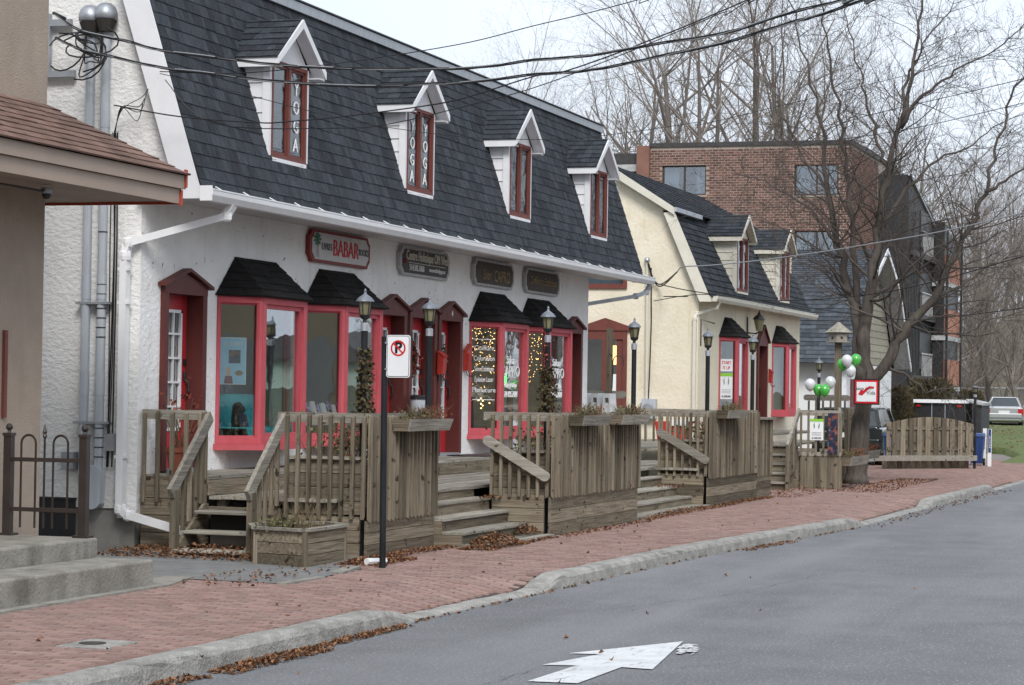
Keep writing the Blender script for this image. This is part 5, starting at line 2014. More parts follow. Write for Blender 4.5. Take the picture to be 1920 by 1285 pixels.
# ---- steep stair before the cream house door
ST4 = thing('porch_stairs', 'narrow timber stairs climbing to the cream house door', 'stairs', (21.5, -2.5, 0))
for k in range(5):
    zt = .14 + k * .165
    xx = 20.3 + k * .27
    m = MB()
    m.box(xx - .05, -2.82, zt - .035, xx + .25, -2.20, zt)
    build(m, 'tread', MT['greyY'], ST4)
    m = MB()
    m.box(xx, -2.81, zt - .165, xx + .025, -2.21, zt - .037)
    build(m, 'riser', MT['woodY'], ST4)
m = MB()
for k in range(6):
    m.box(21.65, -2.85 + k * .14, .80, 24.8, -2.72 + k * .14, .835)
for k in range(8):
    m.box(24.8, -1.3 + k * .16, .88, 32.6, -1.15 + k * .16, .915)
build(m, 'porch_deck', MT['greyX'], ST4)
r4 = thing('stair_railing', 'pale sloping handrail beside the narrow stairs of the cream house', 'railing', (20.8, -2.85, 0))
m = MB()
m.bar((21.2, -2.86, 1.44), (20.15, -2.86, .78), .05, .11)
build(m, 'handrail', MT['greyX'], r4)
board(r4, 'newel_post', (20.2, -2.86, 0), (20.2, -2.86, .80), .08, .07, 'woodZ', (0, 1, 0))
for q in range(5):
    xx = 21.05 - .16 * q
    board(r4, 'slat', (xx, -2.83, .35 - q * .03), (xx, -2.83, 1.28 - q * .10), .036, .036, 'woodZ', (0, 1, 0))
# ---- deck of the third plot with vertical boards
R4 = thing('deck_railing', 'slat railing over vertical boards beside the tree', 'railing', (21.2, -3.2, 0), 'slat railings')
slat_run(R4, (21.1, -2.92, 0), (21.1, -3.62, 0), .62, 1.42, .135)
top_rail(R4, (21.13, -2.88, 0), (21.13, -3.66, 0), 1.45, 'greyY', .10)
top_rail(R4, (21.13, -2.88, 0), (21.13, -3.66, 0), .68, 'greyY', .07)
for k in range(6):
    m = MB()
    m.box(21.12, -2.91 - (k + 1) * .125 + .004, 0, 21.15, -2.91 - k * .125, .61)
    build(m, 'vertical_board', MT['woodZ'], R4)
slat_run(R4, (21.15, -3.66, 0), (24.3, -3.02, 0), .02, .55, .11)
slat_run(R4, (21.15, -3.66, 0), (24.3, -3.02, 0), .62, 1.48, .11)
top_rail(R4, (21.12, -3.63, 0), (24.3, -2.99, 0), 1.50, 'greyX', .1)
slat_run(R4, (25.5, -2.98, 0), (27.9, -2.98, 0), .02, 1.48, .11)
m = MB()
m.prism([(21.2, -3.55, 0), (24.3, -2.9, 0), (27.8, -2.9, 0), (27.8, -1.0, 0), (21.2, -1.0, 0)], (0, 0, .6))
build(m, 'deck_box', MT['woodX'], R4)

# ------------------------------------------------------------------ lamps
def make_lamp(loc, label):
    x, y, _ = loc
    t = thing('post_lamp', label, 'lamp', (x, y, 0), 'black post lamps on the decks')
    m = MB()
    m.lathe((x, y, 0), [(.035, 0), (.034, 2.34)], 12)
    build(m, 'post', MT['blackpole'], t)
    m = MB()
    m.lathe((x, y, 2.30), [(.041, 0), (.041, .075), (.03, .085)], 12)
    build(m, 'collar', MT['galv'], t)
    m = MB()
    m.lathe((x, y, 2.385), [(.022, 0), (.02, .03), (.05, .05), (.06, .075), (.045, .082)], 12)
    build(m, 'lamp_base', MT['black'], t)
    m = MB()
    m.lathe((x, y, 2.467), [(.048, 0), (.068, .135)], 6)
    gl_ = build(m, 'lamp_glass', MT['lampglass'], t)
    m = MB()
    for k in range(6):
        a = 2 * math.pi * k / 6
        m.tube([(x + .05 * math.cos(a), y + .05 * math.sin(a), 2.465), (x + .071 * math.cos(a), y + .071 * math.sin(a), 2.605)], .006, 4)
    build(m, 'lamp_cage', MT['black'], gl_)
    m = MB()
    m.lathe((x, y, 2.60), [(.095, 0), (.092, .012), (.07, .04), (.035, .065), (.02, .075), (.012, .095), (.016, .11), (.003, .135)], 12)
    build(m, 'lamp_cap', MT['capmetal'], t)
    return t


LL = [((.25, -2.42), 'black post lamp wrapped in ivy behind the no-parking sign'), ((2.2, -2.42), 'black post lamp beside the near front stairs, before the red doors'),
      ((4.76, -3.0), 'black post lamp wrapped in ivy before the lit salon windows'), ((8.77, -3.0), 'black post lamp before the maroon double door of the cream gable'),
      ((13.36, -2.95), 'black post lamp at the corner of the far railing, under a bent bracket'), ((16.64, -2.95), 'black post lamp in front of the cream house door'),
      ((22.4, -3.0), 'small post lamp with balloons tied to it beside the tree')]
lamp0 = make_lamp((.25, -2.42, 0), LL[0][1])
for (x, y), lb in LL[1:]:
    c = copy_tree(lamp0, None, V((x - .25, y + 2.42, 0)))
    c['label'] = lb
    if x == 22.4:
        c.scale = (.88, .88, .90)
c = copy_tree(lamp0, None, V((36.6 - .25, -4.23 + 2.42, 0)))
c.scale = (1, 1, .76)
c['label'] = 'thin black post lamp at the right end of the arched fence'
# bent bracket over the fifth lamp
m = MB()
m.tube([(13.3, -2.85, 2.45), (13.3, -2.85, 2.86), (13.36, -3.05, 2.80)], .012, 5)
o = build(m, 'plant_hook', MT['brownmetal'])
tag(o, 'bent iron plant hook above the lamp at the far railing', 'hook')

# ------------------------------------------------------------------ plants
def leaf_cluster(mb, c, n, spread, size, up=.3):
    for k in range(n):
        p = V(c) + V((R.gauss(0, spread[0]), R.gauss(0, spread[1]), R.gauss(0, spread[2])))
        d = V((R.uniform(-1, 1), R.uniform(-1, 1), R.uniform(-up, 1))).normalized()
        s = V((R.uniform(-1, 1), R.uniform(-1, 1), R.uniform(-1, 1)))
        s = (s - d * s.dot(d)).normalized()
        L_, W_ = size * R.uniform(.6, 1.4), size * R.uniform(.25, .5)
        mb.add([p, p + d * L_ * .5 + s * W_, p + d * L_, p + d * L_ * .5 - s * W_], [(0, 1, 2, 3)])


def stems(mb, c, n, spread, hmin, hmax, r=.004, lean=.3):
    for k in range(n):
        p = V(c) + V((R.uniform(-spread[0], spread[0]), R.uniform(-spread[1], spread[1]), 0))
        h = R.uniform(hmin, hmax)
        q = p + V((R.uniform(-lean, lean) * h, R.uniform(-lean, lean) * h, h))
        mid = (p + q) / 2 + V((R.uniform(-.03, .03), R.uniform(-.03, .03), .02))
        mb.tube([p, mid, q], [r, r * .8, r * .4], 3, False)


def ivy(x, y, z0, z1, label, rmat='ivy', rad=.09):
    t = thing('climbing_plant', label, 'plant', (x, y, z0), 'withered climbers on the lamps')
    m = MB()
    z = z0
    while z < z1:
        rr = rad * (1 - .45 * (z - z0) / (z1 - z0)) * R.uniform(.7, 1.25)
        for k in range(26):
            a = R.uniform(0, 6.28)
            p = V((x + rr * math.cos(a) * R.uniform(.4, 1.1), y + rr * math.sin(a) * R.uniform(.4, 1.1), z + R.uniform(0, .03)))
            leaf_cluster(m, p, 1, (.01, .01, .01), .045, .8)
        z += .022
    build(m, 'foliage', MT[rmat], t, kind='stuff')
    m = MB()
    m.tube([(x + .05, y, z0 - .4), (x + .04, y - .04, z0), (x - .04, y - .03, (z0 + z1) / 2), (x + .04, y, z1)], .008, 5)
    build(m, 'stem', MT['drygrass'], t)


ivy(.27, -2.42, 1.42, 2.12, 'withered brown climber wound up the lamp behind the no-parking sign', rad=.10)
ivy(4.77, -3.0, 1.42, 1.98, 'withered climber on the lamp before the salon windows', rad=.11)
t = thing('red_climber', 'thin red leafed creeper on the lamp before the salon windows', 'plant', (4.76, -3.0, 1.9))
m = MB()
leaf_cluster(m, (4.74, -3.0, 2.05), 60, (.05, .03, .12), .035)
build(m, 'foliage', MT['redleaf'], t, kind='stuff')


def planter_fill(label, c, spread, seed, green=.3, red=.3, hm=.35, n=40):
    t = thing('planter_plants', label, 'plant', c, 'plants in the timber planters')
    m = MB()
    stems(m, c, n, spread, hm * .4, hm, .004, .5)
    build(m, 'stem', MT['drygrass'], t, kind='stuff')
    m = MB()
    leaf_cluster(m, V(c) + Z_ * hm * .45, int(n * 5), (spread[0] * .55, spread[1] * .55, hm * .22), .05)
    build(m, 'foliage', MT['drygreen'], t, kind='stuff')
    m = MB()
    leaf_cluster(m, V(c) + Z_ * hm * .55 + V((spread[0] * .3, 0, 0)), int(n * 3 * red * 2), (spread[0] * .4, spread[1] * .5, hm * .2), .045)
    build(m, 'red_foliage', MT['redleaf'], t, kind='stuff')


planter_fill('green and red plants in the planter behind the nearest railing', (.9, -2.05, .93), (.7, .3), 1, hm=.5, n=90)
planter_fill('dull plants in the planter behind the long middle railing', (6.2, -2.75, .93), (1.6, .25), 2, hm=.45, n=90)
planter_fill('dull plants in the planter behind the far railing', (14.8, -2.6, .93), (1.5, .25), 3, hm=.4, n=60)


def flower_box(x0, x1, yb, zt, label, plabel, dep=.19, h=.125, red=.5):
    t = thing('flower_box', label, 'flower box', ((x0 + x1) / 2, yb - dep / 2, zt - h), 'flower boxes hung on the railings')
    tp = .035
    m = MB()
    m.hexa([(x0 + tp, yb - dep + .015, zt - h), (x1 - tp, yb - dep + .015, zt - h), (x1 - tp, yb - dep + .035, zt - h), (x0 + tp, yb - dep + .035, zt - h),
            (x0, yb - dep - .02, zt), (x1, yb - dep - .02, zt), (x1, yb - dep, zt), (x0, yb - dep, zt)])
    build(m, 'front_board', MT['greyX'], t)
    for xx, s in ((x0, 1), (x1 - .022, -1)):
        m = MB()
        m.hexa([(xx + s * tp, yb - dep + .035, zt - h), (xx + .02 + s * tp, yb - dep + .035, zt - h), (xx + .02 + s * tp, yb, zt - h), (xx + s * tp, yb, zt - h),
                (xx, yb - dep, zt), (xx + .02, yb - dep, zt), (xx + .02, yb, zt), (xx, yb, zt)])
        build(m, 'end_board', MT['woodY'], t)
    m = MB()
    m.box(x0 + .05, yb - dep + .02, zt - h + .01, x1 - .05, yb - .004, zt - .02)
    build(m, 'soil', MT['soil'], t)
    p = thing('box_plants', plabel, 'plant', ((x0 + x1) / 2, yb - dep / 2, zt - .02), 'withered plants in the flower boxes')
    m = MB()
    stems(m, ((x0 + x1) / 2, yb - dep / 2, zt - .03), 130, ((x1 - x0) * .44, dep * .3), .06, .19, .003, .7)
    build(m, 'stem', MT['drygrass'], p, kind='stuff')
    m = MB()
    leaf_cluster(m, ((x0 + x1) / 2 - (x1 - x0) * .12, yb - dep / 2, zt + .04), 150, ((x1 - x0) * .22, dep * .22, .03), .03)
    build(m, 'foliage', MT['drygreen'], p, kind='stuff')
    m = MB()
    leaf_cluster(m, ((x0 + x1) / 2 + (x1 - x0) * .22, yb - dep / 2, zt + .05), int(160 * red), ((x1 - x0) * .16, dep * .22, .035), .03)
    build(m, 'red_foliage', MT['redleaf'], p, kind='stuff')


flower_box(.68, 2.0, -2.58, 1.40, 'grey wooden flower box on the railing nearest the no-parking sign', 'reddish withered plants in the nearest flower box', red=1.2)
flower_box(5.06, 6.25, -3.19, 1.43, 'left flower box on the long middle railing', 'brown withered plants in the left flower box of the middle railing', red=.3)
flower_box(6.86, 8.2, -3.19, 1.43, 'right flower box on the long middle railing', 'straggly withered plants in the right flower box of the middle railing', red=.3)
flower_box(13.4, 14.75, -3.09, 1.47, 'flower box on the far corner railing', 'dry grass in the flower box of the far corner railing', red=.1)
flower_box(21.3, 23.2, -3.58, .60, 'low flower box full of leaves left of the tree trunk', 'dead leaves in the flower box left of the tree trunk', dep=.25, h=.17, red=2)
flower_box(25.9, 28.1, -3.02, .60, 'low flower box full of leaves right of the tree trunk', 'dead leaves in the flower box right of the tree trunk', dep=.25, h=.17, red=2)

# hexagonal ground planter
HX = thing('ground_planter', 'low angled timber planter standing on the asphalt before the stairs', 'planter', (-.85, -2.2, 0))
hp = [V((-1.27, -1.93, 0)), V((-1.46, -2.52, 0)), V((-.42, -2.50, 0)), V((-.12, -2.2, 0)), V((-.25, -1.8, 0)), V((-.8, -1.68, 0))]
for i in range(6):
    a_, b_ = hp[i], hp[(i + 1) % 6]
    for k in range(3):
        board(HX, 'planter_board', a_ + Z_ * (.055 + k * .112), b_ + Z_ * (.055 + k * .112), .03, .106, 'woodX')
    board(HX, 'corner_post', a_, a_ + Z_ * .335, .045, .045, 'woodZ', (0, 1, 0))
    board(HX, 'rim_board', a_ + Z_ * .352 , b_ + Z_ * .352, .10, .028, 'greyX')
m = MB()
m.prism([p + Z_ * .05 for p in hp], (0, 0, .24))
build(m, 'soil', MT['soil'], HX)
t = thing('planter_grass', 'dry grass tufts growing in the low angled planter', 'plant', (-.85, -2.2, .3))
m = MB()
stems(m, (-.8, -2.2, .28), 150, (.4, .25), .1, .34, .003, .6)
build(m, 'stem', MT['drygrass'], t, kind='stuff')
m = MB()
leaf_cluster(m, (-1.1, -2.1, .36), 260, (.14, .1, .04), .04)
build(m, 'foliage', MT['drygreen'], t, kind='stuff')

# potted plant behind the end railing
t = thing('flower_pot', 'terracotta pot beside the first red door', 'pot', (.45, -.28, ZU))
m = MB()
m.lathe((.45, -.28, ZU), [(.11, 0), (.15, .23), (.165, .23), (.165, .28), (.145, .28), (.14, .24)], 16)
build(m, 'pot', MT['terrapot'], t, smooth=False)
t = thing('pot_plant', 'withered branching plant in the terracotta pot', 'plant', (.45, -.28, ZU + .25))
m = MB()
stems(m, (.45, -.28, ZU + .24), 24, (.06, .06), .25, .62, .005, .45)
build(m, 'stem', MT['drygrass'], t, kind='stuff')
m = MB()
leaf_cluster(m, (.45, -.28, ZU + .6), 70, (.14, .12, .14), .05)
build(m, 'foliage', MT['redleaf'], t, kind='stuff')

# ------------------------------------------------------------------ small things on the deck and the walls
def plaque(x0, x1, z0, z1, edge, face, label):
    t = thing('shop_sign', label, 'sign', ((x0 + x1) / 2, -.05, z0), 'carved shop signs over the windows')
    r = .09

    def outline(x0, x1, z0, z1, r):
        pts = []
        for (cx, cz, s, q) in ((x0, z0, 1, 1), (x1, z0, -1, 1), (x1, z1, -1, -1), (x0, z1, 1, -1)):
            arc = [(cx + s * r, cz), (cx + s * r * .72, cz + q * r * .45), (cx + s * r * .4, cz + q * r * .75), (cx, cz + q * r)]
            if (s, q) in ((-1, 1), (1, -1)):
                pts += arc
            else:
                pts += arc[::-1]
        return pts
    m = MB()
    m.prism([(a_, -.06, b_) for a_, b_ in outline(x0, x1, z0, z1, r)], (0, .055, 0))
    build(m, 'edge', MT[edge], t)
    m = MB()
    m.prism([(a_, -.066, b_) for a_, b_ in outline(x0 + .07, x1 - .07, z0 + .035, z1 - .035, r * .9)], (0, .02, 0))
    build(m, 'face', MT[face], t)
    return t


s = plaque(4.40, 6.42, 3.26, 3.66, 'plaquered', 'plaquewhite', 'white shop sign with red edge and big red lettering')
text('LIVRES', .125, (4.93, -.07, 3.46), X_, Z_, MT['lettergrey'], s, 'letter', sx=.95)
text('BABAR', .29, (5.56, -.07, 3.455), X_, Z_, MT['letterred'], s, 'letter', sx=.98, ext=.006)
text('BOOKS', .125, (6.17, -.07, 3.455), X_, Z_, MT['lettergrey'], s, 'letter', sx=.85)
MT['palm'] = mk('palm_green', (.02, .14, .06), (.03, .18, .08), ns=20, rough=.6)
m = MB()
for an in range(0, 360, 40):
    a_ = math.radians(an)
    m.prism([(4.62, -.068, 3.54), (4.62 + .09 * math.cos(a_ + .25), -.068, 3.545 + .075 * math.sin(a_ + .25)), (4.62 + .13 * math.cos(a_), -.068, 3.54 + .09 * math.sin(a_)), (4.62 + .09 * math.cos(a_ - .25), -.068, 3.545 + .075 * math.sin(a_ - .25))], (0, -.003, 0))
build(m, 'palm_crown', MT['palm'], s)
m = MB()
m.prism([(4.60, -.068, 3.5), (4.65, -.068, 3.5), (4.68, -.068, 3.32), (4.60, -.068, 3.32)], (0, -.003, 0))
build(m, 'palm_trunk', MT['plaquegrey'], s)
s = plaque(7.55, 9.54, 3.26, 3.65, 'plaquegrey', 'plaquedark', 'charcoal shop sign with cream script and a phone number')
text('Centre Holistique OM West', .19, (8.62, -.07, 3.53), X_, Z_, MT['cream'], s, 'letter', sx=.78)
text('514.505.1868', .12, (8.17, -.07, 3.37), X_, Z_, MT['letterwhite'], s, 'letter', sx=.9)
text('www.westislandyoga.com', .085, (9.0, -.07, 3.375), X_, Z_, MT['letterwhite'], s, 'letter', sx=.75)
m = MB()
m.box(7.85, -.069, 3.435, 9.35, -.067, 3.442)
build(m, 'underline', MT['cream'], s)
m = MB()
m.lathe((7.70, -.067, 3.42), [(.04, 0), (.04, .06)], 10)
build(m, 'emblem', MT['plaquered'], s)
s = plaque(10.64, 12.55, 3.27, 3.66, 'plaquegrey', 'plaquebrown', 'brown shop sign with grey edge and gold lettering, third over the windows')
text('Salon', .21, (11.2, -.07, 3.43), X_, Z_, MT['gold'], s, 'letter', sx=.85, shear=.25)
text('CAPRO', .25, (11.93, -.07, 3.43), X_, Z_, MT['gold'], s, 'letter', sx=.95)
s = plaque(13.14, 15.0, 3.27, 3.66, 'plaquegrey', 'plaquebrown', 'brown shop sign with faded gold script, last over the windows')
text('Coiffure et Esthétique', .17, (14.07, -.07, 3.47), X_, Z_, MT['gold'], s, 'letter', sx=.95, shear=.3)


def mailbox(x, y, z, label, open_lid=False):
    t = thing('mailbox', label, 'mailbox', (x, y, z), 'red mailboxes by the doors')
    m = MB()
    m.prism([(x - .075, y, z), (x - .075, y - .07, z), (x - .075, y - .09, z + .24), (x - .075, y, z + .31)], (.15, 0, 0))
    build(m, 'body', MT['mailred'], t)
    m = MB()
    if open_lid:
        m.bar((x, y - .02, z + .29), (x, y - .07, z + .39), .165, .016, up=(0, 1, 0.3))
    else:
        m.bar((x, y + .0, z + .325), (x, y - .105, z + .25), .17, .013)
    build(m, 'lid', MT['mailred'], t)
    for dx in (-.05, .05):
        m = MB()
        m.tube([(x + dx, y - .04, z), (x + dx, y - .06, z - .07), (x + dx, y - .11, z - .09), (x + dx, y - .14, z - .05)], .006, 5)
        build(m, 'paper_hook', MT['black'], t)


mailbox(9.14, -.07, 1.93, 'red mailbox between the two doors right of the lamp')
mailbox(10.42, -.01, 2.0, 'red mailbox with raised lid left of the salon window', True)
mailbox(31.95, -.06, 2.0, 'red mailbox beside the cream house door')
# wreaths
for (x, y, z, mat, lb) in ((9.62, .12, 2.10, 'wreath', 'round green wreath hanging on the fourth red door'), (8.42, .12, 2.12, 'redleaf', 'rust coloured wreath hanging on the third red door')):
    t = thing('wreath', lb, 'wreath', (x, y, z), 'door wreaths')
    m = MB()
    for k in range(260):
        a_ = R.uniform(0, 6.28)
        rr = .19 + R.gauss(0, .03)
        leaf_cluster(m, (x + rr * math.cos(a_), y - .03 + R.uniform(-.03, .02), z + rr * math.sin(a_)), 1, (.01, .01, .01), .06, 1)
    build(m, 'foliage', MT[mat], t, kind='stuff')
    m = MB()
    pts = [(x + .19 * math.cos(q * .4), y, z + .19 * math.sin(q * .4)) for q in range(17)]
    m.tube(pts, .015, 5)
    build(m, 'ring', MT['drygrass'], t)
# ash urn
t = thing('ash_bin', 'slim pale grey bin with black lid between the second and third door', 'bin', (7.95, -.2, ZU))
m = MB()
m.lathe((7.95, -.2, ZU + .02), [(.085, 0), (.105, .78), (.11, .78)], 14)
build(m, 'body', MT['conduit'], t)
m = MB()
m.lathe((7.95, -.2, ZU + .80), [(.115, 0), (.115, .04), (.09, .06)], 14)
build(m, 'lid', MT['black'], t)
# door mat
m = MB()
m.box(9.3, -.72, ZU + .004, 10.2, -.15, ZU + .016)
o = build(m, 'door_mat', MT['black'])
tag(o, 'black door mat before the fourth red door', 'mat')

# no-parking sign
NP = thing('no_parking_sign', 'white no-parking sign on a black steel pole at the pavement edge', 'sign', (-1.16, -3.18, 0))
m = MB()
m.tube([(-1.12, -3.18, -.05), (-1.16, -3.18, 2.21)], .031, 12)
build(m, 'pole', MT['blackpole'], NP)
sx_, sy0, sy1, sz0, sz1 = -1.20, -3.215, -3.455, 1.82, 2.225


def rrect(y0, y1, z0, z1, r, x):
    pts = []
    for (cy, cz, a0) in ((y1 + r, z0 + r, 180), (y0 - r, z0 + r, 270), (y0 - r, z1 - r, 0), (y1 + r, z1 - r, 90)):
        for k in range(5):
            a_ = math.radians(a0 + k * 22.5)
            pts.append((x, cy + r * math.cos(a_), cz + r * math.sin(a_)))
    return pts


m = MB()
m.prism(rrect(sy0, sy1, sz0, sz1, .025, sx_), (.006, 0, 0))
build(m, 'plate', MT['signwhite'], NP)
m = MB()
m.prism(rrect(sy0 - .008, sy1 + .008, sz0 + .008, sz1 - .008, .022, sx_ - .002), (.002, 0, 0))
build(m, 'border', MT['signblack'], NP)
m = MB()
m.prism(rrect(sy0 - .013, sy1 + .013, sz0 + .013, sz1 - .013, .018, sx_ - .004), (.002, 0, 0))
build(m, 'field', MT['signwhite'], NP)
cy, cz = (sy0 + sy1) / 2, 2.10
m = MB()
vs, fs = [], []
for k in range(33):
    a_ = 2 * math.pi * k / 32
    for r_ in (.060, .076):
        vs.append((sx_ - .0065, cy + r_ * math.cos(a_), cz + r_ * math.sin(a_)))
m.add(vs, [(2 * k, 2 * k + 1, 2 * k + 3, 2 * k + 2) for k in range(32)])
build(m, 'red_ring', MT['signred'], NP)
text('P', .145, (sx_ - .0055, cy, cz), -Y_, Z_, MT['signblack'], NP, 'letter', ext=.0005, bold=.006)
m = MB()
m.bar((sx_ - .0075, cy + .047, cz + .047), (sx_ - .0075, cy - .047, cz - .047), .0012, .014, up=(0, .7, -.7))
build(m, 'red_slash', MT['signred'], NP)
for zz in (1.90, 2.15):
    m = MB()
    m.ob((sx_ + .01, sy0 + .0, zz), (.02, 0, 0), (0, .012, 0), (0, 0, .008))
    build(m, 'clamp', MT['galv'], NP)

# alley: wooden hook post, white trestles, red bin
t = thing('hook_post', 'square timber post with an iron shepherd hook before the maroon double door', 'post', (20, .46, ZU))
m = MB()
m.box(19.95, .41, ZU, 20.05, .51, 2.9)
build(m, 'post', MT['woodZ'], t)
m = MB()
m.tube([(20, .40, 1.8), (20, .39, 2.25)] + [(20, .29 + .10 * math.cos(q), 2.3 + .10 * math.sin(q)) for q in [k * .5 for k in range(7)]] + [(20, .19, 2.2)], .009, 6)
build(m, 'hook', MT['brownmetal'], t)
rounded_bar(t, 'cross_board', (20.06, .93, 1.68), (20.06, .22, 1.68), .04, .14, 'greyY')
for k in range(3):
    yy = .80 - k * .225
    xx = 19.45
    t = thing('white_trestle', ('left', 'middle', 'right')[k] + ' of the white plastic trestles stored behind the railing', 'trestle', (xx, yy, ZU), 'white plastic trestles')
    m = MB()
    m.prism([(xx, yy - .13, ZU), (xx, yy - .085, ZU), (xx, yy - .035, 1.62), (xx, yy + .035, 1.62), (xx, yy + .085, ZU), (xx, yy + .13, ZU), (xx, yy + .06, 1.70), (xx, yy - .06, 1.70)], (.4, 0, 0))
    build(m, 'frame', MT['plasticwhite'], t)
    m = MB()
    m.box(xx + .02, yy - .095, 1.30, xx + .3, yy + .095, 1.53)
    build(m, 'panel', MT['plasticwhite'], t)
t = thing('red_bin', 'red plastic bin with white cloth on its rim behind the far stairs', 'bin', (24, .2, ZU))
m = MB()
m.hexa([(23.8, -.05, ZU), (24.3, -.05, ZU), (24.3, .5, ZU), (23.8, .5, ZU), (23.75, -.1, 1.16), (24.35, -.1, 1.16), (24.35, .55, 1.16), (23.75, .55, 1.16)])
build(m, 'tub', MT['plasticred'], t)
m = MB()
m.box(23.7, -.12, 1.08, 23.74, .2, 1.18)
m.box(23.7, -.12, 1.18, 24.2, .2, 1.20)
build(m, 'cloth', MT['plasticwhite'], t)

# birdhouse, gallery sign, balloons, posters by the tree
t = thing('birdhouse', 'grey multi-hole birdhouse on a tall timber post beside the tree', 'birdhouse', (22.78, -3.3, 0))
m = MB()
m.box(22.72, -3.36, 0, 22.84, -3.24, 2.75)
build(m, 'post', MT['woodZ'], t)
m = MB()
m.lathe((22.78, -3.3, 2.76), [(.2, 0), (.2, .17)], 6)
build(m, 'box', MT['greyX'], t)
m = MB()
m.lathe((22.78, -3.3, 2.74), [(.25, 0), (.25, .02)], 6)
build(m, 'floor', MT['greyX'], t)
m = MB()
m.lathe((22.78, -3.3, 2.93), [(.28, 0), (.15, .10), (.13, .11), (.02, .2)], 6)
build(m, 'roof', MT['greyY'], t)
m = MB()
for k in range(6):
    a_ = math.pi * (k + .5) / 3
    m.sphere((22.78 + .175 * math.cos(a_), -3.3 + .175 * math.sin(a_), 2.83), .025, 8, 6)
build(m, 'entry_hole', MT['black'], t, kind='stuff')
t = thing('gallery_sign', 'square white gallery sign in a red and black frame hung on the tree', 'sign', (23.6, -3.7, 1.55))
for nm, e, z0, z1, dx, mt in (('frame', 0.0, 1.56, 2.06, 0, 'signblack'), ('red_border', .025, 1.585, 2.035, -.006, 'signred'), ('face', .06, 1.62, 2.0, -.012, 'signwhite')):
    m = MB()
    m.box(23.6 + dx, -3.96 + e, z0, 23.64, -3.46 - e, z1)
    build(m, nm, MT[mt], t)
text("Galerie d'art", .075, (23.584, -3.64, 1.87), -Y_, Z_, MT['lettergrey'], t, 'letter', sx=.8)
text('Vida', .10, (23.584, -3.80, 1.79), -Y_, Z_, MT['lettergrey'], t, 'letter')
m = MB()
m.prism([(23.582, -3.55, 1.76), (23.582, -3.63, 1.74), (23.582, -3.67, 1.78), (23.582, -3.77, 1.88), (23.582, -3.85, 1.87), (23.582, -3.86, 1.91), (23.582, -3.76, 1.92), (23.582, -3.65, 1.83), (23.582, -3.61, 1.86)], (-.002, 0, 0))
build(m, 'red_swoosh', MT['signred'], t)
m = MB()
m.tube([(23.62, -3.7, 2.06), (24.3, -3.6, 2.25), (24.9, -3.45, 2.2)], .012, 5)
build(m, 'hanger', MT['black'], t)
for k, (y, z, c, lb) in enumerate(((-3.06, 1.93, 'w', 'left white balloon tied to the post lamp'), (-3.2, 1.83, 'g', 'left green balloon tied to the post lamp'), (-3.40, 1.98, 'w', 'right white balloon tied to the post lamp'), (-3.33, 1.83, 'g', 'right green balloon tied to the post lamp'),
                                   (-3.64, 2.31, 'g', 'lower left green balloon on the birdhouse post'), (-3.87, 2.40, 'g', 'upper right green balloon on the birdhouse post'), (-3.74, 2.38, 'w', 'small white balloon at the back on the birdhouse post'), (-3.79, 2.19, 'w', 'lowest white balloon on the birdhouse post'))):
    m = MB()
    r_ = .10
    prof_ = []
    for q in range(15):
        a_ = -math.pi / 2 + math.pi * q / 14
        prof_.append((max(1e-3, r_ * math.cos(a_) * (1 - .16 * max(0, -math.sin(a_)))), r_ * (1.05 if a_ > 0 else 1.30) * math.sin(a_)))
    m.lathe((21.2 + .1 * (k % 3), y, z), prof_, 18)
    m.lathe((21.2 + .1 * (k % 3), y, z - r_ * 1.30 - .015), [(.014, 0), (.004, .02)], 8)
    m.tube([(21.2 + .1 * (k % 3), y, z - r_ * 1.3), (21.6, y * .6 - (1.25 if k < 4 else 1.35), z - .32)], .0025, 3)
    o = build(m, 'balloon', MT['balloongreen' if c == 'g' else 'balloonwhite'], smooth=True)
    tag(o, lb, 'balloon', 'party balloons')
pp = thing('railing_poster', 'white poster with green band fixed to the railing beside the tree', 'poster', (21.05, -3.22, .9), 'green and white posters')
show_poster(V((21.055, -3.22, 0)), -Y_, -X_, .25, .90, 1.29, pp, None)
mg = thing('magazine_rack', 'narrow board of dark coloured prints fixed to the railing beside the tree', 'poster', (21.04, -3.52, .65))
MT['collage'] = mk('print_collage', (.02, .025, .05), (.22, .07, .05), ns=9, det=2, rough=.4, ramp=(.5, .6), c3=(.08, .25, .42), s3=11, t3=(.6, .64))
m = MB()
m.box(21.04, -3.61, .66, 21.06, -3.43, 1.40)
build(m, 'board', MT['collage'], mg)
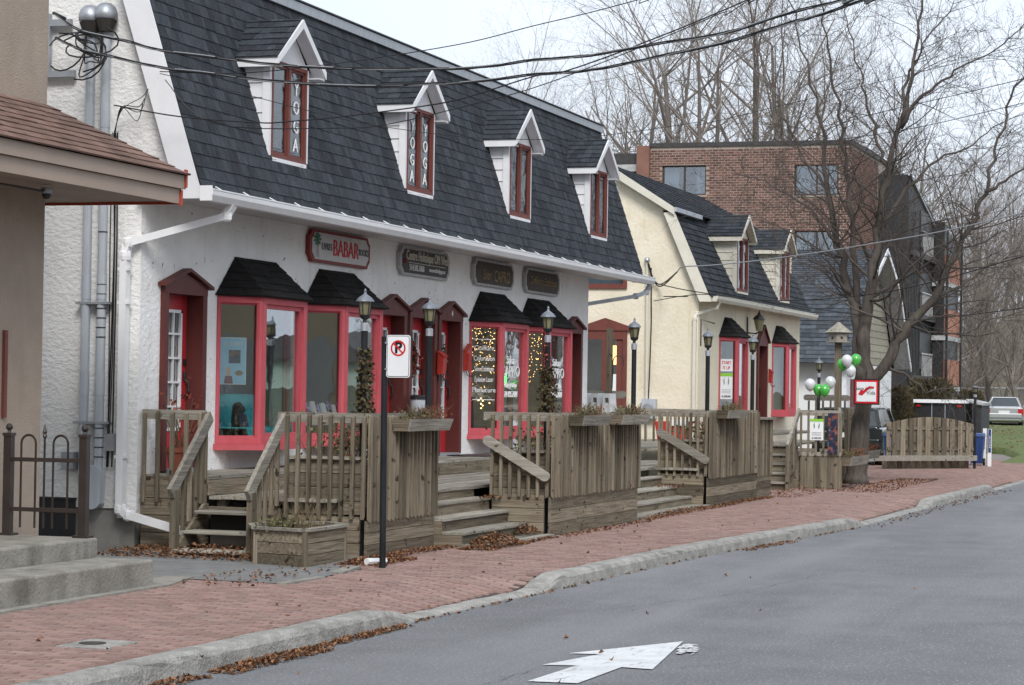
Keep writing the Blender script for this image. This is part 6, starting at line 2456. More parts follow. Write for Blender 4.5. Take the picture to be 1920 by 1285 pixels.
# litter on the ground
m = MB()
m.tube([(-.95, -2.95, .04), (-.75, -3.02, .035)], [.035, .03], 8)
m.tube([(-.72, -3.0, .03), (-.66, -3.03, .03)], [.038, .038], 8)
o = build(m, 'crushed_cup', MT['plasticwhite'])
tag(o, 'crushed white paper cup among the leaves at the railing foot', 'litter')
LIMBS = [
    ( [(24.27, -3.42, -0.01), (24.27, -3.44, 0.5), (24.27, -3.49, 1.13), (24.28, -3.55, 1.7)] , 0.225 , 0.19 ),
    ( [(24.28, -3.55, 1.7), (24.2, -3.57, 2.7), (24.14, -3.67, 3.64), (24.1, -3.83, 5.0), (24.07, -4.0, 6.04), (24.06, -4.25, 7.08), (24.05, -4.5, 8.22), (24.01, -4.65, 9.25), (23.96, -4.75, 10.07)] , 0.2 , 0.03 ),
    ( [(24.26, -3.53, 1.97), (24.37, -3.43, 3.02), (24.45, -3.25, 3.76), (24.5, -2.97, 4.71), (24.57, -2.77, 5.78), (24.65, -2.62, 6.85), (24.7, -2.35, 7.94), (24.75, -2.09, 8.92), (24.81, -1.85, 9.9)] , 0.17 , 0.02 ),
    ( [(24.5, -3.37, 3.34), (24.14, -3.31, 4.58), (23.78, -3.25, 5.81), (23.42, -3.19, 6.92), (23.04, -3.08, 7.91), (22.67, -2.96, 8.89), (22.31, -2.86, 9.65)] , 0.1 , 0.02 ),
    ( [(24.28, -3.57, 1.7), (24.26, -3.91, 2.29), (24.26, -4.32, 2.97), (24.31, -4.88, 3.65), (24.31, -5.28, 4.48), (24.27, -5.59, 5.1), (24.24, -5.89, 5.72), (24.17, -6.07, 6.54), (24.1, -6.29, 7.35), (24.08, -6.64, 8.06)] , 0.17 , 0.03 ),
    ( [(23.96, -4.22, 6.96), (23.83, -4.59, 7.46), (23.75, -5.06, 7.85), (23.69, -5.62, 8.14), (23.65, -6.23, 8.47), (23.6, -6.83, 9.01)] , 0.06 , 0.015 ),
    ( [(24.12, -3.99, 6.04), (24.29, -3.8, 6.69), (24.43, -3.51, 7.45), (24.6, -3.31, 8.22), (24.76, -3.06, 8.99), (24.94, -2.91, 9.88)] , 0.06 , 0.015 ),
    ( [(24.29, -3.82, 5.01), (24.71, -4.27, 5.88), (25.17, -4.83, 6.45), (25.64, -5.4, 6.8), (26.11, -5.97, 7.27), (26.62, -6.66, 7.64)] , 0.06 , 0.012 ),
    ( [(23.97, -4.26, 7.07), (24.23, -4.32, 7.93), (24.56, -4.57, 8.7), (24.96, -5.04, 9.38), (25.26, -5.2, 9.96)] , 0.05 , 0.012 ),
    ( [(24.35, -4.87, 3.65), (24.7, -5.34, 3.88), (25.05, -5.81, 4.31), (25.41, -6.29, 4.54), (25.81, -6.87, 4.67)] , 0.06 , 0.012 ),
    ( [(24.45, -2.98, 4.71), (24.53, -2.5, 5.35), (24.63, -2.05, 5.69), (24.7, -1.49, 5.97), (24.8, -1.03, 6.14), (24.93, -0.67, 6.21)] , 0.05 , 0.01 ),
    ( [(24.35, -3.27, 3.75), (23.73, -2.88, 4.25), (23.1, -2.47, 4.42), (22.48, -2.07, 4.49)] , 0.045 , 0.01 ),
    ( [(24.27, -3.65, 3.64), (24.04, -4.29, 4.05), (23.79, -4.84, 4.56), (23.57, -5.47, 4.85), (23.35, -6.1, 4.88)] , 0.05 , 0.01 ),
    ( [(24.29, -3.96, 2.29), (24.5, -4.35, 2.14), (24.71, -4.74, 1.83), (24.94, -5.23, 1.94), (25.15, -5.62, 1.92)] , 0.04 , 0.01 ),
    ( [(24.57, -2.77, 5.78), (24.7, -2.24, 6.44), (24.84, -1.77, 7.21), (25.02, -1.39, 8.0), (25.23, -1.12, 8.8)] , 0.05 , 0.01 ),
    ( [(24.11, -5.9, 5.71), (24.16, -6.4, 6.01), (24.23, -7.0, 6.53)] , 0.05 , 0.02 ),
    ( [(24.29, -4.32, 2.97), (24.11, -4.6, 3.23), (24.05, -5.23, 3.33), (24.02, -5.94, 3.23), (23.98, -6.65, 3.33)] , 0.04 , 0.01 ),
    ( [(24.31, -3.87, 5.12), (24.35, -3.49, 5.54), (24.4, -3.15, 6.4), (24.57, -3.22, 7.26)] , 0.045 , 0.01 ),
    ( [(24.28, -3.73, 4.27), (23.67, -3.4, 4.87), (23.01, -2.89, 5.03), (22.36, -2.4, 4.99)] , 0.04 , 0.01 ),
]
WIRES = [
    ('main', [(-0.98, 0.54, 5.47), (-0.98, 0.23, 5.28), (-0.99, -0.28, 5.16), (-1.01, -0.68, 5.05), (-1.03, -1.27, 4.96), (-1.06, -1.91, 4.87), (-1.08, -2.43, 4.82), (-1.11, -3.0, 4.79), (-1.18, -4.0, 4.76), (-1.23, -4.65, 4.81), (-1.28, -5.2, 4.83), (-1.34, -5.86, 4.91), (-1.41, -6.52, 4.98), (-1.48, -7.12, 5.13), (-1.53, -7.6, 5.22), (-1.59, -7.99, 5.34)], 0.011),
    ('main', [(-0.96, 0.52, 5.22), (-0.97, 0.23, 5.09), (-0.97, -0.07, 5.02), (-0.99, -0.68, 4.88), (-1.01, -1.26, 4.8), (-1.03, -1.91, 4.71), (-1.07, -2.81, 4.63), (-1.12, -3.56, 4.63), (-1.14, -3.99, 4.63), (-1.19, -4.64, 4.68), (-1.22, -5.05, 4.69), (-1.26, -5.45, 4.73), (-1.3, -5.99, 4.82), (-1.36, -6.51, 4.9), (-1.42, -7.11, 5.05), (-1.45, -7.36, 5.1), (-1.5, -7.79, 5.22), (-1.54, -8.13, 5.34)], 0.011),
    ('serv', [(-1.03, -0.19, 4.51), (-1.04, -0.91, 4.38), (-1.06, -1.76, 4.3), (-1.07, -2.07, 4.3), (-1.1, -2.73, 4.34), (-1.13, -3.57, 4.42), (-1.16, -3.99, 4.49), (-1.2, -4.64, 4.66), (-1.21, -4.91, 4.69), (-1.24, -5.31, 4.8), (-1.27, -5.71, 4.93), (-1.31, -6.21, 5.1), (-1.35, -6.7, 5.28), (-1.38, -7.0, 5.41)], 0.007),
    ('thin', [(-0.99, -0.67, 4.82), (-0.35, -0.96, 4.77), (0.35, -1.3, 4.69), (1.16, -1.72, 4.6), (1.83, -2.08, 4.56), (2.8, -2.64, 4.55), (3.68, -3.18, 4.61), (4.29, -3.58, 4.69), (5.67, -4.53, 5.0), (7.08, -5.56, 5.41)], 0.004),
    ('thin', [(-0.97, -0.72, 4.76), (-0.99, -1.26, 4.31), (-1.06, -2.62, 4.23), (-1.09, -3.19, 4.26), (-1.15, -3.99, 4.41), (-1.21, -4.64, 4.55), (-1.28, -5.44, 4.8), (-1.4, -6.47, 5.16), (-1.44, -6.82, 5.31)], 0.005),
    ('thin', [(-0.99, -0.67, 4.84), (-1.0, -1.55, 4.8), (-1.02, -2.41, 4.85), (-1.05, -3.16, 4.92), (-1.08, -3.96, 5.02), (-1.11, -4.6, 5.15), (-1.14, -5.15, 5.25), (-1.17, -5.63, 5.35), (-1.19, -5.96, 5.43)], 0.005),
    ('bright', [(23.48, 0.06, 4.13), (23.42, -0.09, 4.23), (23.16, -0.69, 4.24), (22.65, -1.8, 4.31), (21.98, -3.2, 4.44), (21.44, -4.25, 4.56), (20.73, -5.56, 4.72), (19.86, -7.05, 4.97), (19.38, -7.81, 5.1)], 0.012),
    ('dark', [(23.25, 0.48, 3.9), (22.86, -0.53, 3.7), (22.16, -2.25, 3.51), (21.09, -4.62, 3.66), (19.83, -7.06, 4.21), (19.39, -7.82, 4.41)], 0.01),
    ('dark', [(23.25, 0.48, 3.54), (22.97, -0.5, 3.66), (22.67, -1.53, 3.57), (21.7, -4.51, 3.16), (21.23, -5.79, 3.21), (20.76, -6.97, 3.34), (20.44, -7.74, 3.4)], 0.008),
    ('dark', [(14.99, -4.02, 5.72), (13.73, -5.04, 5.93), (10.92, -7.06, 5.94), (9.24, -8.1, 5.91), (8.1, -8.74, 5.9)], 0.006),
    ('dark', [(14.99, -4.02, 5.68), (14.15, -4.71, 5.67), (12.0, -6.33, 5.61), (9.25, -8.1, 5.59), (8.11, -8.75, 5.56)], 0.006),
]
# ------------------------------------------------------------------ bare trees
def twigs(mb, p, d, r, L_, lev, last, rg, kids=(5, 5, 4), droop=0.0, wob=.22):
    """one branch as a tapered polyline, then its side branches"""
    n = 4 if lev < last else 3
    pts, rad = [V(p)], [r]
    q, dd = V(p), V(d).normalized()
    for i in range(n):
        dd = (dd + V((rg.uniform(-wob, wob), rg.uniform(-wob, wob), rg.uniform(-wob, wob) + .05 - droop))).normalized()
        q = q + dd * (L_ / n)
        pts.append(q)
        rad.append(r * (1 - .72 * (i + 1) / n))
    mb.tube(pts, rad, 3 if r < .05 else 6, False, .5)
    if lev >= last:
        return
    k = kids[min(lev, len(kids) - 1)]
    for j in range(k):
        t = .25 + .75 * (j + rg.uniform(.1, .9)) / k
        i = min(int(t * n), n - 1)
        f = t * n - i
        base = pts[i].lerp(pts[i + 1], f)
        ax = (pts[i + 1] - pts[i]).normalized()
        o_ = V((rg.uniform(-1, 1), rg.uniform(-1, 1), rg.uniform(-1, 1)))
        o_ = (o_ - ax * o_.dot(ax)).normalized()
        nd = (ax * rg.uniform(.5, .95) + o_ * rg.uniform(.55, .95) + V((0, 0, .12))).normalized()
        twigs(mb, base, nd, max(r * (1 - .72 * t) * .55, .0035), L_ * rg.uniform(.45, .68) * (1.1 - .4 * t), lev + 1, last, rg, kids, droop, wob * 1.08)


rg = random.Random(5)
FT = thing('bare_street_tree', 'large bare street tree with spreading limbs by the gallery sign', 'tree', (25.0, -3.34, 0))
tm, cm = MB(), MB()
for k, (pts, r0_, r1_) in enumerate(LIMBS):
    pts = [V(p) for p in pts]
    if k:
        r0_, r1_ = r0_ * .80, r1_ * .8
    # refine and roughen the limb
    fine, rad = [], []
    for i in range(len(pts) - 1):
        for s in range(4):
            t = (i + s / 4) / (len(pts) - 1)
            j = .06 * (1 if k else .15)
            fine.append(pts[i].lerp(pts[i + 1], s / 4) + V((rg.uniform(-j, j), rg.uniform(-j, j), rg.uniform(-j, j) * .5)))
            rad.append((r1_ * .8 + (r0_ - r1_ * .8) * (1 - t) ** (1.7 if k else 1)) * rg.uniform(.93, 1.07))
    fine.append(pts[-1])
    rad.append(r1_)
    if k == 0:
        rad[0], rad[1] = rad[0] * 1.18, rad[1] * 1.06
    (tm if r0_ > .12 else cm).tube(fine, rad, 10 if r0_ > .12 else 7, True, .5)
    if k == 0:
        continue
    for i in range(4, len(fine) - 1):
        if r0_ > .12 and i < 7:
            continue
        for q in range(1 + (i % 2) + (1 if i % 4 == 0 else 0)):
            ax = (fine[i + 1] - fine[i]).normalized()
            o_ = V((rg.uniform(-1, 1), rg.uniform(-1, 1), rg.uniform(-1, 1)))
            o_ = (o_ - ax * o_.dot(ax)).normalized()
            nd = (ax * rg.uniform(.3, .9) + o_).normalized()
            L_ = rg.uniform(.7, 2.1) * (.6 + 2.2 * min(rad[i], .12) / .12 * .5)
            twigs(cm, fine[i], nd, max(.007, rad[i] * .32), L_, 1, 3, rg, (5, 5, 4), 0, .27)
build(tm, 'trunk', MT['bark'], FT, smooth=True)
build(cm, 'crown', MT['twig'], FT, smooth=True)


def bare_tree(seed, h, label, loc, multi=1, spread=.5, r=.28, kids=(6, 5, 5, 4)):
    rg = random.Random(seed)
    t = thing('bare_forest_tree', label, 'tree', loc, 'bare trees in the woods behind')
    tm, cm = MB(), MB()
    for s in range(multi):
        d = V((rg.uniform(-.25, .25), rg.uniform(-.25, .25), 1)) if multi > 1 else V((rg.uniform(-.06, .06), rg.uniform(-.06, .06), 1))
        p = V(loc) + V((rg.uniform(-.2, .2), rg.uniform(-.2, .2), -.3))
        pts, rad = [p], [r / multi ** .4 * 1.2]
        n = 9
        dd = d.normalized()
        H = h * rg.uniform(.62, .8)
        for i in range(n):
            dd = (dd + V((rg.uniform(-.1, .1), rg.uniform(-.1, .1), .04))).normalized()
            p = p + dd * H / n
            pts.append(p)
            rad.append(r / multi ** .4 * (1 - .8 * (i + 1) / n))
        tm.tube(pts, rad, 8, False, .5)
        for i in range(3, n + 1):
            for q in range(2 if i < n else 4):
                a = rg.uniform(0, 6.28)
                e = rg.uniform(.55, 1.25)
                nd = V((math.cos(a) * spread * 1.6, math.sin(a) * spread * 1.6, e)).normalized()
                twigs(cm, pts[i], nd, max(.03, rad[i] * .55), h * rg.uniform(.22, .36), 0, 3, rg, kids[1:], 0, .2)
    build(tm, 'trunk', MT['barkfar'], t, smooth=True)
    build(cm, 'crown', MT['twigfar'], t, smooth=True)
    return t


def spot(px, D, z=0.0):
    """ground position at a bearing and distance from the street corner where one stands"""
    d = _fw + _rt * ((px - 960) / 4475)
    d = V((d.x, d.y, 0))
    q = CAM + d * D
    return V((q.x, q.y, z))


FOREST = [(1255, 100, 0, 1.0), (1130, 108, 1, .88), (1310, 112, 2, .85), (1395, 100, 3, .92), (1465, 104, 0, 1.02), (1020, 118, 2, .9), (920, 124, 1, .80), (800, 130, 3, .74), (1545, 112, 1, 1.0),
          (700, 128, 0, .64), (610, 124, 2, .54), (1640, 124, 3, .85), (1190, 132, 2, .85), (1350, 132, 1, .9), (1070, 138, 0, .8),
          (1720, 132, 2, .66), (1790, 138, 1, .62), (1850, 144, 3, .58), (1910, 140, 0, .58), (1760, 152, 2, .66), (1830, 158, 0, .62), (1890, 162, 1, .62), (1700, 150, 1, .72), (1950, 150, 2, .62),
          (1735, 122, 0, .50), (1805, 126, 2, .48), (1870, 128, 3, .46), (1915, 124, 1, .42), (1820, 172, 2, .7), (1880, 178, 3, .72), (1770, 176, 0, .7)]
ORD = ['first', 'second', 'third', 'fourth', 'fifth', 'sixth', 'seventh', 'eighth', 'ninth', 'tenth', 'eleventh', 'twelfth', 'thirteenth', 'fourteenth', 'fifteenth', 'sixteenth']
HZ = lambda q: 0.0 if q.x < 110 else min(9, .45 + (q.x - 110) * .085) if q.y < 16 else .3
protos = {}
left = sorted([f for f in FOREST if f[0] < 1700])
right = sorted([f for f in FOREST if f[0] >= 1700])
for grp, word in ((left, 'above the roofs behind the brick block'), (right, 'on the wooded slope at the right')):
    for i, (px, D, v, s) in enumerate(grp):
        q = spot(px, D)
        q.z = HZ(q) - .2
        lb = 'bare grey tree %s, %s from the left' % (word, ORD[i])
        if v not in protos:
            protos[v] = bare_tree(20 + v, 24, lb, (0, 0, 0), (1, 2, 1, 3)[v], (.45, .5, .6, .45)[v], (.42, .36, .38, .40)[v])
            t = protos[v]
            t.location = q
            t.rotation_euler.z = i * 1.3
            t.scale = (s,) * 3
            protos[v] = (t, s)
        else:
            src = protos[v][0]
            t = copy_tree(src)
            t.location = q
            t.rotation_euler.z = (px * .37) % 6.28
            t.scale = (s,) * 3
            t['label'] = lb
        WL[t.name] = q

# undergrowth on the slope: too many to count
for nm, lb, x0, x1, y0, y1, n, seed, hh in (('undergrowth', 'tangled grey brown undergrowth on the wooded slope at the right', 112, 150, -6, 16, 420, 3, 3.4),):
    rg = random.Random(seed)
    m = MB()
    for k in range(n):
        x, y = rg.uniform(x0, x1), rg.uniform(y0, y1)
        z = HZ(V((x, y, 0)))
        twigs(m, (x, y, z), (rg.uniform(-.3, .3), rg.uniform(-.3, .3), 1), .03, rg.uniform(.6, 1.3) * hh, 1, 3, rg, (4, 4, 3), 0, .25)
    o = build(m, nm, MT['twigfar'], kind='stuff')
    tag(o, lb, 'brush', kind='stuff')
sl = MB()
vs = []
sx = [112, 120, 130, 145, 165, 200, 260]
for x in sx:
    for y in (-9, -6, -3, 2, 8, 15.5):
        vs.append((x, y, min(14, .40 + max(0, x - 112) * .085)))
sl.add(vs, [(i * 6 + j, i * 6 + j + 1, (i + 1) * 6 + j + 1, (i + 1) * 6 + j) for i in range(6) for j in range(5)], .5)
struct(sl, 'wooded_hill', MT['litter'], smooth=True)

# ------------------------------------------------------------------ far plot: arched fence, van, trailer, hedge, car
FF = thing('arched_fence', 'arched board fence on a low timber base at the end of the row', 'fence', (35.7, -3.35, 0))
fa, fb = V((34.5, -2.42, 0)), V((36.55, -4.20, 0))
fd = (fb - fa).normalized()
fn = V((fd.y, -fd.x, 0))
if fn.x > 0:
    fn = -fn
FLn = (fb - fa).length
arch = lambda t: 1.06 + .19 * math.sin(math.pi * min(1, max(0, t * .9 + .06)))
nb = 21
for k in range(nb):
    t = (k + .5) / nb
    c = fa + fd * FLn * t + fn * (.035 if k % 2 else -.02)
    m = MB()
    hw = FLn / nb * .56
    a0, a1 = c - fd * hw, c + fd * hw
    z0, z1 = .32, arch(t)
    m.hexa([a0 - fn * .01 + Z_ * z0, a1 - fn * .01 + Z_ * z0, a1 + fn * .01 + Z_ * z0, a0 + fn * .01 + Z_ * z0,
            a0 - fn * .01 + Z_ * arch(t - .5 / nb), a1 - fn * .01 + Z_ * arch(t + .5 / nb), a1 + fn * .01 + Z_ * arch(t + .5 / nb), a0 + fn * .01 + Z_ * arch(t - .5 / nb)])
    build(m, 'fence_board', MT['woodZ'], FF)
for zz in (.48, .98):
    m = MB()
    m.bar(fa + Z_ * zz + fn * .008, fb + Z_ * zz + fn * .008, .03, .08)
    build(m, 'cross_rail', MT['woodY'], FF)
m = MB()
m.bar(fa - fd * .45 + Z_ * .26 + fn * .07, fb + fd * .05 + Z_ * .26 + fn * .07, .05, .13)
build(m, 'base_beam', MT['greyY'], FF)
for k in range(18):
    c = fa + fd * FLn * (k + .5) / 18
    m = MB()
    m.ob(c + Z_ * .095 + fn * (-.16 if k % 2 else -.18), fd * FLn / 36 * .96, fn * .012, Z_ * .10)
    build(m, 'skirt_board', MT['woodZ'], FF)


def wheel(parent, c, r, w_, name='wheel'):
    m = MB()
    c = V(c)
    m.tube([c - Y_ * w_ / 2, c + Y_ * w_ / 2], r, 20)
    o = build(m, name, MT['tyre'], parent)
    for s in (-1, 1):
        m = MB()
        m.tube([c + Y_ * s * w_ / 2, c + Y_ * s * (w_ / 2 + .01)], r * .62, 14)
        build(m, 'rim', MT['galv'], o)


def car(name, label, cat, loc, rz, paint, Lc, Wc, Hc, prof, greenhouse, lights=True):
    """body lofted from side profile stations; rear faces -x"""
    t = thing(name, label, cat, loc)
    x0, y0, z0 = loc
    B = MB()
    vs, fs = [], []
    n = len(prof)
    for (x, zb, zt, wd) in prof:
        vs += [(x0 + x, y0 - wd * .46, z0 + zb), (x0 + x, y0 - wd / 2, z0 + zb + .12), (x0 + x, y0 - wd / 2, z0 + zt - .12), (x0 + x, y0 - wd * .44, z0 + zt),
               (x0 + x, y0 + wd * .44, z0 + zt), (x0 + x, y0 + wd / 2, z0 + zt - .12), (x0 + x, y0 + wd / 2, z0 + zb + .12), (x0 + x, y0 + wd * .46, z0 + zb)]
    for i in range(n - 1):
        for k in range(8):
            k2 = (k + 1) % 8
            fs.append((i * 8 + k, (i + 1) * 8 + k, (i + 1) * 8 + k2, i * 8 + k2))
    fs += [tuple(range(8)), tuple((n - 1) * 8 + k for k in range(7, -1, -1))]
    B.add(vs, fs)
    build(B, 'body', paint, t, bevel=.03)
    # greenhouse: glass core with roof panel and pillars
    (xa, xb, xc, xd, zb, zt, wb, wt) = greenhouse
    G = MB()
    low = [(x0 + xa, -wb), (x0 + xd, -wb), (x0 + xd, wb), (x0 + xa, wb)]
    top = [(x0 + xb, -wt), (x0 + xc, -wt), (x0 + xc, wt), (x0 + xb, wt)]
    G.hexa([(a, y0 + b, z0 + zb) for a, b in low] + [(a, y0 + b, z0 + zt) for a, b in top])
    build(G, 'windows', MT['carglass'], t)
    m = MB()
    m.hexa([(a + s, y0 + b * 1.01, z0 + zt - .005) for (a, b), s in zip(top, (-.04, .04, .04, -.04))] + [(a, y0 + b * .86, z0 + zt + .05) for a, b in top])
    build(m, 'roof', paint, t, bevel=.02)
    for i in range(4):
        m = MB()
        a, b = V((low[i][0], y0 + low[i][1], z0 + zb)), V((top[i][0], y0 + top[i][1], z0 + zt))
        m.bar(a, b, .09, .07, up=(1, 0, 0))
        build(m, 'pillar', paint, t)
    xr = x0 + prof[0][0]
    zt_ = prof[0][2]
    for s in (-1, 1):
        m = MB()
        m.box(xr - .02, y0 + s * Wc * .44 - .12, z0 + zt_ - .34, xr + .12, y0 + s * Wc * .44 + .12 * (1 if s < 0 else 1), z0 + zt_ - .06)
        build(m, 'tail_light', MT['taillight' if lights else 'darkcar'], t)
        m = MB()
        m.ob((x0 + xd - .3, y0 + s * (Wc / 2 + .09), z0 + zb + .05), (.05, 0, 0), (0, .1, 0), (0, 0, .06))
        build(m, 'mirror', paint, t)
    m = MB()
    m.box(xr - .06, y0 - Wc * .47, z0 + prof[0][1] + .12, xr + .1, y0 + Wc * .47, z0 + prof[0][1] + .34)
    build(m, 'bumper', paint, t, bevel=.03)
    m = MB()
    m.box(xr - .025, y0 - .26, z0 + zt_ - .28, xr + .0, y0 + .26, z0 + zt_ - .15)
    build(m, 'number_plate', MT['plasticwhite'], t)
    for xx in (.75, Lc - .85):
        for s in (-1, 1):
            wheel(t, (x0 + xx, y0 + s * (Wc / 2 - .11), z0 + .31), .31, .2)
    t.rotation_euler.z = rz
    return t


car('silver_car', 'silver sedan parked on the grass at the far right', 'car', (93.2, 1.2, .40), math.radians(5), MT['silver'], 4.6, 1.76, 1.45,
    [(0, .30, .92, 1.62), (.12, .22, .98, 1.72), (1.0, .2, 1.0, 1.76), (3.2, .2, .96, 1.76), (4.3, .22, .82, 1.68), (4.6, .3, .68, 1.5)], (.5, 1.15, 2.5, 3.5, .95, 1.38, .78, .58))
car('dark_van', 'dark green van half hidden behind the arched fence', 'van', (37.0, -1.0, -.03), math.radians(3), MT['darkcar'], 4.6, 1.75, 1.8,
    [(0, .35, 1.0, 1.7), (.08, .25, 1.02, 1.75), (3.2, .25, 1.02, 1.75), (4.3, .25, .95, 1.7), (4.6, .3, .7, 1.6)], (.05, .2, 3.0, 3.6, 1.0, 1.42, .82, .72), False)
TR = thing('box_trailer', 'black box trailer with white top edge behind the arched fence', 'trailer', (54.5, -1.0, .3))
m = MB()
m.box(54.0, -1.80, .3, 57.5, -.26, 1.58)
build(m, 'box', MT['black'], TR)
m = MB()
m.box(53.9, -1.86, 1.56, 57.6, -.2, 1.67)
build(m, 'top_edge', MT['white'], TR)
for yy in (-.78, -1.2):
    m = MB()
    m.box(53.97, yy - .012, .3, 53.999, yy + .012, 1.55)
    build(m, 'door_bar', MT['galv'], TR)
m = MB()
m.box(53.96, -.42, 1.44, 53.999, -.30, 1.50)
build(m, 'side_marker', MT['taillight'], TR)
m = MB()
m.box(53.96, -1.72, 1.44, 53.999, -1.58, 1.50)
build(m, 'side_marker', MT['taillight'], TR)
for s in (-1.85, -.2):
    wheel(TR, (56, s, .28), .28, .18)
T2 = thing('dark_shed', 'small dark shed with pale roof edge right of the trailer', 'shed', (55, -2.3, 0))
m = MB()
m.box(54.8, -2.25, 0, 57, -1.95, 1.5)
build(m, 'wall', MT['blackclad'], T2)
m = MB()
m.prism([(54.7, -2.3, 1.5), (54.7, -1.75, 1.62), (54.7, -1.75, 1.70), (54.7, -2.3, 1.58)], (2.4, 0, 0))
build(m, 'roof', MT['plaquegrey'], T2)
for k, (cx_, cy_, rx, ry, h, lb) in enumerate(((52.5, .3, 1.1, .9, 2.0, 'brownish cedar hedge bush left of the trailer'), (58.5, -.1, 1.5, 1.0, 2.3, 'dark cedar hedge bush behind the trailer'), (58.5, -1.45, .9, .5, 1.9, 'dark cedar hedge bush beside the lawn'), (53.5, 1.6, 1.2, .8, 2.1, 'brownish cedar bush behind the van'))):
    rg = random.Random(70 + k)
    t = thing('cedar_bush', lb, 'bush', (cx_, cy_, 0), 'cedar bushes')
    m = MB()
    for q in range(3600):
        a, b = rg.uniform(0, 6.28), rg.random()
        z = b * h
        rr = (1 - .35 * b ** 2) * (.72 + .28 * math.sin(a * 5 + z * 4)) * rg.uniform(.6, 1.05)
        p = V((cx_ + rx * rr * math.cos(a), cy_ + ry * rr * math.sin(a), z))
        d = V((math.cos(a) * .5, math.sin(a) * .5, rg.uniform(.1, 1))).normalized()
        s = V((rg.uniform(-1, 1), rg.uniform(-1, 1), rg.uniform(-1, 1))).normalized()
        m.add([p, p + d * .09 + s * .035, p + d * .19, p + d * .09 - s * .035], [(0, 1, 2, 3)], rg.random())
    build(m, 'foliage', MT['hedge'], t, kind='stuff')
    m = MB()
    m.tube([(cx_, cy_, 0), (cx_, cy_, h * .7)], [.08, .03], 6)
    build(m, 'stem', MT['bark'], t)
for x, y, lb in ((37.6, -2.06, 'blue wheeled bin at the left end of the arched fence'), (39.6, -3.92, 'blue wheeled bin behind the right end of the arched fence')):
    t = thing('blue_bin', lb, 'bin', (x, y, 0), 'blue wheeled bins')
    m = MB()
    m.hexa([(x - .13, y - .13, .05), (x + .2, y - .13, .05), (x + .2, y + .13, .05), (x - .13, y + .13, .05), (x - .2, y - .19, .74), (x + .25, y - .19, .74), (x + .25, y + .19, .74), (x - .2, y + .19, .74)])
    build(m, 'tub', MT['blueplastic'], t)
    m = MB()
    m.hexa([(x - .22, y - .21, .745), (x + .27, y - .21, .745), (x + .27, y + .21, .745), (x - .22, y + .21, .745), (x - .18, y - .17, .81), (x + .27, y - .17, .83), (x + .27, y + .17, .83), (x - .18, y + .17, .81)])
    build(m, 'lid', MT['blueplastic'], t)
    wheel(t, (x + .2, y - .17, .09), .09, .05)
for k, (x, y, body) in enumerate(((40.0, -4.06, '48 LAKESHORE'), (38.9, -4.33, 'B-N-G-I-N-I'))):
    t = thing('marker_post', ('left leaning' if k == 0 else 'right upright') + ' white marker post with blue lettering on the lawn edge', 'sign', (x, y, 0), 'white marker posts')
    m = MB()
    m.bar((x, y, -.05), (x, y - (.02 if k == 0 else -.0), .95), .03, .095, up=(0, 1, 0))
    build(m, 'post', MT['plasticwhite'], t)
    m = MB()
    if k:
        m.box(x - .02, y - .035, .35, x - .016, y + .035, .94)
        build(m, 'blue_strip', MT['blueplastic'], t)
    text(body, .062, (x - .022, y - .008, .62), Z_, Y_, MT['letterwhite' if k else 'blueplastic'], t, 'letter')
CL = thing('chain_link_fence', 'tall chain-link fence with steel posts behind the silver car', 'fence', (114.5, 3, .4))
for k in range(9):
    y = 9 - k * 2.6
    m = MB()
    m.tube([(114.5, y, .2), (114.5, y, 2.4)], .035, 6)
    build(m, 'post', MT['galv'], CL)
for zz in (2.35, 1.3):
    m = MB()
    m.tube([(114.5, 9.5, zz), (114.5, -12, zz)], .03, 6)
    build(m, 'rail', MT['galv'], CL)
m = MB()
for k in range(140):
    y = 10 - k * .16
    m.tube([(114.5, y, .3), (114.5, y - 2.0, 2.35)], .003, 3, False)
    m.tube([(114.5, y - 2.0, .3), (114.5, y, 2.35)], .003, 3, False)
build(m, 'wire_mesh', MT['galv'], CL, kind='stuff')

# ------------------------------------------------------------------ overhead wires
NAMES = {'main': ('cable', 'thick black overhead cable', .5), 'serv': ('cable', 'black service cable', .5), 'thin': ('cable', 'thin overhead wire', .5), 'bright': ('cablelight', 'bright bare service wire', 1), 'dark': ('cable', 'dark thin wire', 1)}
WLAB = ['upper thick black cable crossing before the dormers', 'lower thick black cable crossing before the dormers', 'black service cable rising from the white gable conduits', 'thin wire sagging past the second dormer',
        'thin wire looping low across the first dormer', 'thin grey wire rising across the sky from the first dormer', 'bright bare wire from the cream house mast to the right', 'dark wire under the bright one across the tree', 'lowest dark wire crossing the cream house eave', 'upper of two thin wires at the top right', 'lower of two thin wires at the top right']


def smooth_path(pts, n=5):
    P_ = [V(p) for p in pts]
    out = []
    for i in range(len(P_) - 1):
        p0, p1, p2, p3 = P_[max(i - 1, 0)], P_[i], P_[i + 1], P_[min(i + 2, len(P_) - 1)]
        for s in range(n):
            t = s / n
            out.append(.5 * ((2 * p1) + (-p0 + p2) * t + (2 * p0 - 5 * p1 + 4 * p2 - p3) * t * t + (-p0 + 3 * p1 - 3 * p2 + p3) * t ** 3))
    out.append(P_[-1])
    return out


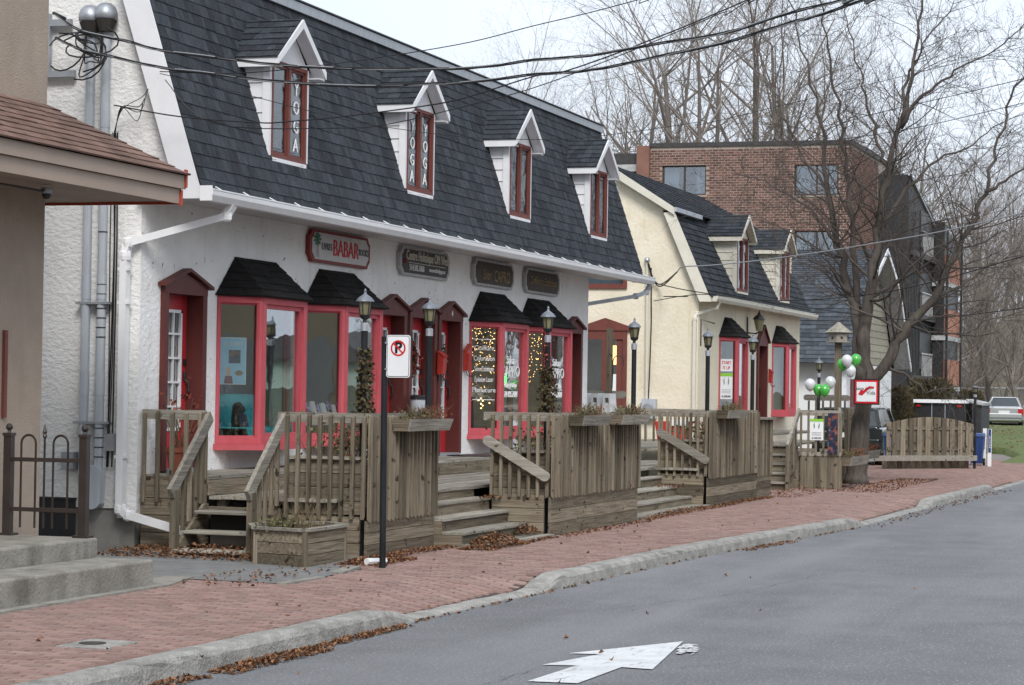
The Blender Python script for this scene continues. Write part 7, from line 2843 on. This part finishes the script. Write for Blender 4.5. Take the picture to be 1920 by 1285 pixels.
for k, (kind, pts, r_) in enumerate(WIRES):
    t = thing('overhead_wire', WLAB[k], 'wire', pts[0], 'overhead wires')
    path = smooth_path(list(pts) + [tuple(V(pts[-1]) + (V(pts[-1]) - V(pts[-2])) * 9 + V((0, 0, .5)))])
    if kind == 'main':
        for j, (off, mt) in enumerate(((0, 'cable'), (2.1, 'cable'), (4.2, 'cablelight'))):
            m = MB()
            m.tube([p + V((0, math.cos(i * .55 + off), math.sin(i * .55 + off))) * .009 for i, p in enumerate(path)], .0075, 5)
            build(m, 'strand', MT[mt], t)
    else:
        m = MB()
        m.tube(path, r_, 5)
        build(m, 'strand', MT['cablelight' if kind == 'bright' else 'cable'], t)
# loops and splices at the gable
t = thing('cable_loops', 'tangle of black cable loops before the weatherheads on the white gable', 'cable', (-.5, .4, 5.0))
rg = random.Random(4)
for k in range(7):
    a = V((-.18, .40 + .18 * (k % 2), 5.40))
    b = V(WIRES[k % 2][1][1 + k % 2])
    mid = a.lerp(b, .5) + V((-.12, rg.uniform(-.15, .15), -rg.uniform(.12, .42)))
    m = MB()
    m.tube(smooth_path([a, a + V((-.1, -.03, -.13 - .04 * k)), mid, b + V((-.05, .02, -.08)), b]), .008, 5)
    build(m, 'loop', MT['cable'], t)
for k, (cy_, cz_, ry_, rz_, ph) in enumerate(((.62, 5.25, .34, .17, 0), (.55, 5.18, .28, .2, .6), (.75, 5.22, .22, .16, 1.2), (.45, 5.3, .3, .14, 2.2))):
    m = MB()
    m.tube([(-.28 - .02 * k + .05 * math.sin(q * .7), cy_ + ry_ * math.cos(ph + q * .42), cz_ + rz_ * math.sin(ph + q * .42) - .01 * q) for q in range(12)], .009, 5)
    build(m, 'loop', MT['cable'], t)
for q in ((WIRES[0][1][1]), (WIRES[1][1][1]), (WIRES[0][1][0])):
    m = MB()
    q = V(q)
    m.tube([q, q + V((.1, -.09, -.05))], .018, 7)
    build(m, 'splice', MT['black'], t)
for k in range(4):
    m = MB()
    a = V((-.07, .30, 4.35 - .04 * k))
    b = V((-.2, -.15 + .02 * k, 4.78 - .05 * k))
    m.tube(smooth_path([a, a.lerp(b, .3) + V((-.05, 0, .10 + .05 * k)), b.lerp(a, .2) + V((0, 0, -.1 * (k % 2))), b]), .005, 4)
    build(m, 'loop', MT['cable'], t)
m = MB()
m.tube(smooth_path([(25.0, 1.06, 4.4), (24.95, .95, 4.1), (24.9, .75, 3.95), WIRES[6][1][0]]), .014, 5)
m.tube(smooth_path([(25.0, 1.04, 4.38), (24.95, .9, 4.0), (24.9, .72, 3.92), WIRES[6][1][0]]), .014, 5)
o = build(m, 'drip_loop', MT['cable'])
tag(o, 'black drip loop at the top of the cream gable mast', 'cable')

# ------------------------------------------------------------------ fallen leaves
def leaves(name, label, spots, size=.045, rel=False):
    m = MB()
    for (n, x0, x1, y0, y1, zf, heap) in spots:
        for k in range(n):
            x, y = R.uniform(x0, x1), R.uniform(y0, y1)
            yq = y + (KY(x) if rel else 0)
            u_, v_ = 2 * (x - x0) / (x1 - x0) - 1, 2 * (y - y0) / (y1 - y0) - 1
            z = zf(x, yq) + .006 + heap * max(0, 1 - u_ * u_ - .6 * v_ * v_) * R.random()
            d = V((R.uniform(-1, 1), R.uniform(-1, 1), R.uniform(-.35, .35))).normalized()
            s = V((-d.y, d.x, R.uniform(-.6, .6))).normalized()
            l_, w_ = size * R.uniform(.5, 1.2), size * R.uniform(.25, .5)
            p = V((x, yq, z))
            up = V((0, 0, R.uniform(0, .5) * size))
            m.add([p - d * l_ / 2, p + s * w_ + up, p + d * l_ / 2, p - s * w_ + up], [(0, 1, 2), (0, 2, 3)])
    o = build(m, name, MT['leaf'], kind='stuff')
    tag(o, label, 'leaves', kind='stuff')


zp = lambda x, y: max(PZ(x, y), 0.0)
zr = lambda x, y: ROADZ
leaves('fallen_leaves', 'brown fallen leaves drifted against the deck, stairs and railings', [
    (1400, -1.2, .1, -1.95, -.1, lambda x, y: .015, .10), (500, -.75, .05, -1.6, -.8, lambda x, y: .015, .05), (650, -1.0, .15, -3.12, -2.62, zp, .05), (420, -.6, 2.1, -2.85, -2.58, zp, .03),
    (900, 1.7, 3.1, -3.35, -2.95, zp, .16), (260, 3.0, 4.4, -3.3, -3.05, zp, .01), (260, 3.9, 4.45, -3.05, -2.75, lambda x, y: .05, .12), (140, 4.5, 8.5, -3.4, -3.2, zp, .01), (60, 4.0, 4.45, -2.55, -2.4, lambda x, y: .45, .02),
    (700, 8.6, 13.2, -3.3, -3.0, zp, .05), (500, 13.2, 17, -3.3, -3.1, zp, .03), (900, 20, 28, -4.6, -3.7, zp, .05), (500, 17, 24, -3.6, -2.7, zp, .03), (120, -4, -1, -3.0, -2.2, lambda x, y: .008, .01),
    (70, -9, 20, -5.0, -3.2, zp, 0), (90, 12.3, 13.0, -2.8, -2.2, lambda x, y: .3, .04)])
leaves('gutter_leaves', 'fallen leaves gathered in the road gutter along the kerb', [
    (520, -8.6, -7.0, -.26, -.04, zr, .03), (320, -7.2, -5.2, -.16, -.03, zr, .015), (90, -9.4, -8.8, -.2, -.02, zr, .02), (60, -5.3, -1.5, -.08, -.02, zr, .0), (40, -1.5, 5, -.06, -.02, zr, 0), (140, 5, 7, -.2, -.03, zr, .01), (40, 7, 11, -.08, -.02, zr, .0), (220, 11, 26, -.3, -.03, zr, .01), (14, -9, 6, -3, -.1, zr, 0)], rel=True)
leaves('lawn_leaves', 'pale fallen leaves scattered over the far lawn', [
    (420, 48, 90, -4.0, 1.5, lambda x, y: lerp_pts(list(zip(lx, lz)), x) + .02, .0)], size=.085)

# ------------------------------------------------------------------ other side of the street, seen only in the panes
OB = thing('opposite_building', 'plain brown brick building across the street, mirrored in the panes', 'building', (-2, -29, 0))
m = MB()
m.box(-16, -36, -.2, 6, -27, 7.5)
MT['tan'] = mk('tan_brick', (.62, .52, .36), (.54, .45, .31), ns=2, rough=.9)
build(m, 'wall', MT['tan'], OB)
m = MB()
m.box(-16.3, -36.3, 7.5, 6.3, -26.7, 8.0)
build(m, 'roof_edge', MT['plaquedark'], OB)
for k in range(6):
    for z in (1.2, 4.4):
        m = MB()
        m.box(-14.6 + k * 3.4, -26.99, z, -12.9 + k * 3.4, -26.95, z + 1.7)
        build(m, 'window', MT['curtain'], OB)
O2 = thing('reflection_hedge', 'long clipped green hedge across the street, mirrored in the panes', 'hedge', (60, -21, 0))  # added out of view so the lower panes reflect dark green
MT['palegreen'] = mk('hedge_green', (.07, .11, .05), (.11, .15, .08), ns=3, rough=.9, bump=1)
m = MB()
m.box(26, -23, -.2, 130, -21.5, 1.75)
build(m, 'foliage', MT['palegreen'], O2)
O3 = thing('opposite_house', 'low pale green house across the street, mirrored in the panes', 'building', (92, -33, 0))
MT['greenhouse'] = mk('pale_green_siding', (.30, .40, .34), (.25, .34, .29), ns=2, rough=.8)
m = MB()
m.box(84, -38, -.2, 102, -30, 3.0)
build(m, 'wall', MT['greenhouse'], O3)
m = MB()
m.prism([(83.5, -38.5, 3.0), (83.5, -29.5, 3.0), (83.5, -34, 4.6)], (19, 0, 0))
build(m, 'roof', MT['plaquedark'], O3)
src = protos[2][0]
for k, (x, y, s) in enumerate(((-14, -23, .42), (3, -23, .40), (17, -24, .4), (62, -21, .33), (70, -24, .36), (79, -23, .34), (88, -26, .4), (98, -25, .36))):
    t = copy_tree(src)
    t.location = (x, y, -.2)
    t.rotation_euler.z = k
    t.scale = (s,) * 3
    t['label'] = 'bare tree across the street mirrored in the panes, %s along the street' % ORD[k]
    t['group'] = 'trees across the street'
flush_texts()
